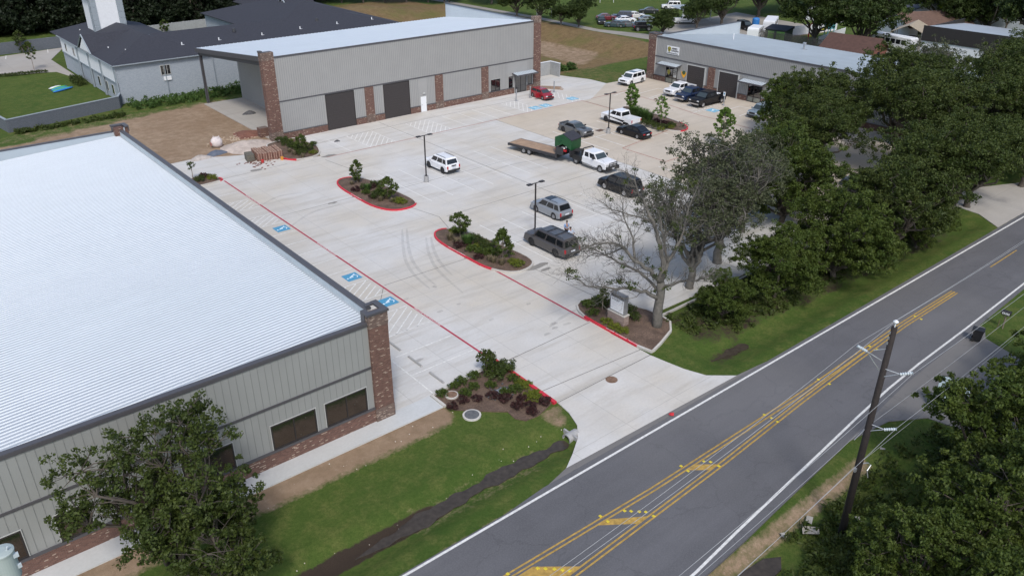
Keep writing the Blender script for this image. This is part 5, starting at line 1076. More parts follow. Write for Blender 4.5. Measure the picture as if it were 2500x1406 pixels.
# ---- vehicles in the grass yard at the back --------------------------------
def back(kind, px, py, rz, col, label, **k):
    p = at(px, py); base_ = dict(suv=dict(L=4.9, W=1.9, H=1.8, wb=2.85, r=.37, belt=1.07, hood=1.03), sedan=dict(L=4.8, W=1.8, H=1.45, wb=2.75, r=.33, belt=.96, hood=.92, cl=.17, cab=(-1.95, 1.15, -.95, .25), wins=2), pickup=dict(L=5.5, W=1.95, H=1.8, wb=3.4, r=.39, belt=1.15, hood=1.1, cl=.38, cab=(-.9, 1.25, -.7, .55), wins=2))[kind]; base_.update(k)
    return vehicle('parked_'+kind, label, {'suv': 'suv', 'sedan': 'sedan', 'pickup': 'pickup truck'}[kind], (p[0], p[1], hz(*p) if p[0] < 137 else -.02), rz, col, kind, group='old cars parked on the grass yard', **base_)
back('sedan', 1468, 57, -2.3, (.015, .014, .016), 'black old sedan at the left end of the cars on the grass')
back('sedan', 1480, 49, -.6, (.14, .02, .03), 'dark red sedan tucked behind the black one on the grass')
back('sedan', 1502, 66, 2.2, (.035, .06, .07), 'dark teal sedan in the front row of the cars on the grass')
back('sedan', 1527, 55, -.5, WHITE, 'white sedan in the middle of the cars on the grass')
back('suv', 1518, 47, 2.3, (.02, .03, .06), 'dark blue suv behind the white sedan on the grass')
back('sedan', 1550, 44, -.6, (.6, .61, .6), 'white old sedan half behind the dark blue suv on the grass')
back('sedan', 1530, 66, -.6, (.09, .11, .12), 'grey-blue sedan between the teal sedan and the black jeep')
back('sedan', 1583, 33, 2.4, (.02, .024, .028), 'dark car standing alone farther back on the grass')
back('suv', 1638, 22, 2.4, WHITE, 'white suv parked beyond the small metal carport roof', H=1.9)
back('sedan', 1583, 54, -.6, (.16, .19, .2), 'grey car with raised bonnet behind the leafy sapling')
back('pickup', 1672, 58, -.7, (.6, .62, .64), 'white pickup tail showing under the trees by the carport')
back('suv', 1818, 72, -1.9, (.014, .014, .016), 'black suv beside the end of the sloping metal parapet')
jp = back('suv', 1568, 75, -.6, (.012, .012, .013), 'black jeep with big tyres at the right end of the cars on the grass', r=.46, L=4.1, H=1.95, belt=1.25, hood=1.22, cl=.5, wb=2.5, cab=(-1.7, .75, -1.65, .6), rails=False)
# ---- shuttle bus and travel trailers ----------------------------------------
def boxbody(name, label, cat, loc, rz, L, W, H, z0, col, wn=6, wheels=None, stripe=None):
    t = thing(name, label, cat, loc, rz); P = MB(); h = L/2
    prof = [(-h, z0), (h, z0), (h, H*.62), (h-.15, H-.25), (h-.4, H-.05), (-h+.3, H), (-h+.05, H-.2), (-h, H-.5)]
    lay = [(-W/2, .1), (-W/2+.08, 0), (W/2-.08, 0), (W/2, .1)]; n = len(prof); vs = []
    for y, dz in lay: vs += [(x, y, z-(dz if z > H-.6 else 0)) for x, z in prof]
    P.add(vs, [(j*n+i, j*n+(i+1) % n, (j+1)*n+(i+1) % n, (j+1)*n+i) for j in range(3) for i in range(n)]+[tuple(range(n)), tuple(3*n+i for i in range(n-1, -1, -1))]); P.build('body', col, t)
    for s in (-1, 1):
        for k in range(wn):
            x = -h+.8+k*(L-1.8)/wn; MB().box(x, x+(L-1.8)/wn-.18, min(s*W/2, s*(W/2+.015)), max(s*W/2, s*(W/2+.015)), H*.55, H*.82).build('side_window', 'car_glass', t)
    for x in wheels or (-h*.5, h*.6):
        for s in (-1, 1): add_wheel(t, x, s*(W/2-.1), .42, .25, 'rim')
    MB().slab([(h-.0, -W/2+.15, H*.5), (h-.0, W/2-.15, H*.5), (h-.0, W/2-.15, H*.62), (h-.0, -W/2+.15, H*.62)], .02).build('windscreen', 'windscreen', t); return t
p = at(2166, 128); boxbody('shuttle_bus', 'white shuttle bus parked behind the grey roof under the tree crown', 'bus', (p[0]+2.0, p[1], 0), -PI/2-.1, 8.5, 2.4, 3.0, .5, 'white_paint')
p = at(1835, 96); boxbody('travel_trailer', 'small white camper with a grey roof behind the shop roof edge', 'camper', (p[0]+1, p[1], 0), .4, 5, 2.3, 2.5, .5, 'white_paint', 3, (0,))
p = at(1870, 82); boxbody('travel_trailer', 'long white travel trailer next to the small camper', 'camper', (p[0]+2, p[1]+.5, 0), .5, 8, 2.4, 2.9, .5, 'stucco_white', 4, (-.5, .5))
# ================================================================== STREET FURNITURE AND SMALL THINGS
def lamp(x, y, label, concmat='concrete_grey'):
    t = thing('street_lamp', label, 'street lamp', (x, y, 0), 0, 'double-headed lamps in the parking court')
    MB().cyl(0, 0, 0, .72, .27, 20).build('concrete_base', concmat, t, smooth=False)
    MB().box(-.055, .055, -.055, .055, .72, 5.35).cyl(0, 0, .72, .8, .15, 12).build('pole', 'bronze', t)
    MB().box(-.55, .55, -.035, .035, 5.3, 5.37).build('arm', 'bronze', t)
    for s in (-1, 1): MB().hexa([(s*.75-.27, -.19, 5.3), (s*.75+.27, -.19, 5.3), (s*.75+.27, .19, 5.3), (s*.75-.27, .19, 5.3)], [(s*.75-.22, -.15, 5.4), (s*.75+.22, -.15, 5.4), (s*.75+.22, .15, 5.4), (s*.75-.22, .15, 5.4)]).build('lamp_head', 'bronze', t)
lamp(47.45, 72.6, 'double-headed lamp post on a concrete base beside the white off-road suv')
lamp(46.9, 53.4, 'double-headed lamp post behind the dark suv nearest the camera')
lamp(76.75, 72.9, 'double-headed lamp post in front of the white pickup in the tan court')
# monument sign
ms = thing('monument_sign', 'tenant sign of white slats on a low brick base in the mulch island', 'sign', (40.75, 36.6, .15), 0)
MB().box(-.28, .28, -.85, .85, -.1, .85).build('brick_base', 'sign_brick', ms); MB().box(-.31, .31, -.88, .88, .85, .93).build('cap', 'kerb_concrete', ms)
MB().box(-.2, .2, -.75, -.68, .93, 2.5).box(-.2, .2, .68, .75, .93, 2.5).box(-.2, .2, -.68, .68, .93, 1.0).box(-.2, .2, -.68, .68, 2.12, 2.5).box(-.17, .17, -.68, .68, 1.0, 2.12).build('cabinet', M('sign_grey', (.19, .195, .205), .6), ms)
m = MB()
for k in range(5): m.box(-.205, -.17, -.66, .66, 1.03+k*.218, 1.03+k*.218+.19).box(.17, .205, -.66, .66, 1.03+k*.218, 1.03+k*.218+.19)
sp_ = m.build('tenant_panel', 'white_paint', ms)
m = MB().tube([(-.21, .56, 2.03), (-.21, .47, 1.98), (-.21, .5, 1.9)], .022, 6)
for k in range(7): m.box(-.212, -.205, .33-k*.1, .4-k*.1, 1.99, 2.04)
for k in range(6): m.box(-.212, -.205, .33-k*.1, .4-k*.1, 1.91, 1.945)
m.build('tenant_lettering', 'dark_steel', sp_)
text_mesh('lettering', 'Business Park', .24, 'bronze', ms, frame((-.21, 0, 2.31), (0, -1, 0), (0, 0, 1)), 1.2, .01, bold=.004)
# utility pole with arms, insulators and wires
up_ = thing('utility_pole', 'tall dark wooden utility pole with grey insulators on short brackets beside the road', 'utility pole', (33.95, 13.7, 0))
pt = MB().tube([(0, 0, -.6), (.05, 0, 5), (.1, -.05, 12.4)], [.2, .175, .135], 14); pt.build('pole', 'pole_wood', up_, smooth=True)
M('insulator', (.48, .54, .58), .35, 0, .06)
def insul(pa, pb, pc_, nm='bracket'):
    b = MB().tube([pa, pb], .022, 6).tube([pc_, pb], .022, 6).build('bracket', 'steel', up_)
    d = (Vector(pb)-Vector(pa)).normalized(); q = MB(); P0 = Vector(pb)
    pts = []; R_ = []
    for k in range(11): pts.append(tuple(P0+Vector((d.x*.05*k, d.y*.05*k, .02*k))*1.0)); R_.append(.05 if k % 2 else .085)
    q.tube(pts, R_, 10); q.build('insulator', 'insulator', up_)
insul((0, .12, 10.55), (-.35, .75, 10.9), (0, .12, 10.0)); insul((.0, -.12, 10.2), (.3, -.75, 10.1), (0, -.1, 9.75)); insul((0, -.12, 7.0), (.25, -.7, 6.9), (0, -.12, 6.6))
MB().cyl(.1, -.05, 12.4, 12.62, .03, 6).tube([(.1, -.05, 12.6), (.1, -.05, 12.66), (.1, -.05, 12.7), (.1, -.05, 12.76)], [.06, .12, .12, .05], 10).build('top_insulator', 'white_paint', up_)
m = MB()
for k in range(3): m.box(-.17, -.15, -.04, .04, 11.55+k*.28, 11.68+k*.28)
m.build('number_tags', 'steel', up_)
for q_ in (((.05, .05, 11.2), (-.7, .3, 11.3)), ((0, .1, 6.6), (-.7, .2, 6.2))): MB().tube(list(q_), .02, 6).build('stand_off', 'steel', up_)
MB().box(-.3, -.15, -.05, .05, 4.1, 4.3).build('clamp', 'steel', up_); MB().tube([(.18, 0, 4.4), (.6, -.2, 4.35), (.75, -.3, 4.2), (.45, -.3, 4.0), (.5, -.4, 3.6)], .03, 6).build('drop_cable', 'steel', up_)
def wire(label, a, b, sag, r=.012):
    t = MB(); pts = []
    for k in range(25):
        s = k/24; p = Vector(a).lerp(Vector(b), s); p.z -= sag*4*s*(1-s); pts.append(p)
    t.tube(pts, r, 5); o = t.build('power_line', 'wire' if 'wire' in MATS else M('wire', (.34, .35, .36), .5), None); return tag(o, label, 'power line', 'overhead wires along the road')
x0, y0 = 33.95, 13.7
for (dx, dy, z, lab) in ((.1, -.05, 12.75, 'top overhead wire running along the road from the pole top'), (-.45, 1.25, 11.1, 'overhead wire on the road side of the utility pole'), (.45, -1.2, 10.25, 'overhead wire on the tree side of the utility pole'), (.4, -1.1, 7.05, 'lower overhead wire on the tree side of the utility pole'), (-.2, .1, 4.3, 'lowest thin cable on the utility pole'), (-.2, .35, 6.2, 'middle thin cable on the utility pole')):
    wire(lab+', towards the far end', (x0+dx, y0+dy, z), (x0+75, y0+dy+2.6, z-.6), 1.1, .010)
    wire(lab+', towards the near end', (x0+dx, y0+dy, z), (x0-45, y0+dy-1.0, z-.6), 1.0, .010)
# mailbox, bin, banner, litter
mbx = thing('mailbox', 'black rural mailbox with white house numbers on a weathered post by the road', 'mailbox', (63.0, 17.5, 0), .1)
m = MB(); prof = [(-.17, 0), (.17, 0)]+[(.17*math.cos(a), .17+.17*math.sin(a)) for a in np.linspace(0, PI, 9)]; n = len(prof)
m.add([(u, -.32, 1.15+v) for u, v in prof]+[(u, .32, 1.15+v) for u, v in prof], [tuple(range(n)), tuple(range(2*n-1, n-1, -1))]+[(i, (i+1) % n, n+(i+1) % n, n+i) for i in range(n)]); m.build('box', 'black_plastic', mbx)
for i, x in enumerate((-.22, -.12, -.02, .1, .2)): MB().box(-.176, -.171, x-.035, x+.035, 1.2, 1.36).build('number', 'white_paint', mbx)
MB().tube([(0, -.05, -.2), (0, -.05, 1.15)], .05, 8).tube([(0, -.12, .7), (0, .25, 1.13)], .03, 6).build('post', 'bark_young', mbx); MB().tube([(-.45, .2, -.1), (-.45, .2, .75)], .035, 8).build('marker_stake', 'leaf_dry', mbx)
wb_ = thing('wheelie_bin', 'black wheeled rubbish bin with its lid hanging open at the road edge', 'bin', (59.5, 17.9, 0), .3)
MB().hexa([(-.24, -.26, .08), (.24, -.26, .08), (.24, .26, .08), (-.24, .26, .08)], [(-.31, -.36, .98), (.31, -.36, .98), (.31, .36, .98), (-.31, .36, .98)]).box(-.34, .34, -.39, .39, .95, 1.0).build('body', 'black_plastic', wb_)
MB().hexa([(-.32, .38, .98), (.32, .38, .98), (.32, .44, .35), (-.32, .44, .35)], [(-.32, .42, .98), (.32, .42, .98), (.32, .48, .35), (-.32, .48, .35)]).build('lid', 'dark_steel', wb_)
for s in (-1, 1): MB().tube([(s*.26, .26, .12), (s*.33, .26, .12)], .12, 12).build('wheel', 'tyre', wb_)
bn = thing('roadside_banner', 'pale blue advertising board with a dark truck silhouette beside the leafy tree', 'sign', (48.75, 15.0, 0), .35)
M('banner_blue', (.40, .50, .56), .6, 0, .04); MB().hexa([(-.03, -.95, .8), (.0, -.95, .8), (.0, .95, .8), (-.03, .95, .8)], [(.37, -.95, 2.35), (.4, -.95, 2.35), (.4, .95, 2.35), (.37, .95, 2.35)]).build('board', 'banner_blue', bn)
def onb(u, v, d=.012): return (-.03+.40*(v)/1.55-d, u, .8+v)
m = MB()
for (u0, u1, v0, v1) in ((-.75, .62, .72, .86), (.05, .4, .86, 1.05), (.62, .72, .72, .8)): m.hexa([onb(u0, v0), onb(u1, v0), onb(u1, v1), onb(u0, v1)], [onb(u0, v0, .02), onb(u1, v0, .02), onb(u1, v1, .02), onb(u0, v1, .02)])
for u in (-.5, .5):
    c = [onb(u+.1*math.cos(a), .71+.1*math.sin(a)) for a in np.linspace(0, 2*PI, 11)[:-1]]; d_ = [onb(u+.1*math.cos(a), .71+.1*math.sin(a), .022) for a in np.linspace(0, 2*PI, 11)[:-1]]; m.add(c+d_, [tuple(range(10)), tuple(range(19, 9, -1))]+[(i, (i+1) % 10, 10+(i+1) % 10, 10+i) for i in range(10)])
m.build('truck_silhouette', 'black_plastic', bn); m = MB()
for v_, n_ in ((.5, 8), (.38, 6), (.14, 5), (.04, 5)):
    u = .8
    for k in range(n_): m.hexa([onb(u-.1, v_), onb(u, v_), onb(u, v_+.07), onb(u-.1, v_+.07)], [onb(u-.1, v_, .02), onb(u, v_, .02), onb(u, v_+.07, .02), onb(u-.1, v_+.07, .02)]); u -= .14
m.build('banner_lettering', 'dark_steel', bn)
for u in (-.9, .9): MB().tube([(-.03+.02, u, .85), (.25, u, -.2)], .035, 6).build('leg', 'dark_steel', bn)
for i, (px, py, s, lb) in enumerate(((1982, 1284, .5, 'flattened cardboard sheet lying in the weeds left of the utility pole'), (1978, 1258, .3, 'crumpled white paper in the weeds above the cardboard'), (2096, 1265, .2, 'white scrap in the weeds right of the utility pole foot'), (2156, 1092, .16, 'small white scrap on the grass halfway up the verge'), (1915, 1297, .2, 'grey plastic scrap among the weeds left of the cardboard'))):
    p = at(px, py); a = rnd.random()*3; o = MB().hexa([(-s, -s*.5, 0), (s*.8, -s*.6, .03), (s, s*.5, 0), (-s*.7, s*.6, .05)], [(-s, -s*.5, .02), (s*.8, -s*.6, .06), (s, s*.5, .02), (-s*.7, s*.6, .08)]).build('litter', M('card', (.36, .34, .30), .8)); o.location = (p[0], p[1], hz(*p)+.25 if i != 3 else hz(*p)); o.rotation_euler = (0, 0, a); tag(o, lb, 'litter')
# accessible parking sign posts and unfinished bollards
for (x, y, lb, fc) in ((78.3, 93.9, 'galvanised sign post, left of the three by the tall warehouse entrance', 0), (81.2, 94.0, 'galvanised sign post directly left of the red hatchback', 0), (86.4, 94.3, 'galvanised sign post to the right of the red hatchback', 0), (100.45, 72.2, 'sign post with a small white parking sign behind the black truck', 1)):
    t = thing('sign_post', lb, 'sign post', (x, y, 0), 0, 'steel posts along the stalls'); MB().cyl(0, 0, 0, 1.75, .09, 12).box(-.25, .25, -.25, .25, 0, .03).build('post', 'steel', t)
    if fc: MB().box(-.12, -.1, -.2, .2, 1.4, 2.0).build('sign_plate', 'white_paint', t); MB().box(-.125, -.121, -.09, .09, 1.6, 1.85).build('sign_mark', 'hc_blue', t)
# lumber by the pier
lm = thing('lumber_stack', 'loose stack of planks on the concrete behind the red hatchback', 'planks', (87.6, 97.0, 0), -.9)
for k in range(8): o = MB().box(-2.2, 2.2, -.06, .06, 0, .05).build('plank', 'wood_deck', lm); o.location = (rnd.uniform(-.4, .4), -.8+k*.22, .05*(k % 2)); o.rotation_euler = (0, 0, rnd.uniform(-.08, .08))
# transformer at the lower left corner, hung on a pole just outside the frame
tfx, tfy = at(2, 1343, 13.9)
tf = thing('pole_transformer', 'pale grey cylindrical transformer hanging at the lower left corner near the ribbed roof', 'transformer', (tfx, tfy, 0))
M('transformer_grey', (.36, .42, .41), .4, 0, .04)
can = [(.29, 12.9), (.30, 12.95), (.30, 13.80), (.32, 13.81), (.32, 13.86), (.27, 13.89), (.13, 13.92)]
MB().tube([(0, 0, z) for _, z in can], [r_ for r_, _ in can], 28).build('tank', 'transformer_grey', tf, smooth=False)
MB().box(.22, .36, -.2, -.1, 13.6, 13.72).box(.24, .34, -.2, -.12, 13.2, 13.32).tube([(.12, -.1, 13.88), (.16, -.13, 14.0), (.17, -.14, 14.05)], .025, 6).build('fittings', 'insulator', tf)
MB().tube([(-1.1, .4, -.5), (-1.0, .4, 15)], [.19, .14], 12).build('pole', 'pole_wood', tf, smooth=True); MB().tube([(-1.0, .4, 13.4), (-.25, .1, 13.4)], .05, 6).build('bracket', 'steel', tf)

# ---- construction leftovers ------------------------------------------------
def heap(name, label, cat, x, y, rx, ry, h, mat, seed, kind=None, exp=1.6):
    rr = random.Random(seed); n = 26; v = []; f = []; R = 7
    for i in range(R+1):
        for k in range(n):
            q = i/R; a = 2*PI*k/n; w_ = 1+.13*math.sin(3*a+seed)+.08*rr.uniform(-1, 1)
            v.append((rx*q*w_*math.cos(a), ry*q*w_*math.sin(a), h*(1-q**exp)*(1+.1*rr.uniform(-1, 1))-.02*(i == R)))
    for i in range(R):
        for k in range(n): f.append((i*n+k, i*n+(k+1) % n, (i+1)*n+(k+1) % n, (i+1)*n+k))
    f.append(tuple(range(n-1, -1, -1))); o = MB().add(v, f).build(name, mat, smooth=True); o.location = (x, y, -.04); tag(o, label, cat, kind=kind); return o
heap('sand_pile', 'low spread pile of pale pink sand between the brick pallets and the pier', 'sand pile', 37.3, 98.0, 3.4, 2.4, .75, 'sand', 1)
heap('sand_pile', 'dark red heap of sand and brick dust at the carport slab corner', 'sand pile', 39.9, 103.2, 2.2, 1.9, .35, 'red_sand', 2)
heap('sand_pile', 'small dark mortar pile on the carport slab', 'sand pile', 44.0, 112.6, 1.1, .7, .5, 'dark_stone', 5)
M('cloth_white', (.62, .56, .55), .9, 0, .1, 3); M('tarp_blue', (.10, .12, .16), .7, 0, .2, 3); M('tarp_grey', (.40, .36, .33), .9, 0, .2, 3)
bg_ = thing('bulk_bag', 'slumped white bulk bag with red print standing on the dirt', 'bag', (34.4, 100.4, -.05))
b_ = MB().blob((0, 0, .6), (.75, .7, .7), 14, 9, .07); b_.build('bag', 'cloth_white', bg_, smooth=True); MB().box(-.78, -.70, -.2, .25, .3, .7).build('bag_print', 'line_red_worn', bg_)
for a in (0, 1.6, 3.1, 4.7): MB().tube([(.4*math.cos(a), .4*math.sin(a), 1.15), (.5*math.cos(a+.3), .5*math.sin(a+.3), 1.35), (.4*math.cos(a+.6), .4*math.sin(a+.6), 1.15)], .03, 5).build('loop', 'cloth_white', bg_)
heap('tarpaulin', 'crumpled dark blue tarpaulin on the concrete edge by the sand', 'tarpaulin', 33.2, 97.6, 1.3, .7, .5, 'tarp_blue', 8)
heap('tarpaulin', 'crumpled pale grey tarpaulin left of the blue one', 'tarpaulin', 30.9, 96.9, 1.4, .8, .5, 'tarp_grey', 9)
M('pallet_brick', (.17, .08, .062), .9, 0, .35, 8); M('strap', (.50, .40, .30), .7); M('pallet_dark', (.12, .11, .09), .9, 0, .3, 6)
bi = 0
for i in range(5):
    for j in range(3):
        t = thing('brick_pallet', 'strapped cube of red bricks in the block of brick cubes beside the corner bed', 'brick pallet', (36.2+i*.6+j*.12, 91.7-i*.12+j*.95, 0), -.2, 'strapped brick cubes')
        MB().box(-.28, .28, -.45, .45, 0, .95-.08*(i % 2)).build('bricks', 'pallet_brick', t); m = MB()
        for k in range(3): m.box(-.285, .285, -.3+k*.28, -.27+k*.28, -.01, .96-.08*(i % 2))
        for k in range(2): m.box(-.15+k*.28, -.12+k*.28, -.455, .455, -.01, .965-.08*(i % 2))
        m.build('straps', 'strap', t)
t = thing('brick_pallet', 'olive grey strapped cube at the left end of the brick cubes', 'brick pallet', (35.3, 92.6, 0), -.2); MB().box(-.4, .5, -.75, .75, 0, .85).build('bricks', 'pallet_dark', t)
m = MB()
for k in range(70): m.box(*(lambda x, y, s: (x-s, x+s, y-s*.5, y+s*.5, 0, .07))(35.8+rnd.gauss(0, .9), 91.2+rnd.gauss(0, 1.1), .1))
tag(m.build('brick_rubble', 'pallet_brick'), 'loose broken bricks scattered round the strapped cubes', 'rubble', kind='stuff')
M('bucket_red', (.5, .04, .04), .5); M('bucket_orange', (.7, .3, .04), .5)
for x, y, mt, lb in ((36.1, 90.6, 'bucket_red', 'small red and white bucket in front of the brick cubes'), (38.4, 90.2, 'bucket_orange', 'orange bucket at the right end of the brick cubes')):
    o = MB().cyl(0, 0, 0, .38, .15, 12, .19).build('bucket', mt); o.location = (x, y, 0); tag(o, lb, 'bucket')
m = MB().box(-.6, .6, -.5, .5, 0, 1.15).box(-.2, .9, -.3, .8, 0, .9); o = m.build('brick_stack', 'brown_brick'); o.location = (40.9, 101.0, 0); tag(o, 'rough stack of loose bricks leaning at the pier of the carport', 'brick stack')
m = MB()
for k in range(90): x, y = 37.8+rnd.gauss(0, 1.6), 102.6+rnd.gauss(0, 1.1); s = rnd.uniform(.05, .14); m.box(x-s, x+s, y-s*.6, y+s*.6, -.05, .03)
tag(m.build('brick_rubble', 'strap'), 'pale broken brick pieces on the dirt by the red sand', 'rubble', kind='stuff')
heap('debris_clump', 'small clump of debris on the concrete in front of the first roll-up door', 'debris', 47.2, 92.7, .45, .3, .25, 'dark_stone', 11)
heap('debris_clump', 'small clump of leaves on the hatched bay near the young maple', 'debris', 95.3, 81.0, .45, .3, .2, 'mulch', 12)

# ---- people ----------------------------------------------------------------
def person(label, loc, rz, shirt, trousers, pose):
    """one skinned body; hair, shirt and trousers follow it. faces +x"""
    t = thing('person', label, 'person', loc, rz)
    J = dict(pel=(0, 0, .95), sp=(.0, 0, 1.15), ch=(.01, 0, 1.36), nk=(.0, 0, 1.50), hd=(.04, 0, 1.60), hd2=(.05, 0, 1.74),
             hl=(0, .10, .92), kl=(.03, .11, .50), al=(-.02, .12, .09), tl=(.14, .13, .035), hr=(0, -.10, .92), kr=(.02, -.12, .50), ar=(-.02, -.14, .09), tr=(.14, -.15, .035),
             sl=(0, .19, 1.42), sr=(0, -.19, 1.42)); J.update(pose)
    def skin(name, pts, edges, rad, mat, lev=2, root=0):
        me = bpy.data.meshes.new(name); ks = list(pts); me.from_pydata([J[k] if isinstance(k, str) else k for k in ks], [(ks.index(a), ks.index(b)) for a, b in edges], []); o = bpy.data.objects.new(name, me); C.objects.link(o)
        o.modifiers.new('s', 'SKIN'); ly = me.skin_vertices[0].data
        for i, k in enumerate(ks): ly[i].radius = rad[i]; ly[i].use_root = (i == root)
        o.modifiers.new('d', 'SUBSURF').levels = lev; o.modifiers['d'].render_levels = lev
        bpy.context.view_layer.update(); dg = bpy.context.evaluated_depsgraph_get(); m2 = bpy.data.meshes.new_from_object(o.evaluated_get(dg)); bpy.data.objects.remove(o)
        m2.materials.clear(); m2.materials.append(MATS[mat] if isinstance(mat, str) else mat)
        for p in m2.polygons: p.use_smooth = True
        q = bpy.data.objects.new(name, m2); C.objects.link(q); q.parent = t; return q
    hands = {}; fing = []; fe = []; fr = []
    for s, wr, el in (('l', 'wl', 'el'), ('r', 'wr', 'er')):
        w_ = Vector(J[wr]); d = (w_-Vector(J[el])).normalized(); J['p'+s] = tuple(w_+d*.08); side = d.cross(Vector((0, 0, 1))); side = side.normalized() if side.length > .1 else Vector((1, 0, 0))
        fe.append((wr, 'p'+s)); fing.append('p'+s); fr.append((.026, .036))
        for k in range(5):
            b_ = Vector(J['p'+s])+side*(.03-.02*k)*(1 if k < 4 else 0)+(side*.035 if k == 4 else Vector()); ln = (.07, .08, .075, .06, .05)[k]
            a_ = 'f%s%da' % (s, k); c_ = 'f%s%db' % (s, k); J[a_] = tuple(b_+d*ln*.55); J[c_] = tuple(b_+d*ln+Vector((0, 0, -.015))); fing += [a_, c_]; fe += [('p'+s, a_), (a_, c_)]; fr += [(.010, .010), (.008, .008)]
    keys = ['pel', 'sp', 'ch', 'nk', 'hd', 'hd2', 'hl', 'kl', 'al', 'tl', 'hr', 'kr', 'ar', 'tr', 'sl', 'el', 'wl', 'sr', 'er', 'wr']+fing
    rad = [(.13, .10), (.125, .09), (.14, .10), (.05, .05), (.075, .085), (.07, .08), (.085, .085), (.06, .06), (.04, .04), (.04, .03), (.085, .085), (.06, .06), (.04, .04), (.04, .03), (.055, .055), (.042, .042), (.028, .028), (.055, .055), (.042, .042), (.028, .028)]+fr
    ed = [('pel', 'sp'), ('sp', 'ch'), ('ch', 'nk'), ('nk', 'hd'), ('hd', 'hd2'), ('pel', 'hl'), ('hl', 'kl'), ('kl', 'al'), ('al', 'tl'), ('pel', 'hr'), ('hr', 'kr'), ('kr', 'ar'), ('ar', 'tr'), ('ch', 'sl'), ('sl', 'el'), ('el', 'wl'), ('ch', 'sr'), ('sr', 'er'), ('er', 'wr')]+fe
    body = skin('body', keys, ed, rad, 'skin')
    skin('shirt', ['ch', 'sp', 'pel', 'nkb', 'sl', 'el', 'fl', 'sr', 'er', 'fr'] if False else ['ch', 'sp', 'pel', 'sl', 'el', 'sr', 'er'], [('ch', 'sp'), ('sp', 'pel'), ('ch', 'sl'), ('sl', 'el'), ('ch', 'sr'), ('sr', 'er')], [(.165, .125), (.155, .12), (.155, .13), (.085, .085), (.06, .06), (.085, .085), (.06, .06)], shirt)
    skin('trousers', ['pel', 'hl', 'kl', 'al', 'hr', 'kr', 'ar'], [('pel', 'hl'), ('hl', 'kl'), ('kl', 'al'), ('pel', 'hr'), ('hr', 'kr'), ('kr', 'ar')], [(.15, .125), (.11, .11), (.08, .08), (.062, .062), (.11, .11), (.08, .08), (.062, .062)], trousers)
    hx, hy, hz_ = J['hd2']; MB().blob((hx-.025, hy, hz_+.0), (.10, .088, .10), 14, 10, .02).build('hair', 'hair', t, smooth=True)
    MB().blob((hx+.085, hy-.03, hz_-.05), .013, 6, 4).blob((hx+.085, hy+.03, hz_-.05), .013, 6, 4).build('eyes', 'black_plastic', t); MB().hexa([(hx+.07, hy-.015, hz_-.09), (hx+.07, hy+.015, hz_-.09), (hx+.11, hy+.012, hz_-.085), (hx+.11, hy-.012, hz_-.085)], [(hx+.07, hy-.008, hz_-.04), (hx+.07, hy+.008, hz_-.04), (hx+.085, hy+.006, hz_-.045), (hx+.085, hy-.006, hz_-.045)]).build('nose', 'skin', t)
    for s in (-1, 1): MB().blob((hx-.005, hy+s*.083, hz_-.06), (.02, .012, .03), 6, 4).build('ear', 'skin', t)
    for a in ('l', 'r'): x, y, z = J['a'+a]; MB().hexa([(x-.07, y-.045, 0), (x+.2, y-.05, 0), (x+.2, y+.05, 0), (x-.07, y+.045, 0)], [(x-.06, y-.04, .09), (x+.16, y-.04, .05), (x+.16, y+.04, .05), (x-.06, y+.04, .09)]).build('shoe', 'black_plastic', t)
    return t
M('shirt_pale', (.45, .53, .66), .9, 0, .08, 6); M('shirt_blue', (.22, .33, .55), .9, 0, .08, 6); M('khaki', (.36, .35, .28), .9, 0, .1, 6); M('navy', (.012, .016, .03), .9)
p = at(1392, 598); person('man in pale blue shirt and khaki trousers, hand on hip, behind the dark suv', (p[0], p[1], 0), 1.25, 'shirt_pale', 'khaki', dict(el=(-.1, .36, 1.2), wl=(.05, .3, 1.02), er=(-.05, -.42, 1.22), wr=(.05, -.2, 1.0)))
p = at(1383, 584); person('man in a darker blue shirt and navy trousers facing the man in the pale shirt', (p[0]+.15, p[1]+.2, 0), -1.7, 'shirt_blue', 'navy', dict(el=(.03, .27, 1.13), wl=(.2, .2, 1.0), er=(.03, -.27, 1.13), wr=(.18, -.15, 1.05)))

# ---- things on the hotel lawn ---------------------------------------------
M('toy_blue', (.03, .18, .5), .5); M('toy_green', (.08, .4, .08), .5)
ty = thing('inflatable_slide', 'deflated blue and green inflatable lying on the hotel lawn', 'inflatable', (26.6, 146.3, 0), .5)
for i, (y, mt) in enumerate(((-1.3, 'toy_blue'), (-.7, 'toy_green'), (-.1, 'toy_blue'), (.5, 'toy_green'), (1.1, 'stucco_white'))): MB().blob((rnd.uniform(-.4, .4), y, .12), (2.0-.2*i, .33, .16), 12, 6, .08).build('strip', mt, ty, smooth=True)
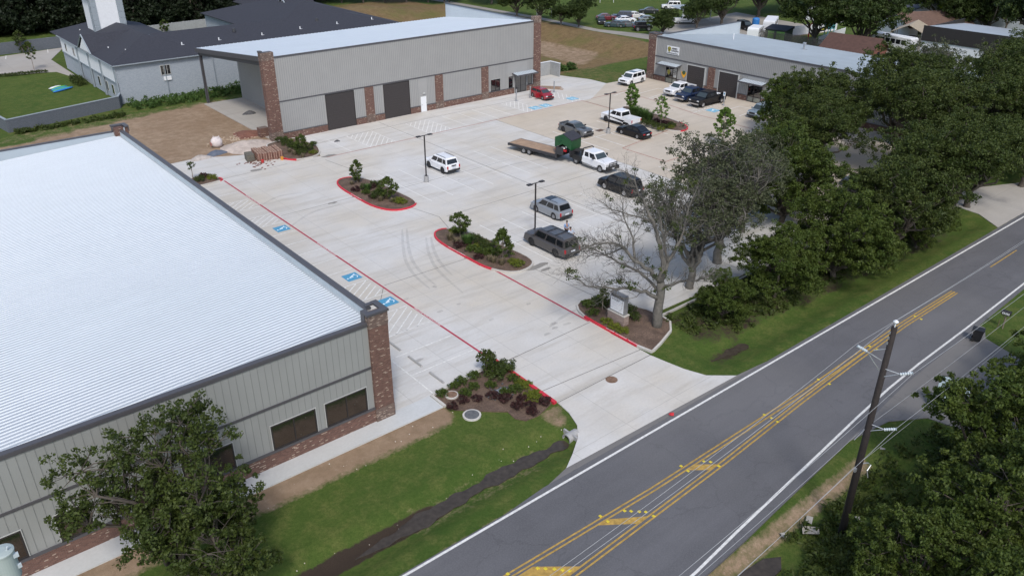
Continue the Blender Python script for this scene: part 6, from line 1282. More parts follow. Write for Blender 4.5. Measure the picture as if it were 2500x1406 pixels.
# ---- carports, yards and houses on the far right ----------------------------
cpt = thing('small_carport', 'small metal carport roof on thin posts beside the yard trees', 'carport', (158, 126, 0), -.3)
MB().hexa([(-4, -3, 2.7), (4, -3, 2.7), (4, 3, 2.9), (-4, 3, 2.9)], [(-4, -3, 2.8), (4, -3, 2.8), (4, 3, 3.0), (-4, 3, 3.0)]).build('roof', 'roof_grey', cpt)
for x in (-3.8, 3.8):
    for y in (-2.8, 2.8): MB().box(x-.08, x+.08, y-.08, y+.08, -.1, 2.7).build('post', 'light_trim', cpt)
tc = thing('tan_carport', 'tan gabled metal carport open at both ends in the gravel yard', 'carport', (169.3, 78.6, 0), .25)
MB().add([(-4, -3.2, 2.6), (4, -3.2, 2.6), (4, 3.2, 2.6), (-4, 3.2, 2.6), (-4, 0, 4.1), (4, 0, 4.1), (-4, -3.2, 2.5), (4, -3.2, 2.5), (4, 3.2, 2.5), (-4, 3.2, 2.5), (-4, 0, 4.0), (4, 0, 4.0)], [(0, 1, 5, 4), (2, 3, 4, 5), (6, 10, 11, 7), (8, 11, 10, 9), (0, 6, 7, 1), (2, 8, 9, 3), (0, 4, 10, 6), (4, 3, 9, 10), (1, 7, 11, 5), (5, 11, 8, 2)]).build('roof', M('tan_metal', (.42, .36, .27), .5, .1), tc)
for x in (-3.9, -2, 0, 2, 3.9):
    for y in (-3.15, 3.15): MB().box(x-.06, x+.06, y-.06, y+.06, -.1, 2.55).build('post', 'tan_metal', tc)
MB().box(-3.6, -1, -2, 2, 0, .9).box(.5, 2.5, -1.5, 1, 0, 1.2).build('stored_goods', 'dark_steel', tc)
def house(name, label, loc, rz, L, W, h, rh, wall, roof, wins=3, cat='house', over=.4):
    t = thing(name, label, cat, loc, rz); l, w_ = L/2, W/2
    MB().add([(-l, -w_, -.1), (l, -w_, -.1), (l, w_, -.1), (-l, w_, -.1), (-l, -w_, h), (l, -w_, h), (l, w_, h), (-l, w_, h), (-l, 0, h+rh), (l, 0, h+rh)], [(0, 1, 5, 4), (2, 3, 7, 6), (1, 2, 6, 9, 5), (3, 0, 4, 8, 7), (4, 5, 9, 8), (6, 7, 8, 9), (3, 2, 1, 0)]).build('wall', wall, t)
    o = over; k = rh/w_; a = h-o*k; MB().add([(-l-o, -w_-o, a), (l+o, -w_-o, a), (l+o, 0, h+rh+.02), (-l-o, 0, h+rh+.02), (-l-o, w_+o, a), (l+o, w_+o, a), (-l-o, -w_-o, a+.14), (l+o, -w_-o, a+.14), (l+o, 0, h+rh+.16), (-l-o, 0, h+rh+.16), (-l-o, w_+o, a+.14), (l+o, w_+o, a+.14)], [(0, 3, 2, 1), (3, 4, 5, 2), (6, 7, 8, 9), (9, 8, 11, 10), (0, 1, 7, 6), (5, 4, 10, 11), (0, 6, 9, 3), (3, 9, 10, 4), (1, 2, 8, 7), (2, 5, 11, 8)]).build('roof', roof, t)
    for s in (-1, 1):
        for k in range(wins):
            x = -l+(k+.5)*L/wins; f = MB().box(x-.55, x+.55, min(s*w_, s*(w_+.04)), max(s*w_, s*(w_+.04)), 1.0, 2.2).build('window', 'light_trim', t); MB().box(x-.47, x+.47, min(s*(w_+.04), s*(w_+.05)), max(s*(w_+.04), s*(w_+.05)), 1.08, 2.12).build('pane', 'car_glass', f)
    for s in (-1, 1): MB().box(min(s*l, s*(l+.04)), max(s*l, s*(l+.04)), -.5, .5, 1.0, 2.2).build('window', 'car_glass', t)
    return t
M('roof_brown', (.13, .08, .06), .9, 0, .2, 2); M('roof_slate', (.085, .09, .105), .9, 0, .15, 2); M('brick_red_house', (.2, .08, .06), .9, 0, .2, 3); M('roof_dark_brown', (.085, .045, .035), .9, 0, .2, 2)
h1 = house('house', 'white cottage with slate gable roof above the brown roofed building', (193, 87, 0), .5, 11, 8, 3.4, 2.2, 'stucco_white', 'roof_slate'); MB().box(-2.5, 2.5, -6.2, -4.2, 0, 2.9).build('porch', 'stucco_white', h1)
house('house', 'long building with a brown shingle roof beside the tan carport', (179.5, 81.0, 0), -.45, 15, 10, 2.8, 2.1, 'stucco_white', 'roof_brown')
house('house', 'grey roofed house among trees near the top right corner', (209, 73, 0), -1.2, 22, 11, 3.0, 2.2, 'grey_brick', 'roof_slate')
house('outbuilding', 'low outbuilding with dark red brown gable behind the long grey roof', (144.5, 77.0, 0), -1.45, 9, 8, 2.4, 2.0, 'brick_red_house', 'roof_dark_brown', 1, 'shed')
house('outbuilding', 'pale house side showing between the dark oak trunks in the yard', (186, 106, 0), .2, 12, 8, 3, 2, 'stucco_white', 'roof_slate')
# white commercial building with black fascia
wbd = thing('commercial_building', 'white walled building with a black metal fascia and pale metal roof behind the oaks', 'building', (160, 62, 0), .0)
MB().box(-8, 8, -22, 6.5, -.1, 4.2).build('wall', 'stucco_white', wbd); m = MB().box(-8.15, -8.01, -22, 6.6, 4.0, 6.6).box(-8, 8.1, 6.51, 6.65, 4.0, 6.2); fs_ = m.build('fascia', 'bronze', wbd)
MB().hexa([(-8.0, -22, 6.3), (8, -22, 5.2), (8, 6.5, 5.2), (-8.0, 6.5, 6.3)], [(-8.0, -22, 6.45), (8, -22, 5.35), (8, 6.5, 5.35), (-8.0, 6.5, 6.45)]).build('roof', 'galvalume', wbd)
MB().box(-8.06, -8.002, 3.6, 4.6, 2.2, 3.0).build('window', 'car_glass', wbd)
# yard clutter behind the shops
yd = thing('playground_slide', 'yellow slide with a turquoise tower in the fenced play yard', 'slide', (161.5, 93.5, 0), 2.6)
MB().hexa([(-.6, -.4, 1.9), (-.6, .4, 1.9), (3.2, .4, .1), (3.2, -.4, .1)][::-1], [(-.6, -.4, 2.1), (-.6, .4, 2.1), (3.2, .4, .3), (3.2, -.4, .3)][::-1]).build('slide', M('toy_yellow', (.75, .6, .03), .5), yd)
M('toy_teal', (.15, .5, .55), .5); MB().box(-2.1, -.6, -.8, .8, 1.8, 2.9).build('tower', 'toy_teal', yd)
for x in (-2.0, -.7):
    for y in (-.7, .7): MB().box(x-.07, x+.07, y-.07, y+.07, -.1, 3.0).build('leg', 'toy_teal', yd)
M('toy_red', (.6, .03, .03), .5); M('lime_paint', (.18, .5, .05), .6)
rc_ = thing('red_climber', 'thin red curved play pole standing behind the roof vent', 'play pole', (157.0, 94.0, 0)); MB().tube([(0, 0, 0), (0, 0, 2.8), (.3, -.3, 3.4), (1.0, -.9, 3.5)], .14, 8).build('pole', 'toy_red', rc_)
gs = thing('green_shed', 'dark shed with bright lime green panels in the play yard', 'shed', (151.5, 97.5, 0), .2); MB().box(-1.8, 1.8, -2.2, 2.2, 0, 2.3).build('wall', M('shed_dark', (.05, .07, .05), .8), gs); MB().box(-1.84, -1.81, -1.9, -.2, .3, 2.0).box(-1.84, -1.81, .3, 1.6, .3, 2.0).build('panel', 'lime_paint', gs); MB().hexa([(-2, -2.4, 2.3), (2, -2.4, 2.3), (2, 2.4, 2.3), (-2, 2.4, 2.3)], [(-2, -2.4, 2.4), (2, -2.4, 2.8), (2, 2.4, 2.8), (-2, 2.4, 2.4)]).build('roof', 'shingle', gs)
bt = thing('blue_tank', 'bright blue plastic tank beside the black suv in the yard', 'tank', (162, 110.5, 0)); MB().cyl(0, 0, 0, 1.6, .8, 14).blob((0, 0, 1.6), (.8, .8, .35), 14, 6).build('tank', 'toy_blue', bt)
wall_run('picket_fence', 'white board fence slanting through the play yard', [(158, 99), (172, 96.5)], 1.8, 'stucco_white', .08, None, 2.4, 'fence')
wall_run('picket_fence', 'white fence below the turquoise play tower', [(154, 89.8), (168, 92.2)], 1.5, 'white_paint', .08, None, 2.4, 'fence')
ch = thing('slat_fence', 'grey slatted fence just behind the sloping grey roof', 'fence', (146, 95, 0)); m = MB(); y = 100.0
while y > 84: m.box(149.0, 149.06, y-.06, y+.06, -.1, 2.1); y -= .26
m.build('slats', 'bark_grey', ch, True); MB().box(149.07, 149.12, 84, 100, .5, .6).box(149.07, 149.12, 84, 100, 1.6, 1.7).build('rail', 'bark_grey', ch, True)
for (x, y, rz, lb) in ((134.5, 151, .6, 'white soccer goal frame at the left of the green field'), (163, 158, .9, 'white soccer goal frame at the top of the green field')):
    t = thing('soccer_goal', lb, 'soccer goal', (x, y, -.05), rz); MB().tube([(0, -1.8, 0), (0, -1.8, 2), (0, 1.8, 2), (0, 1.8, 0)], .06, 6).tube([(0, -1.8, 2), (1.0, -1.8, 0)], .04, 6).tube([(0, 1.8, 2), (1.0, 1.8, 0)], .04, 6).build('frame', 'white_paint', t)
ex = thing('excavator', 'orange excavator on bare ground near the top right corner', 'excavator', (246, 89.5, 0), 1.0)
MB().box(-2, 2, -1.5, -.9, 0, 1).box(-2, 2, .9, 1.5, 0, 1).build('track', 'black_plastic', ex); MB().box(-2.2, 1.6, -1.3, 1.3, 1.1, 2.3).build('body', 'orange_paint', ex); MB().box(.2, 1.7, .1, 1.2, 2.3, 3.3).build('cab', 'bronze', ex); MB().tube([(1.6, -.3, 2), (3.8, -.3, 4.4), (6, -.3, 3.2)], .3, 6).tube([(6, -.3, 3.2), (6.6, -.3, 1.0)], .22, 6).build('arm', 'orange_paint', ex); MB().box(6.2, 7.1, -.8, .2, .3, 1.2).build('bucket', 'dark_steel', ex)
for (x, y, H_, lb) in ((190.5, 85.0, 10, 'dark utility pole standing in front of the white cottage'), (222, 80, 11, 'brown utility pole near the top right corner'), (187, 62, 10, 'thin brown pole rising from the trees right of the black fascia')):
    t = thing('utility_pole', lb, 'utility pole', (x, y, 0)); MB().tube([(0, 0, -.3), (0, 0, H_)], [.17, .12], 8).build('pole', 'bark_grey' if 'brown' in lb else 'pole_wood', t); MB().box(-.06, .06, -1, 1, H_-.9, H_-.75).build('crossarm', 'pole_wood', t)
rs = thing('road_sign', 'white two-legged sign seen from behind under the oaks beside the road', 'sign', (78.0, 33.3, -.1), .4); MB().box(-.03, .03, -.6, .6, .8, 1.6).build('panel', 'light_trim', rs)
for y in (-.55, .55): MB().box(-.04, .04, y-.04, y+.04, -.3, 1.6).build('leg', 'white_paint', rs)
ds = thing('dark_car_canopy', 'dark brown shed edge at the left margin beside the hotel parking', 'shed', (18, 171, 0)); MB().box(-4, 2.6, -2.5, 2.5, -.1, 4.2).build('wall', 'door_brown', ds); MB().box(-4.2, 2.8, -2.7, 2.7, 4.2, 4.4).build('roof', 'light_trim', ds); ds.name = 'brown_shed'
vehicle('parked_sedan', 'black car standing behind the hotel roof near the dark wall', 'sedan', (50.5, 176.0, 0), .2, (.014, .014, .016), 'sedan', 4.8, 1.83, 1.46, 2.75, .34, .97, .93, .17, (-1.95, 1.15, -.95, .25), 2)
hz2 = [(21.0, 172.3), (24.8, 172.8), (28.5, 173.5), (32.3, 174.3), (17.0, 171.8)]
markings('stall_lines_hotel', 'line_faded', [(x, y+5, x+.7, y+8.5) for x, y in hz2], .13, .003)
# ================================================================== PLANTS
def leaf_cloud(name, cen, n_per, spread, size, mat, parent, rng, up=.35, elong=1.0):
    """many small leaf faces round clump centres (array code)"""
    cen = np.asarray(cen, float); K = len(cen)*n_per
    c = np.repeat(cen, n_per, 0); d = rng.normal(size=(K, 3)); d /= np.linalg.norm(d, axis=1)[:, None]
    sp = np.repeat(np.asarray(spread, float).reshape(-1) if np.ndim(spread) else np.full(len(cen), spread), n_per)
    pos = c+d*(sp*rng.random(K)**.45)[:, None]*np.array([1, 1, .75])
    nrm = rng.normal(size=(K, 3))+np.array([0, 0, up])+d*.7; nrm /= np.linalg.norm(nrm, axis=1)[:, None]
    a = np.cross(nrm, rng.normal(size=(K, 3))); a /= np.linalg.norm(a, axis=1)[:, None]; b = np.cross(nrm, a)
    s = size*(.6+.8*rng.random(K))[:, None]
    v = np.stack([pos-a*s*elong, pos-b*s*.55+nrm*s*.12, pos+a*s*elong, pos+b*s*.55-nrm*s*.1], 1).reshape(-1, 3)
    me = bpy.data.meshes.new(name); me.vertices.add(4*K); me.vertices.foreach_set('co', v.astype(np.float32).ravel())
    me.loops.add(4*K); me.loops.foreach_set('vertex_index', np.arange(4*K, dtype=np.int32)); me.polygons.add(K); me.polygons.foreach_set('loop_start', np.arange(0, 4*K, 4, dtype=np.int32))
    me.update(calc_edges=True); me.validate(); me.materials.append(MATS[mat]); o = bpy.data.objects.new(name, me); C.objects.link(o)
    if parent is not None: o.parent = parent
    return o
def bend(a, b, rr, k=.12, n=4):
    a, b = Vector(a), Vector(b); L_ = (b-a).length; out = [a]
    for i in range(1, n): out.append(a.lerp(b, i/n)+Vector((rr.uniform(-1, 1), rr.uniform(-1, 1), rr.uniform(-.3, 1)))*L_*k*math.sin(PI*i/n))
    return out+[b]
def tree(name, label, cat, seed, H, R, th, leafmat, barkmat='bark', lobes=11, per=26, size=.17, clumps=300, flat=.62, twigs=60, group=None, tr=None, dens=1.0, spread=.62, lobe=(.26, .46), low=-.35):
    rr = random.Random(seed); rng = np.random.default_rng(seed); t = thing(name, label, cat, (0, 0, 0), 0, group)
    tr = tr or (.028*H+.05); cz = th+(H-th)*.48; rz_ = (H-th)*.55
    L_ = []
    for i in range(lobes):
        a = 2.4*i+rr.uniform(-.5, .5); q = math.sqrt((i+.6)/lobes)*.74; u = rr.uniform(low, .9)
        L_.append((Vector((R*q*math.cos(a), R*q*math.sin(a), cz+rz_*(u*(1-q*q*.5))*.8)), R*rr.uniform(*lobe)))
    L_.append((Vector((0, 0, cz+rz_*.6)), R*.4))
    cs = []; sp = []
    for k in range(clumps):
        c, r_ = L_[rr.randrange(len(L_))]; d = Vector((rr.gauss(0, 1), rr.gauss(0, 1), rr.gauss(.25, 1))).normalized(); z_ = rr.random(); p = c+Vector((d.x*r_, d.y*r_, d.z*r_*flat))*(rr.uniform(.7, 1.08) if z_ < .66 else rr.uniform(.15, .7) if z_ < .86 else rr.uniform(1.05, 1.45))
        if p.z < th*.75: p.z = th*.75+rr.random()
        cs.append(p); sp.append(spread*rr.uniform(.6, 1.25)*R/6)
    m = MB(); fork = Vector((rr.uniform(-.2, .2), rr.uniform(-.2, .2), th*.8)); m.tube(bend((0, 0, -.3), fork, rr, .05), [tr*1.25, tr, tr*.92, tr*.88, tr*.85], 10)
    for c, r_ in L_:
        pts = bend(fork, c, rr, .14, 5); rs = [tr*.5*(1-.8*i/5) for i in range(6)]; m.tube(pts, rs, 7, False)
        near = [p for p in cs if (p-c).length < r_*1.25][:max(4, twigs//len(L_)*2)]
        for p in near: s_ = pts[rr.choice((3, 4, 5))]; m.tube(bend(s_, p, rr, .12, 3), [tr*.13, tr*.09, tr*.06, tr*.025], 4, False)
    m.build('trunk', barkmat, t, smooth=True)
    leaf_cloud('crown', [tuple(p) for p in cs], int(per*dens), sp, size, leafmat, t, rng); return t
def crown_to(proto, used, x, y, rz, s, label, group=None, z=None, sz=None):
    return place(proto, used, (x, y, (hz(x, y) if z is None else z)), rz, label, group, (s, s, sz or s))
G1 = 'spreading oaks between the parking court and the road'
kw = dict(per=58, size=.105, spread=.44, lobe=(.2, .38))
oakA = tree('oak_tree', 'x', 'tree', 11, 12, 7.0, 2.4, 'leaf_oak', clumps=880, lobes=22, **kw)
oakB = tree('oak_tree', 'x', 'tree', 12, 11, 6.2, 2.1, 'leaf_oak', clumps=740, lobes=19, **kw)
oakG = tree('oak_tree', 'x', 'tree', 13, 10, 5.8, 1.0, 'leaf_green', clumps=900, lobes=20, low=-.95, **kw)
oakS = tree('oak_tree', 'x', 'tree', 14, 11, 5.4, 2.4, 'leaf_grey', 'bark_grey', clumps=560, per=30, size=.09, lobes=16, twigs=300, spread=.45)
crown_to(oakS, {}, 49.8, 37.0, .3, .95, 'thin grey-green oak with many bare twigs right of the bare-limbed tree', G1)
O_ = [(oakS, 55.6, 38.6, 2.1, 1.12, 'wide grey-green oak full of pale dead twigs over the edge of the court'),
    (oakS, 63.0, 41.5, 4.0, .90, 'small grey-green oak rising beside the tan concrete'),
    (oakG, 61.0, 30.4, 0, .88, 'bright green bushy oak low at the roadside behind the grey twiggy crowns'),
    (oakG, 54.0, 31.6, 1.9, .66, 'short leafy oak over the dark gap in the verge'),
    (oakB, 68.5, 29.6, .8, .90, 'dark oak overhanging the road edge in the middle of the row'),
    (oakG, 68.0, 40.5, 3.0, 1.02, 'mid green oak behind the bright roadside one'),
    (oakA, 77.0, 29.8, 0, .96, 'large dark oak whose crown hangs over the white road line'),
    (oakA, 78.0, 44.0, 1.3, .88, 'tall dark oak at the corner of the tan court with forked trunk showing'),
    (oakB, 87.0, 48.6, 2.2, 1.04, 'dark oak with its bare lower trunk seen against the tan concrete'),
    (oakA, 89.5, 38.0, 4.2, 1.06, 'broad dark oak in the middle of the right hand canopy'),
    (oakB, 101.5, 34.0, 5.2, 1.12, 'dark oak beside the far driveway with branches hanging low'),
    (oakA, 101, 46.0, 2.9, 1.02, 'broad oak nearest the shop building wall'),
    (oakG, 94.0, 56.5, 1.0, .88, 'rounded green oak in front of the second shop canopy'),
    (oakB, 113, 38, .4, 1.15, 'far dark oak at the right frame edge above the driveway'),
    (oakS, 114, 49, 1.5, 1.05, 'thin grey oak standing against the grey sloping roof'),
    (oakA, 127, 40, 3.6, 1.0, 'oak in front of the white building with black fascia'),
    (oakS, 136, 48, 2.6, .85, 'small twiggy oak left of the white building with black fascia'),
    (oakG, 140, 34, 5.0, 1.1, 'green oak at the right margin below the black fascia'),
    (oakB, 122, 31, 4.4, 1.05, 'dark oak cut by the right margin of the picture'),
    (oakB, 97.5, 29.5, 2.0, .95, 'dark oak hanging over the mouth of the far driveway'),
    (oakA, 86.5, 30.5, 3.3, .84, 'dark oak at the edge of the far driveway, low over the grass'),
    (oakB, 106.5, 30.0, 1.1, .95, 'oak at the right margin, second above the far driveway'),
    (oakA, 113, 27, 5.5, .9, 'oak at the right margin just above the far driveway'),
    (oakG, 65.5, 29.6, 2.7, .5, 'low bushy young oak near the road line in front of the row'),
    (oakG, 73.5, 29.4, 4.7, .55, 'low bushy young oak near the road line farther along the row'),
    (oakG, 47.8, 32.2, 3.3, .42, 'small bush-like oak beside the dark hole in the verge'),
    (oakG, 76.5, 51.0, 2.5, .50, 'small leafy tree in the bed at the corner of the tan court')]
seen = {oakS.name: 1}
for p_, x, y, rz, s, lb in O_: crown_to(p_, seen, x, y, rz, s, lb, G1)

# bare-limbed tree at the near end: limbs set by hand, twigs grown from them
def limb_tree():
    rr = random.Random(5); rng = np.random.default_rng(5); t = thing('bare_limbed_tree', 'mostly leafless old tree with long grey limbs reaching over the court behind the tenant sign', 'tree', (42.6, 34.3, -.1)); m = MB()
    rgt = Vector((.771, -.636, 0)); dep = Vector((.636, .771, 0))
    def Q(px, py, dd=0.0):      # px, py in metres: right, up ; dd depth
        return rgt*px+dep*dd+Vector((0, 0, py))
    limbs = [([(0, 0, 0), (.05, 2, 0), (0, 4.0, 0)], .42, .30),
        ([(0, 3.8, 0), (.05, 5.6, .2), (-.3, 7.2, .5), (-.8, 8.6, .6), (-1.6, 10.2, .9), (-2.4, 11.6, 1.0), (-3.1, 12.2, 1.2)], .24, .03),
        ([(0, 4.0, 0), (-1.0, 5.2, -.6), (-2.2, 6.2, -1.0), (-3.0, 7.3, -1.0), (-4.2, 7.9, -1.4), (-5.6, 7.7, -1.6), (-7.0, 6.9, -1.8)], .2, .03),
        ([(0, 2.6, 0), (-1.2, 3.6, -.8), (-2.4, 4.1, -1.3), (-4.0, 4.3, -1.6), (-5.6, 4.6, -1.8), (-7.2, 5.6, -1.8)], .18, .025),
        ([(-.1, 3.2, 0), (-1.4, 4.4, .7), (-3.0, 5.0, 1.2), (-4.6, 5.9, 1.5), (-5.8, 6.4, 1.6)], .13, .025),
        ([(0, 4.0, 0), (.6, 5.6, .5), (1.4, 7.0, .9), (1.7, 8.8, 1.3), (2.2, 10.6, 1.4)], .2, .03),
        ([(.5, 5.4, .4), (.2, 7.0, 1.2), (-.2, 8.8, 1.8), (.3, 10.8, 2.2)], .12, .025),
        ([(0, 3.4, 0), (1.2, 4.4, -.7), (2.4, 4.8, -1.4), (3.4, 5.8, -1.8)], .14, .03),
        ([(-2.2, 6.2, -1), (-2.4, 7.8, -.6), (-3.2, 9.4, -.4), (-3.4, 10.6, 0)], .1, .02),
        ([(-.8, 8.6, .6), (-2.2, 9.2, .2), (-3.8, 9.6, .2), (-5.0, 10.4, .3)], .08, .018),
        ([(-3, 7.3, -1), (-4, 6.6, -.4), (-5.4, 6.2, 0), (-6.4, 6.6, .2)], .08, .018)]
    tips = []; P_all = []
    for pts, r0, r1 in limbs:
        V = [Q(*p) for p in pts]; D = []
        for a, b in zip(V, V[1:]):
            for k in range(3): D.append(a.lerp(b, k/3)+Vector((rr.uniform(-1, 1), rr.uniform(-1, 1), rr.uniform(-1, 1)))*(.09 if D else 0))
        D.append(V[-1]); n = len(D); R_ = [r0+(r1-r0)*(i/(n-1))**.8 for i in range(n)]; m.tube(D, R_, 9, True)
        if r0 < .3:
            for i in range(2, n): P_all.append((D[i], (D[i]-D[i-1]).normalized(), R_[i], i/n))
    def twig(p, d, L_, r, lev):
        a = (d+Vector((rr.gauss(0, .6), rr.gauss(0, .6), rr.gauss(.15, .5)))).normalized(); pts = [p]; q = p; dd = a
        for k in range(4): dd = (dd+Vector((rr.gauss(0, .22), rr.gauss(0, .22), rr.gauss(.05, .2)))).normalized(); q = q+dd*L_/4; pts.append(q)
        m.tube(pts, [r, r*.8, r*.6, r*.45, r*.3], 4, False)
        if lev > 0:
            for k in range(3): twig(pts[rr.randrange(1, 5)], dd, L_*.62, r*.55, lev-1)
        else: tips.append(q)
    for p, d, r_, f in P_all:
        for k in range(2 if f < .4 else 3): twig(p, d, rr.uniform(.9, 2.0)*(1.1-f*.4), min(.035, r_*.5), 2)
    m.build('trunk', 'bark_grey', t, smooth=True)
    cl = [tuple(p) for p in tips if rr.random() < .008 or (p.z > 3.5 and p.dot(rgt) > -.6 and rr.random() < .035)]
    cl += [tuple(Q(rr.uniform(-1.2, .8), rr.uniform(2.2, 6.0), rr.uniform(-.6, .6))) for _ in range(14)]+[tuple(Q(-6.8+rr.uniform(-.5, .4), 5.6+rr.uniform(-.6, .3), -1.8+rr.uniform(-.3, .3))) for _ in range(7)]+[tuple(Q(-3.2+rr.uniform(-1, 1.2), 4.5+rr.uniform(-.3, .4), -1.4+rr.uniform(-.3, .3))) for _ in range(10)]+[tuple(Q(1.5+rr.uniform(-.6, 1.2), 7+rr.uniform(-2, 2.5), 1+rr.uniform(-.6, .6))) for _ in range(12)]
    leaf_cloud('leaves', cl, 24, .27, .085, 'leaf_oak', t, rng)
limb_tree()
bh = lambda nm, seed, r_, h_, mat, K, per, size, el=1.0, up=.5: None
def bush(name, seed, r_, h_, mat, K=26, per=26, size=.05, el=1.0, up=.5, stems=6, cat='shrub', bark='bark'):
    rr = random.Random(seed); rng = np.random.default_rng(seed); t = thing(name, 'x', cat); cs = []
    for k in range(K): a = rr.uniform(0, 6.28); q = r_*math.sqrt(rr.random()); cs.append((q*math.cos(a), q*math.sin(a), h_*(.25+.6*rr.random()*(1-.5*(q/r_)**2))))
    leaf_cloud('foliage', cs, per, r_*.34, size, mat, t, rng, up, el); m = MB()
    for k in range(stems): a = rr.uniform(0, 6.28); m.tube([(0, 0, -.05), (r_*.4*math.cos(a), r_*.4*math.sin(a), h_*.6)], .012, 4, False)
    m.build('stem', bark, t); return t
def grass_tuft(name, seed, r_, h_, mat, K=150, cat='ornamental grass', wdt=.012):
    rr = random.Random(seed); m = MB()
    for k in range(K):
        a = rr.uniform(0, 6.28); q = rr.random()**.5*r_*.35; o = rr.uniform(.4, 1.0)*r_; b0 = Vector((q*math.cos(a), q*math.sin(a), 0)); b2 = Vector((o*math.cos(a+rr.gauss(0, .3)), o*math.sin(a+rr.gauss(0, .3)), h_*rr.uniform(.5, 1.0))); b1 = b0.lerp(b2, .5)+Vector((0, 0, h_*.25)); s = Vector((-math.sin(a), math.cos(a), 0))*wdt
        m.add([b0-s, b0+s, b1+s, b1-s, b2], [(0, 1, 2, 3), (3, 2, 4)])
    t = thing(name, 'x', cat); m.build('blades', mat, t); return t
bGreen = bush('shrub', 21, .42, .55, 'leaf_green'); bPurp = bush('purple_shrub', 22, .40, .5, 'leaf_purple'); bYel = bush('golden_shrub', 23, .5, .4, 'leaf_yellow'); bDark = bush('shrub', 24, .55, .7, 'leaf_oak', 34)
bGrass = grass_tuft('grass_tuft', 25, .6, .85, 'leaf_grass', 260, wdt=.018); bDry = grass_tuft('dry_tuft', 26, .45, .45, 'leaf_dry', 120); bBig = grass_tuft('tall_grass', 27, .95, 1.25, 'leaf_grass', 420, wdt=.022)
def put(proto, px, py, s, label, group, z=.06, xy=None):
    p = xy or at(px, py); return place(proto, USED, (p[0], p[1], z), rnd.uniform(0, 6.28), label, group, s*rnd.uniform(.9, 1.12))
GB = 'shrubs in the mulch bed by the driveway'
for px, py in ((1080, 965), (1108, 948), (1127, 937), (1157, 922), (1135, 965), (1158, 948), (1197, 946), (1252, 929), (1231, 962), (1260, 955)): put(bGreen, px, py, .95, 'compact green shrub in the mulch bed by the driveway', GB, .02)
for px, py in ((1106, 996), (1131, 981), (1164, 977), (1201, 970), (1234, 978), (1275, 978), (1262, 997), (1294, 995), (1331, 985), (1300, 1012)): put(bPurp, px, py, .95, 'dark purple shrub in the mulch bed by the driveway', GB, .02)
for px, py in ((1283, 943), (1295, 966), (1308, 965), (1300, 977), (1270, 938)): put(bYel, px, py, .85, 'yellow-green spreading shrub close to the red kerb', GB, .02)
for px, py in ((1205, 905), (1222, 912), (1235, 905), (1212, 920)): put(bDark, px, py, 1.25, 'tall dark green shrub at the top corner of the driveway bed', GB, .02)
def island_plants(rows, group, where):
    for proto, px, py, s in rows:
        kind = {bGreen.name: 'green leafy shrub', bPurp.name: 'dark purple shrub', bYel.name: 'yellow-green low shrub', bDark.name: 'dense dark green shrub', bGrass.name: 'arching green grass tuft', bDry.name: 'pale dry grass tuft', bBig.name: 'tall green ornamental grass'}[proto.name]
        put(proto, px, py, s, kind+' '+where, group, .18)
island_plants([(bDark, 890, 466, 1.0), (bGrass, 898, 470, 1.0), (bPurp, 870, 470, 1.1), (bGreen, 893, 478, 1.1), (bPurp, 912, 462, 1.1), (bDark, 918, 458, 1.0), (bGreen, 925, 478, 1.2), (bDark, 920, 488, 1.2), (bPurp, 908, 488, .9), (bDry, 945, 490, 1.2), (bDry, 958, 498, 1), (bYel, 972, 496, 1.1), (bYel, 982, 500, 1.0), (bDry, 860, 455, 1), (bDry, 875, 448, 1), (bDry, 930, 495, 1.2)], 'shrubs in the far red-kerbed island', 'in the far red-kerbed island')
island_plants([(bYel, 1108, 572, 1.2), (bDark, 1125, 575, 1.1), (bDry, 1100, 590, 1.4), (bDry, 1115, 598, 1.3), (bPurp, 1118, 608, 1.2), (bPurp, 1135, 605, 1.1), (bBig, 1142, 603, .85), (bDark, 1158, 590, 1.1), (bDark, 1172, 600, 1.1), (bYel, 1160, 612, 1.1), (bGreen, 1152, 618, 1.2), (bDark, 1182, 610, 1.1), (bGreen, 1172, 625, 1.3), (bGreen, 1190, 625, 1.3), (bPurp, 1170, 636, 1.0), (bGreen, 1205, 628, 1.4), (bDry, 1205, 645, 1.3), (bDry, 1225, 650, 1.3), (bDry, 1195, 640, 1.2), (bYel, 1255, 646, 1.1), (bYel, 1265, 652, 1.1), (bDark, 1195, 610, 1.2)], 'shrubs in the near red-kerbed island', 'in the near red-kerbed island')
island_plants([(bDark, 1460, 750, 1.2), (bDark, 1475, 752, 1.2), (bGreen, 1440, 755, 1.1), (bGreen, 1448, 775, 1.2), (bYel, 1480, 792, 1), (bYel, 1500, 805, 1), (bYel, 1520, 815, .9), (bDark, 1535, 770, 1.2), (bDark, 1545, 785, 1.1), (bGreen, 1430, 748, .9)], 'shrubs in the tenant sign island', 'in the tenant sign island')
island_plants([(bBig, 1548, 287, 1.2), (bBig, 1560, 290, 1.2), (bBig, 1572, 296, 1.2), (bBig, 1583, 300, 1.1), (bDark, 1562, 303, 1.2), (bDark, 1575, 309, 1.2), (bDark, 1590, 312, 1.2), (bPurp, 1604, 303, 1.2), (bPurp, 1620, 306, 1.2), (bPurp, 1630, 308, 1.1), (bDark, 1605, 316, 1.1), (bDark, 1622, 317, 1.1), (bYel, 1612, 321, 1.1), (bYel, 1635, 316, 1.1), (bDark, 1640, 312, 1.1)], 'shrubs in the tan court island', 'in the tan court island')
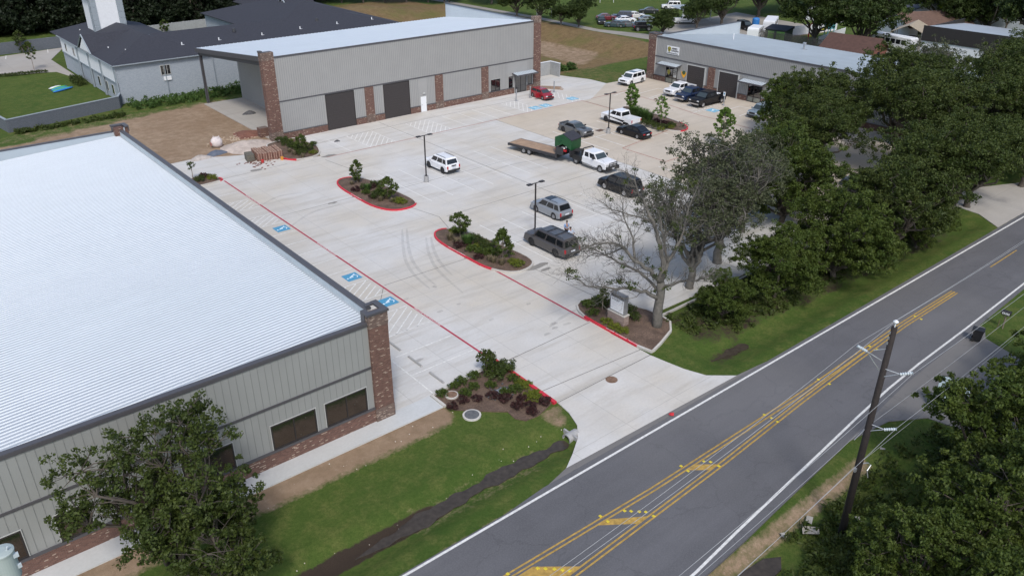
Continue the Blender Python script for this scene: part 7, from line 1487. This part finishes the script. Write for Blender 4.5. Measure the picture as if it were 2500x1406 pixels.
island_plants([(bDark, 690, 352, 1.3), (bDark, 702, 358, 1.3), (bYel, 705, 350, 1.2), (bDark, 715, 365, 1.3), (bGreen, 725, 368, 1.3), (bDark, 735, 380, 1.2), (bDry, 720, 382, 1.2), (bYel, 765, 378, 1.1), (bDark, 755, 372, 1.1), (bDry, 740, 388, 1.2), (bGreen, 765, 360, 1.1), (bDry, 708, 376, 1.1)], 'shrubs in the corner bed by the brick pier', 'in the corner bed by the brick pier')
island_plants([(bPurp, 497, 438, 1.3), (bDark, 490, 446, 1.1), (bYel, 520, 440, 1.1), (bYel, 508, 436, 1.0)], 'shrubs in the small bed behind the ribbed roof', 'in the small bed behind the ribbed roof')
island_plants([(bDark, 1905, 385, 1.5), (bDark, 1925, 395, 1.5), (bGreen, 1890, 380, 1.4)], 'shrubs in the bed at the tan court corner', 'in the bed at the tan court corner')
for k in range(16): put(bDark, 0, 0, .9, 'clipped dark shrub along the red mulch of the hotel lawn', 'hotel border shrubs', 0, (15+k*.85, 163.0-.15*k+rnd.uniform(-.3, .3)))
for k in range(4): put(bDark, 0, 0, 1.7, 'large dark shrub against the hotel wall corner', 'hotel corner shrubs', 0, (29.9+.3*(k % 2), 147.0+k*1.2))
# young trees
def young(name, label, seed, x, y, H, R, th, mat, K=60, per=26, size=.085, cone=False, group='young trees in the beds', z=.15):
    rr = random.Random(seed); rng = np.random.default_rng(seed); t = thing(name, label, 'young tree', (x, y, z), 0, group); m = MB(); m.tube([(0, 0, -.1), (.03, 0, th), (.0, .02, H*.9)], [.045, .035, .012], 7); cs = []
    for k in range(K):
        u = rr.random()**.8; zz = th+(H-th)*u; r_ = R*((1-u)**.7+.12 if cone else math.sin(PI*min(1, .12+u*.85))**.8)*rr.uniform(.45, 1.0); a = rr.uniform(0, 6.28); p = (r_*math.cos(a), r_*math.sin(a), zz); cs.append(p); m.tube([(0, 0, max(th*.8, zz-r_*.7)), p], [.012, .005], 4, False)
    m.build('trunk', 'bark_young', t); leaf_cloud('crown', cs, per, .2, size, mat, t, rng, .3); return t
def px_tree(px, py): return at(px, py, .15)
p = px_tree(872, 447); young('young_tree', 'narrow young tree at the far end of the far red-kerbed island', 31, p[0], p[1], 2.6, .75, .4, 'leaf_green', cone=False)
p = px_tree(948, 487); young('young_tree', 'round young tree near the front of the far red-kerbed island', 32, p[0], p[1], 2.4, 1.1, .55, 'leaf_green', 85)
p = px_tree(1123, 580); young('young_tree', 'open round young tree at the far end of the near red-kerbed island', 33, p[0], p[1], 2.5, 1.1, .7, 'leaf_green', 80)
p = px_tree(1227, 633); young('young_tree', 'conical young tree near the front of the near red-kerbed island', 34, p[0], p[1], 2.9, 1.15, .45, 'leaf_green', 95, cone=True)
p = px_tree(1186, 912); young('young_tree', 'young tree at the top corner of the driveway bed', 35, p[0], p[1], 1.9, .75, .6, 'leaf_oak', 34)
p = px_tree(1470, 757); young('young_tree', 'thin sapling standing left of the tenant sign', 36, p[0], p[1], 1.9, .5, .9, 'leaf_oak', 18)
p = px_tree(467, 437); young('young_tree', 'almost leafless sapling behind the ribbed roof parapet', 37, p[0]+.2, p[1], 2.0, .45, 1.1, 'leaf_oak', 12, 16)
p = px_tree(737, 372); young('young_tree', 'leafy young tree in the corner bed by the brick pier', 38, p[0], p[1], 2.2, .95, .4, 'leaf_green', 60)
p = px_tree(1540, 280); young('young_tree', 'bright green columnar maple behind the white pickup', 39, p[0], p[1], 4.3, 1.05, 1.2, 'leaf_bright', 120, size=.11)
p = px_tree(1612, 306); young('young_tree', 'yellow-green open young maple in the tan court island', 40, p[0], p[1], 3.9, 1.35, 1.0, 'leaf_bright', 62, 20, .10)
young('young_tree', 'bright young tree just left of the oak crowns at the shops', 41, 83.6, 59.6, 4.8, 1.3, 1.2, 'leaf_bright', 120, 26, .12)
young('young_tree', 'small staked tree at the edge of the hotel lawn', 42, 26.7, 163.9, 4.8, 1.2, 2.0, 'leaf_green', 50, 22, .12, group='small trees by the hotel', z=0)
young('young_tree', 'small dark tree in front of the dark boundary wall', 43, 28.5, 181.8, 4.2, 1.3, .6, 'leaf_oak', 70, 22, .14, group='small trees by the hotel', z=0)
young('young_tree', 'small round tree beside the panel fence behind the hotel roof', 44, 56, 183.4, 3.2, 1.2, .8, 'leaf_green', 50, 22, .14, group='small trees by the hotel', z=0)
young('young_tree', 'little conifer near the hotel entrance porch', 45, 70.5, 185.5, 4.0, 1.0, .5, 'leaf_green', 60, 22, .13, True, group='small trees by the hotel', z=0)
# weeds along the hotel wall and verges: nobody could count them
def weeds(label, boxes, K, h_, mat, seed, size=.11, el=1.6, up=-.2, name='weeds'):
    rr = random.Random(seed); rng = np.random.default_rng(seed); cs = []
    tot = sum((b[1]-b[0])*(b[3]-b[2]) for b in boxes)
    for b in boxes:
        for k in range(int(K*(b[1]-b[0])*(b[3]-b[2])/tot)+1):
            x, y = rr.uniform(b[0], b[1]), rr.uniform(b[2], b[3]); cs.append((x, y, hz(x, y)+h_*rr.random()**1.3))
    return tag(leaf_cloud(name, cs, 22, .38, size, mat, None, rng, up, el), label, 'weeds', kind='stuff')
weeds('tall green weeds along the foot of the grey hotel wall', [(32, 84, 126.6, 129.4), (32, 60, 124.6, 126.8)], 700, 1.0, 'leaf_grass', 61)
weeds('rough weeds along the dark garden wall', [(16, 30, 122.4, 124.0)], 130, .5, 'leaf_oak', 62)
weeds('rough weeds and brambles on the near verge by the utility pole', [(31, 43, 11.0, 15.4), (24, 33, 11, 14), (43, 46, 5, 15)], 520, .5, 'leaf_oak', 63, .09)
weeds('undergrowth under the oaks along the verge', [(44, 84, 31.6, 34.8), (47, 84, 30.0, 33)], 900, .35, 'leaf_oak', 64, .10)
weeds('lush green reeds at the edge of the dry basin', [(96.5, 101, 104.5, 109)], 160, 1.3, 'leaf_grass', 65, .14, 2.2)
# close trees: lower left and lower right
nearA = tree('broadleaf_tree', 'leafy tree covering the street front of the ribbed roof warehouse', 'tree', 51, 9.4, 4.5, 1.4, 'leaf_oak', 'bark', lobes=15, per=42, size=.085, clumps=520, spread=.42, twigs=140, lobe=(.22, .36)); nearA.location = (5.9, 32.7, -.1); nearA.rotation_euler = (0, 0, 1.2)
nearB = tree('broadleaf_tree', 'low bushy tree at the bottom left beside the taller leafy one', 'tree', 52, 5.8, 3.4, .8, 'leaf_oak', 'bark', lobes=12, per=42, size=.085, clumps=420, spread=.42, twigs=90); nearB.location = (7.4, 30.4, -.1)
nr1 = tree('roadside_tree', 'dense yellowish-green tree in the lower right corner behind the utility pole', 'tree', 53, 8.4, 4.4, 1.0, 'leaf_green', 'bark', lobes=16, per=52, size=.088, clumps=760, spread=.4, twigs=80, group='dense trees in the lower right corner'); nr1.location = (42.6, 10.0, -.1)
for x, y, rz, s, lb in ((50.0, 9.6, 2.0, .95, 'dense tree beside the pale blue advertising board'), (36.6, 6.9, 4.0, 1.0, 'dense tree at the bottom edge right of the utility pole'), (55.5, 10.0, 5.0, .95, 'dense tree at the right margin below the side driveway'), (31.4, 8.9, 3.0, .72, 'low dense tree at the foot of the utility pole'), (29.8, 5.0, 1.0, .9, 'dense tree cut by the bottom right corner of the picture')):
    crown_to(nr1, {nr1.name: 1}, x, y, rz, s, lb, 'dense trees in the lower right corner')
# background trees
bk1 = tree('oak_tree', 'x', 'tree', 71, 13, 8, 2.0, 'leaf_back', lobes=16, per=32, size=.22, clumps=700, spread=.6)
bk2 = tree('oak_tree', 'x', 'tree', 72, 11, 6.5, 1.6, 'leaf_back', lobes=14, per=32, size=.2, clumps=600, spread=.6)
bk3 = tree('woodland_tree', 'x', 'tree', 73, 15, 6.0, .6, 'leaf_wood', lobes=26, per=26, size=.30, clumps=700, spread=.85, flat=1.0, low=-1.15)
def bt_(proto, px, py, s, label, group='large trees around the far yards', rz=None, xy=None):
    p = xy or at(px, py); return place(proto, USED, (p[0], p[1], hz(*p)), rnd.uniform(0, 6.28) if rz is None else rz, label, group, s)
bt_(bk1, 1985, 112, .95, 'large dark oak rising behind the grey sloping roof, left of two')
bt_(bk1, 2100, 128, 1.0, 'large round oak rising behind the grey sloping roof, right of two')
bt_(bk1, 2290, 78, 1.0, 'large oak in front of the slate roofed house row'); bt_(bk2, 2345, 88, .85, 'green tree right of the large yard oak'); bt_(bk2, 2400, 70, .9, 'tree before the grey roofed house on the right')
bt_(bk2, 1760, 62, 1.0, 'bushy tree just left of the sloping parapet'); bt_(bk1, 1850, 42, 1.05, 'tall tree behind the white camper'); bt_(bk2, 1905, 30, 1.0, 'dark tree behind the travel trailer'); bt_(bk2, 1700, 70, .62, 'small willow-like tree beside the metal carport')
bt_(bk1, 2000, 20, 1.0, 'tree at the top edge above the play yard'); bt_(bk1, 2180, 12, 1.1, 'tree at the top edge behind the white cottage'); bt_(bk1, 2350, 15, 1.1, 'tall tree at the top edge left of the bare ground')
bt_(bk2, 1617, 88, .5, 'leafy sapling between the jeep and the gravel yard'); bt_(bk2, 1318, 52, .72, 'tree behind the end pier of the tall warehouse'); bt_(bk2, 1412, 66, .58, 'narrow tree on the field edge by the track'); bt_(bk2, 1370, 62, .42, 'small tree left of the field edge tree')
bt_(bk2, 1262, 42, .7, 'dark tree behind the side parapet of the tall warehouse'); bt_(bk1, 1200, 10, .8, 'dark tree at the top edge beyond the tall warehouse'); bt_(bk2, 1085, 8, .7, 'tree at the top edge beyond the brown mound')
bt_(bk1, 0, 0, 1.1, 'large tree behind the black fascia building', xy=(178, 58)); bt_(bk1, 0, 0, 1.0, 'large tree at the right margin behind the black fascia building', xy=(176, 44)); bt_(bk2, 0, 0, 1.0, 'round tree right of the brown shingle roof', xy=(188, 72)); bt_(bk1, 0, 0, 1.1, 'dark tree filling the top right corner', xy=(236, 74))
rt_ = tree('rust_tree', 'small reddish-brown tree in front of the grey roofed house', 'tree', 75, 6, 2.6, 1.2, 'leaf_rust', clumps=90, per=26, size=.22, lobes=7); rt_.location = (*at(2452, 75), 0)
lt_ = tree('lime_tree', 'narrow lime green tree beside the white cottage', 'tree', 76, 7, 1.8, .8, 'leaf_lime', clumps=90, per=26, size=.2, lobes=7); lt_.location = (*at(2283, 82), 0)
gw_ = 'trees of the dark woodland beyond the hotel'
k = 0
for row, (yy, st, s0) in enumerate(((207, 7.0, .95), (216, 7.5, 1.1), (228, 8, 1.2), (242, 8.5, 1.3))):
    x = 12+row*3
    while x < 92+row*8:
        y = yy-(x-30)*.12*(1 if x < 60 else 1.6); bt_(bk3, 0, 0, s0*rnd.uniform(.85, 1.15), 'dark tree of the woodland beyond the hotel', gw_, xy=(x+rnd.uniform(-1.5, 1.5), y+rnd.uniform(-2, 2))); x += st
for i in range(26):
    x = 150+i*6.5+rnd.uniform(-2, 2); y = 232-(x-150)*.62+rnd.uniform(-3, 6)-10
    if y > 60: bt_(bk2 if i % 2 else bk1, 0, 0, rnd.uniform(.9, 1.2), 'tree in the far tree line along the top edge', 'far tree line along the top edge', xy=(x, y))
for i in range(7): bt_(bk2, 0, 0, rnd.uniform(.6, .8), 'small tree on the bank beyond the brown mound', 'trees on the bank beyond the brown mound', xy=(104+i*4.5, 206-i*3.5))
# every top-level look-alike keeps one shared label only where nothing tells it apart
for o in list(bpy.data.objects):
    if o.parent is None and o.get('label') == 'x': bpy.data.objects.remove(o, do_unlink=True)
print('objects', len(bpy.data.objects), 'top', sum(1 for o in bpy.data.objects if o.parent is None))
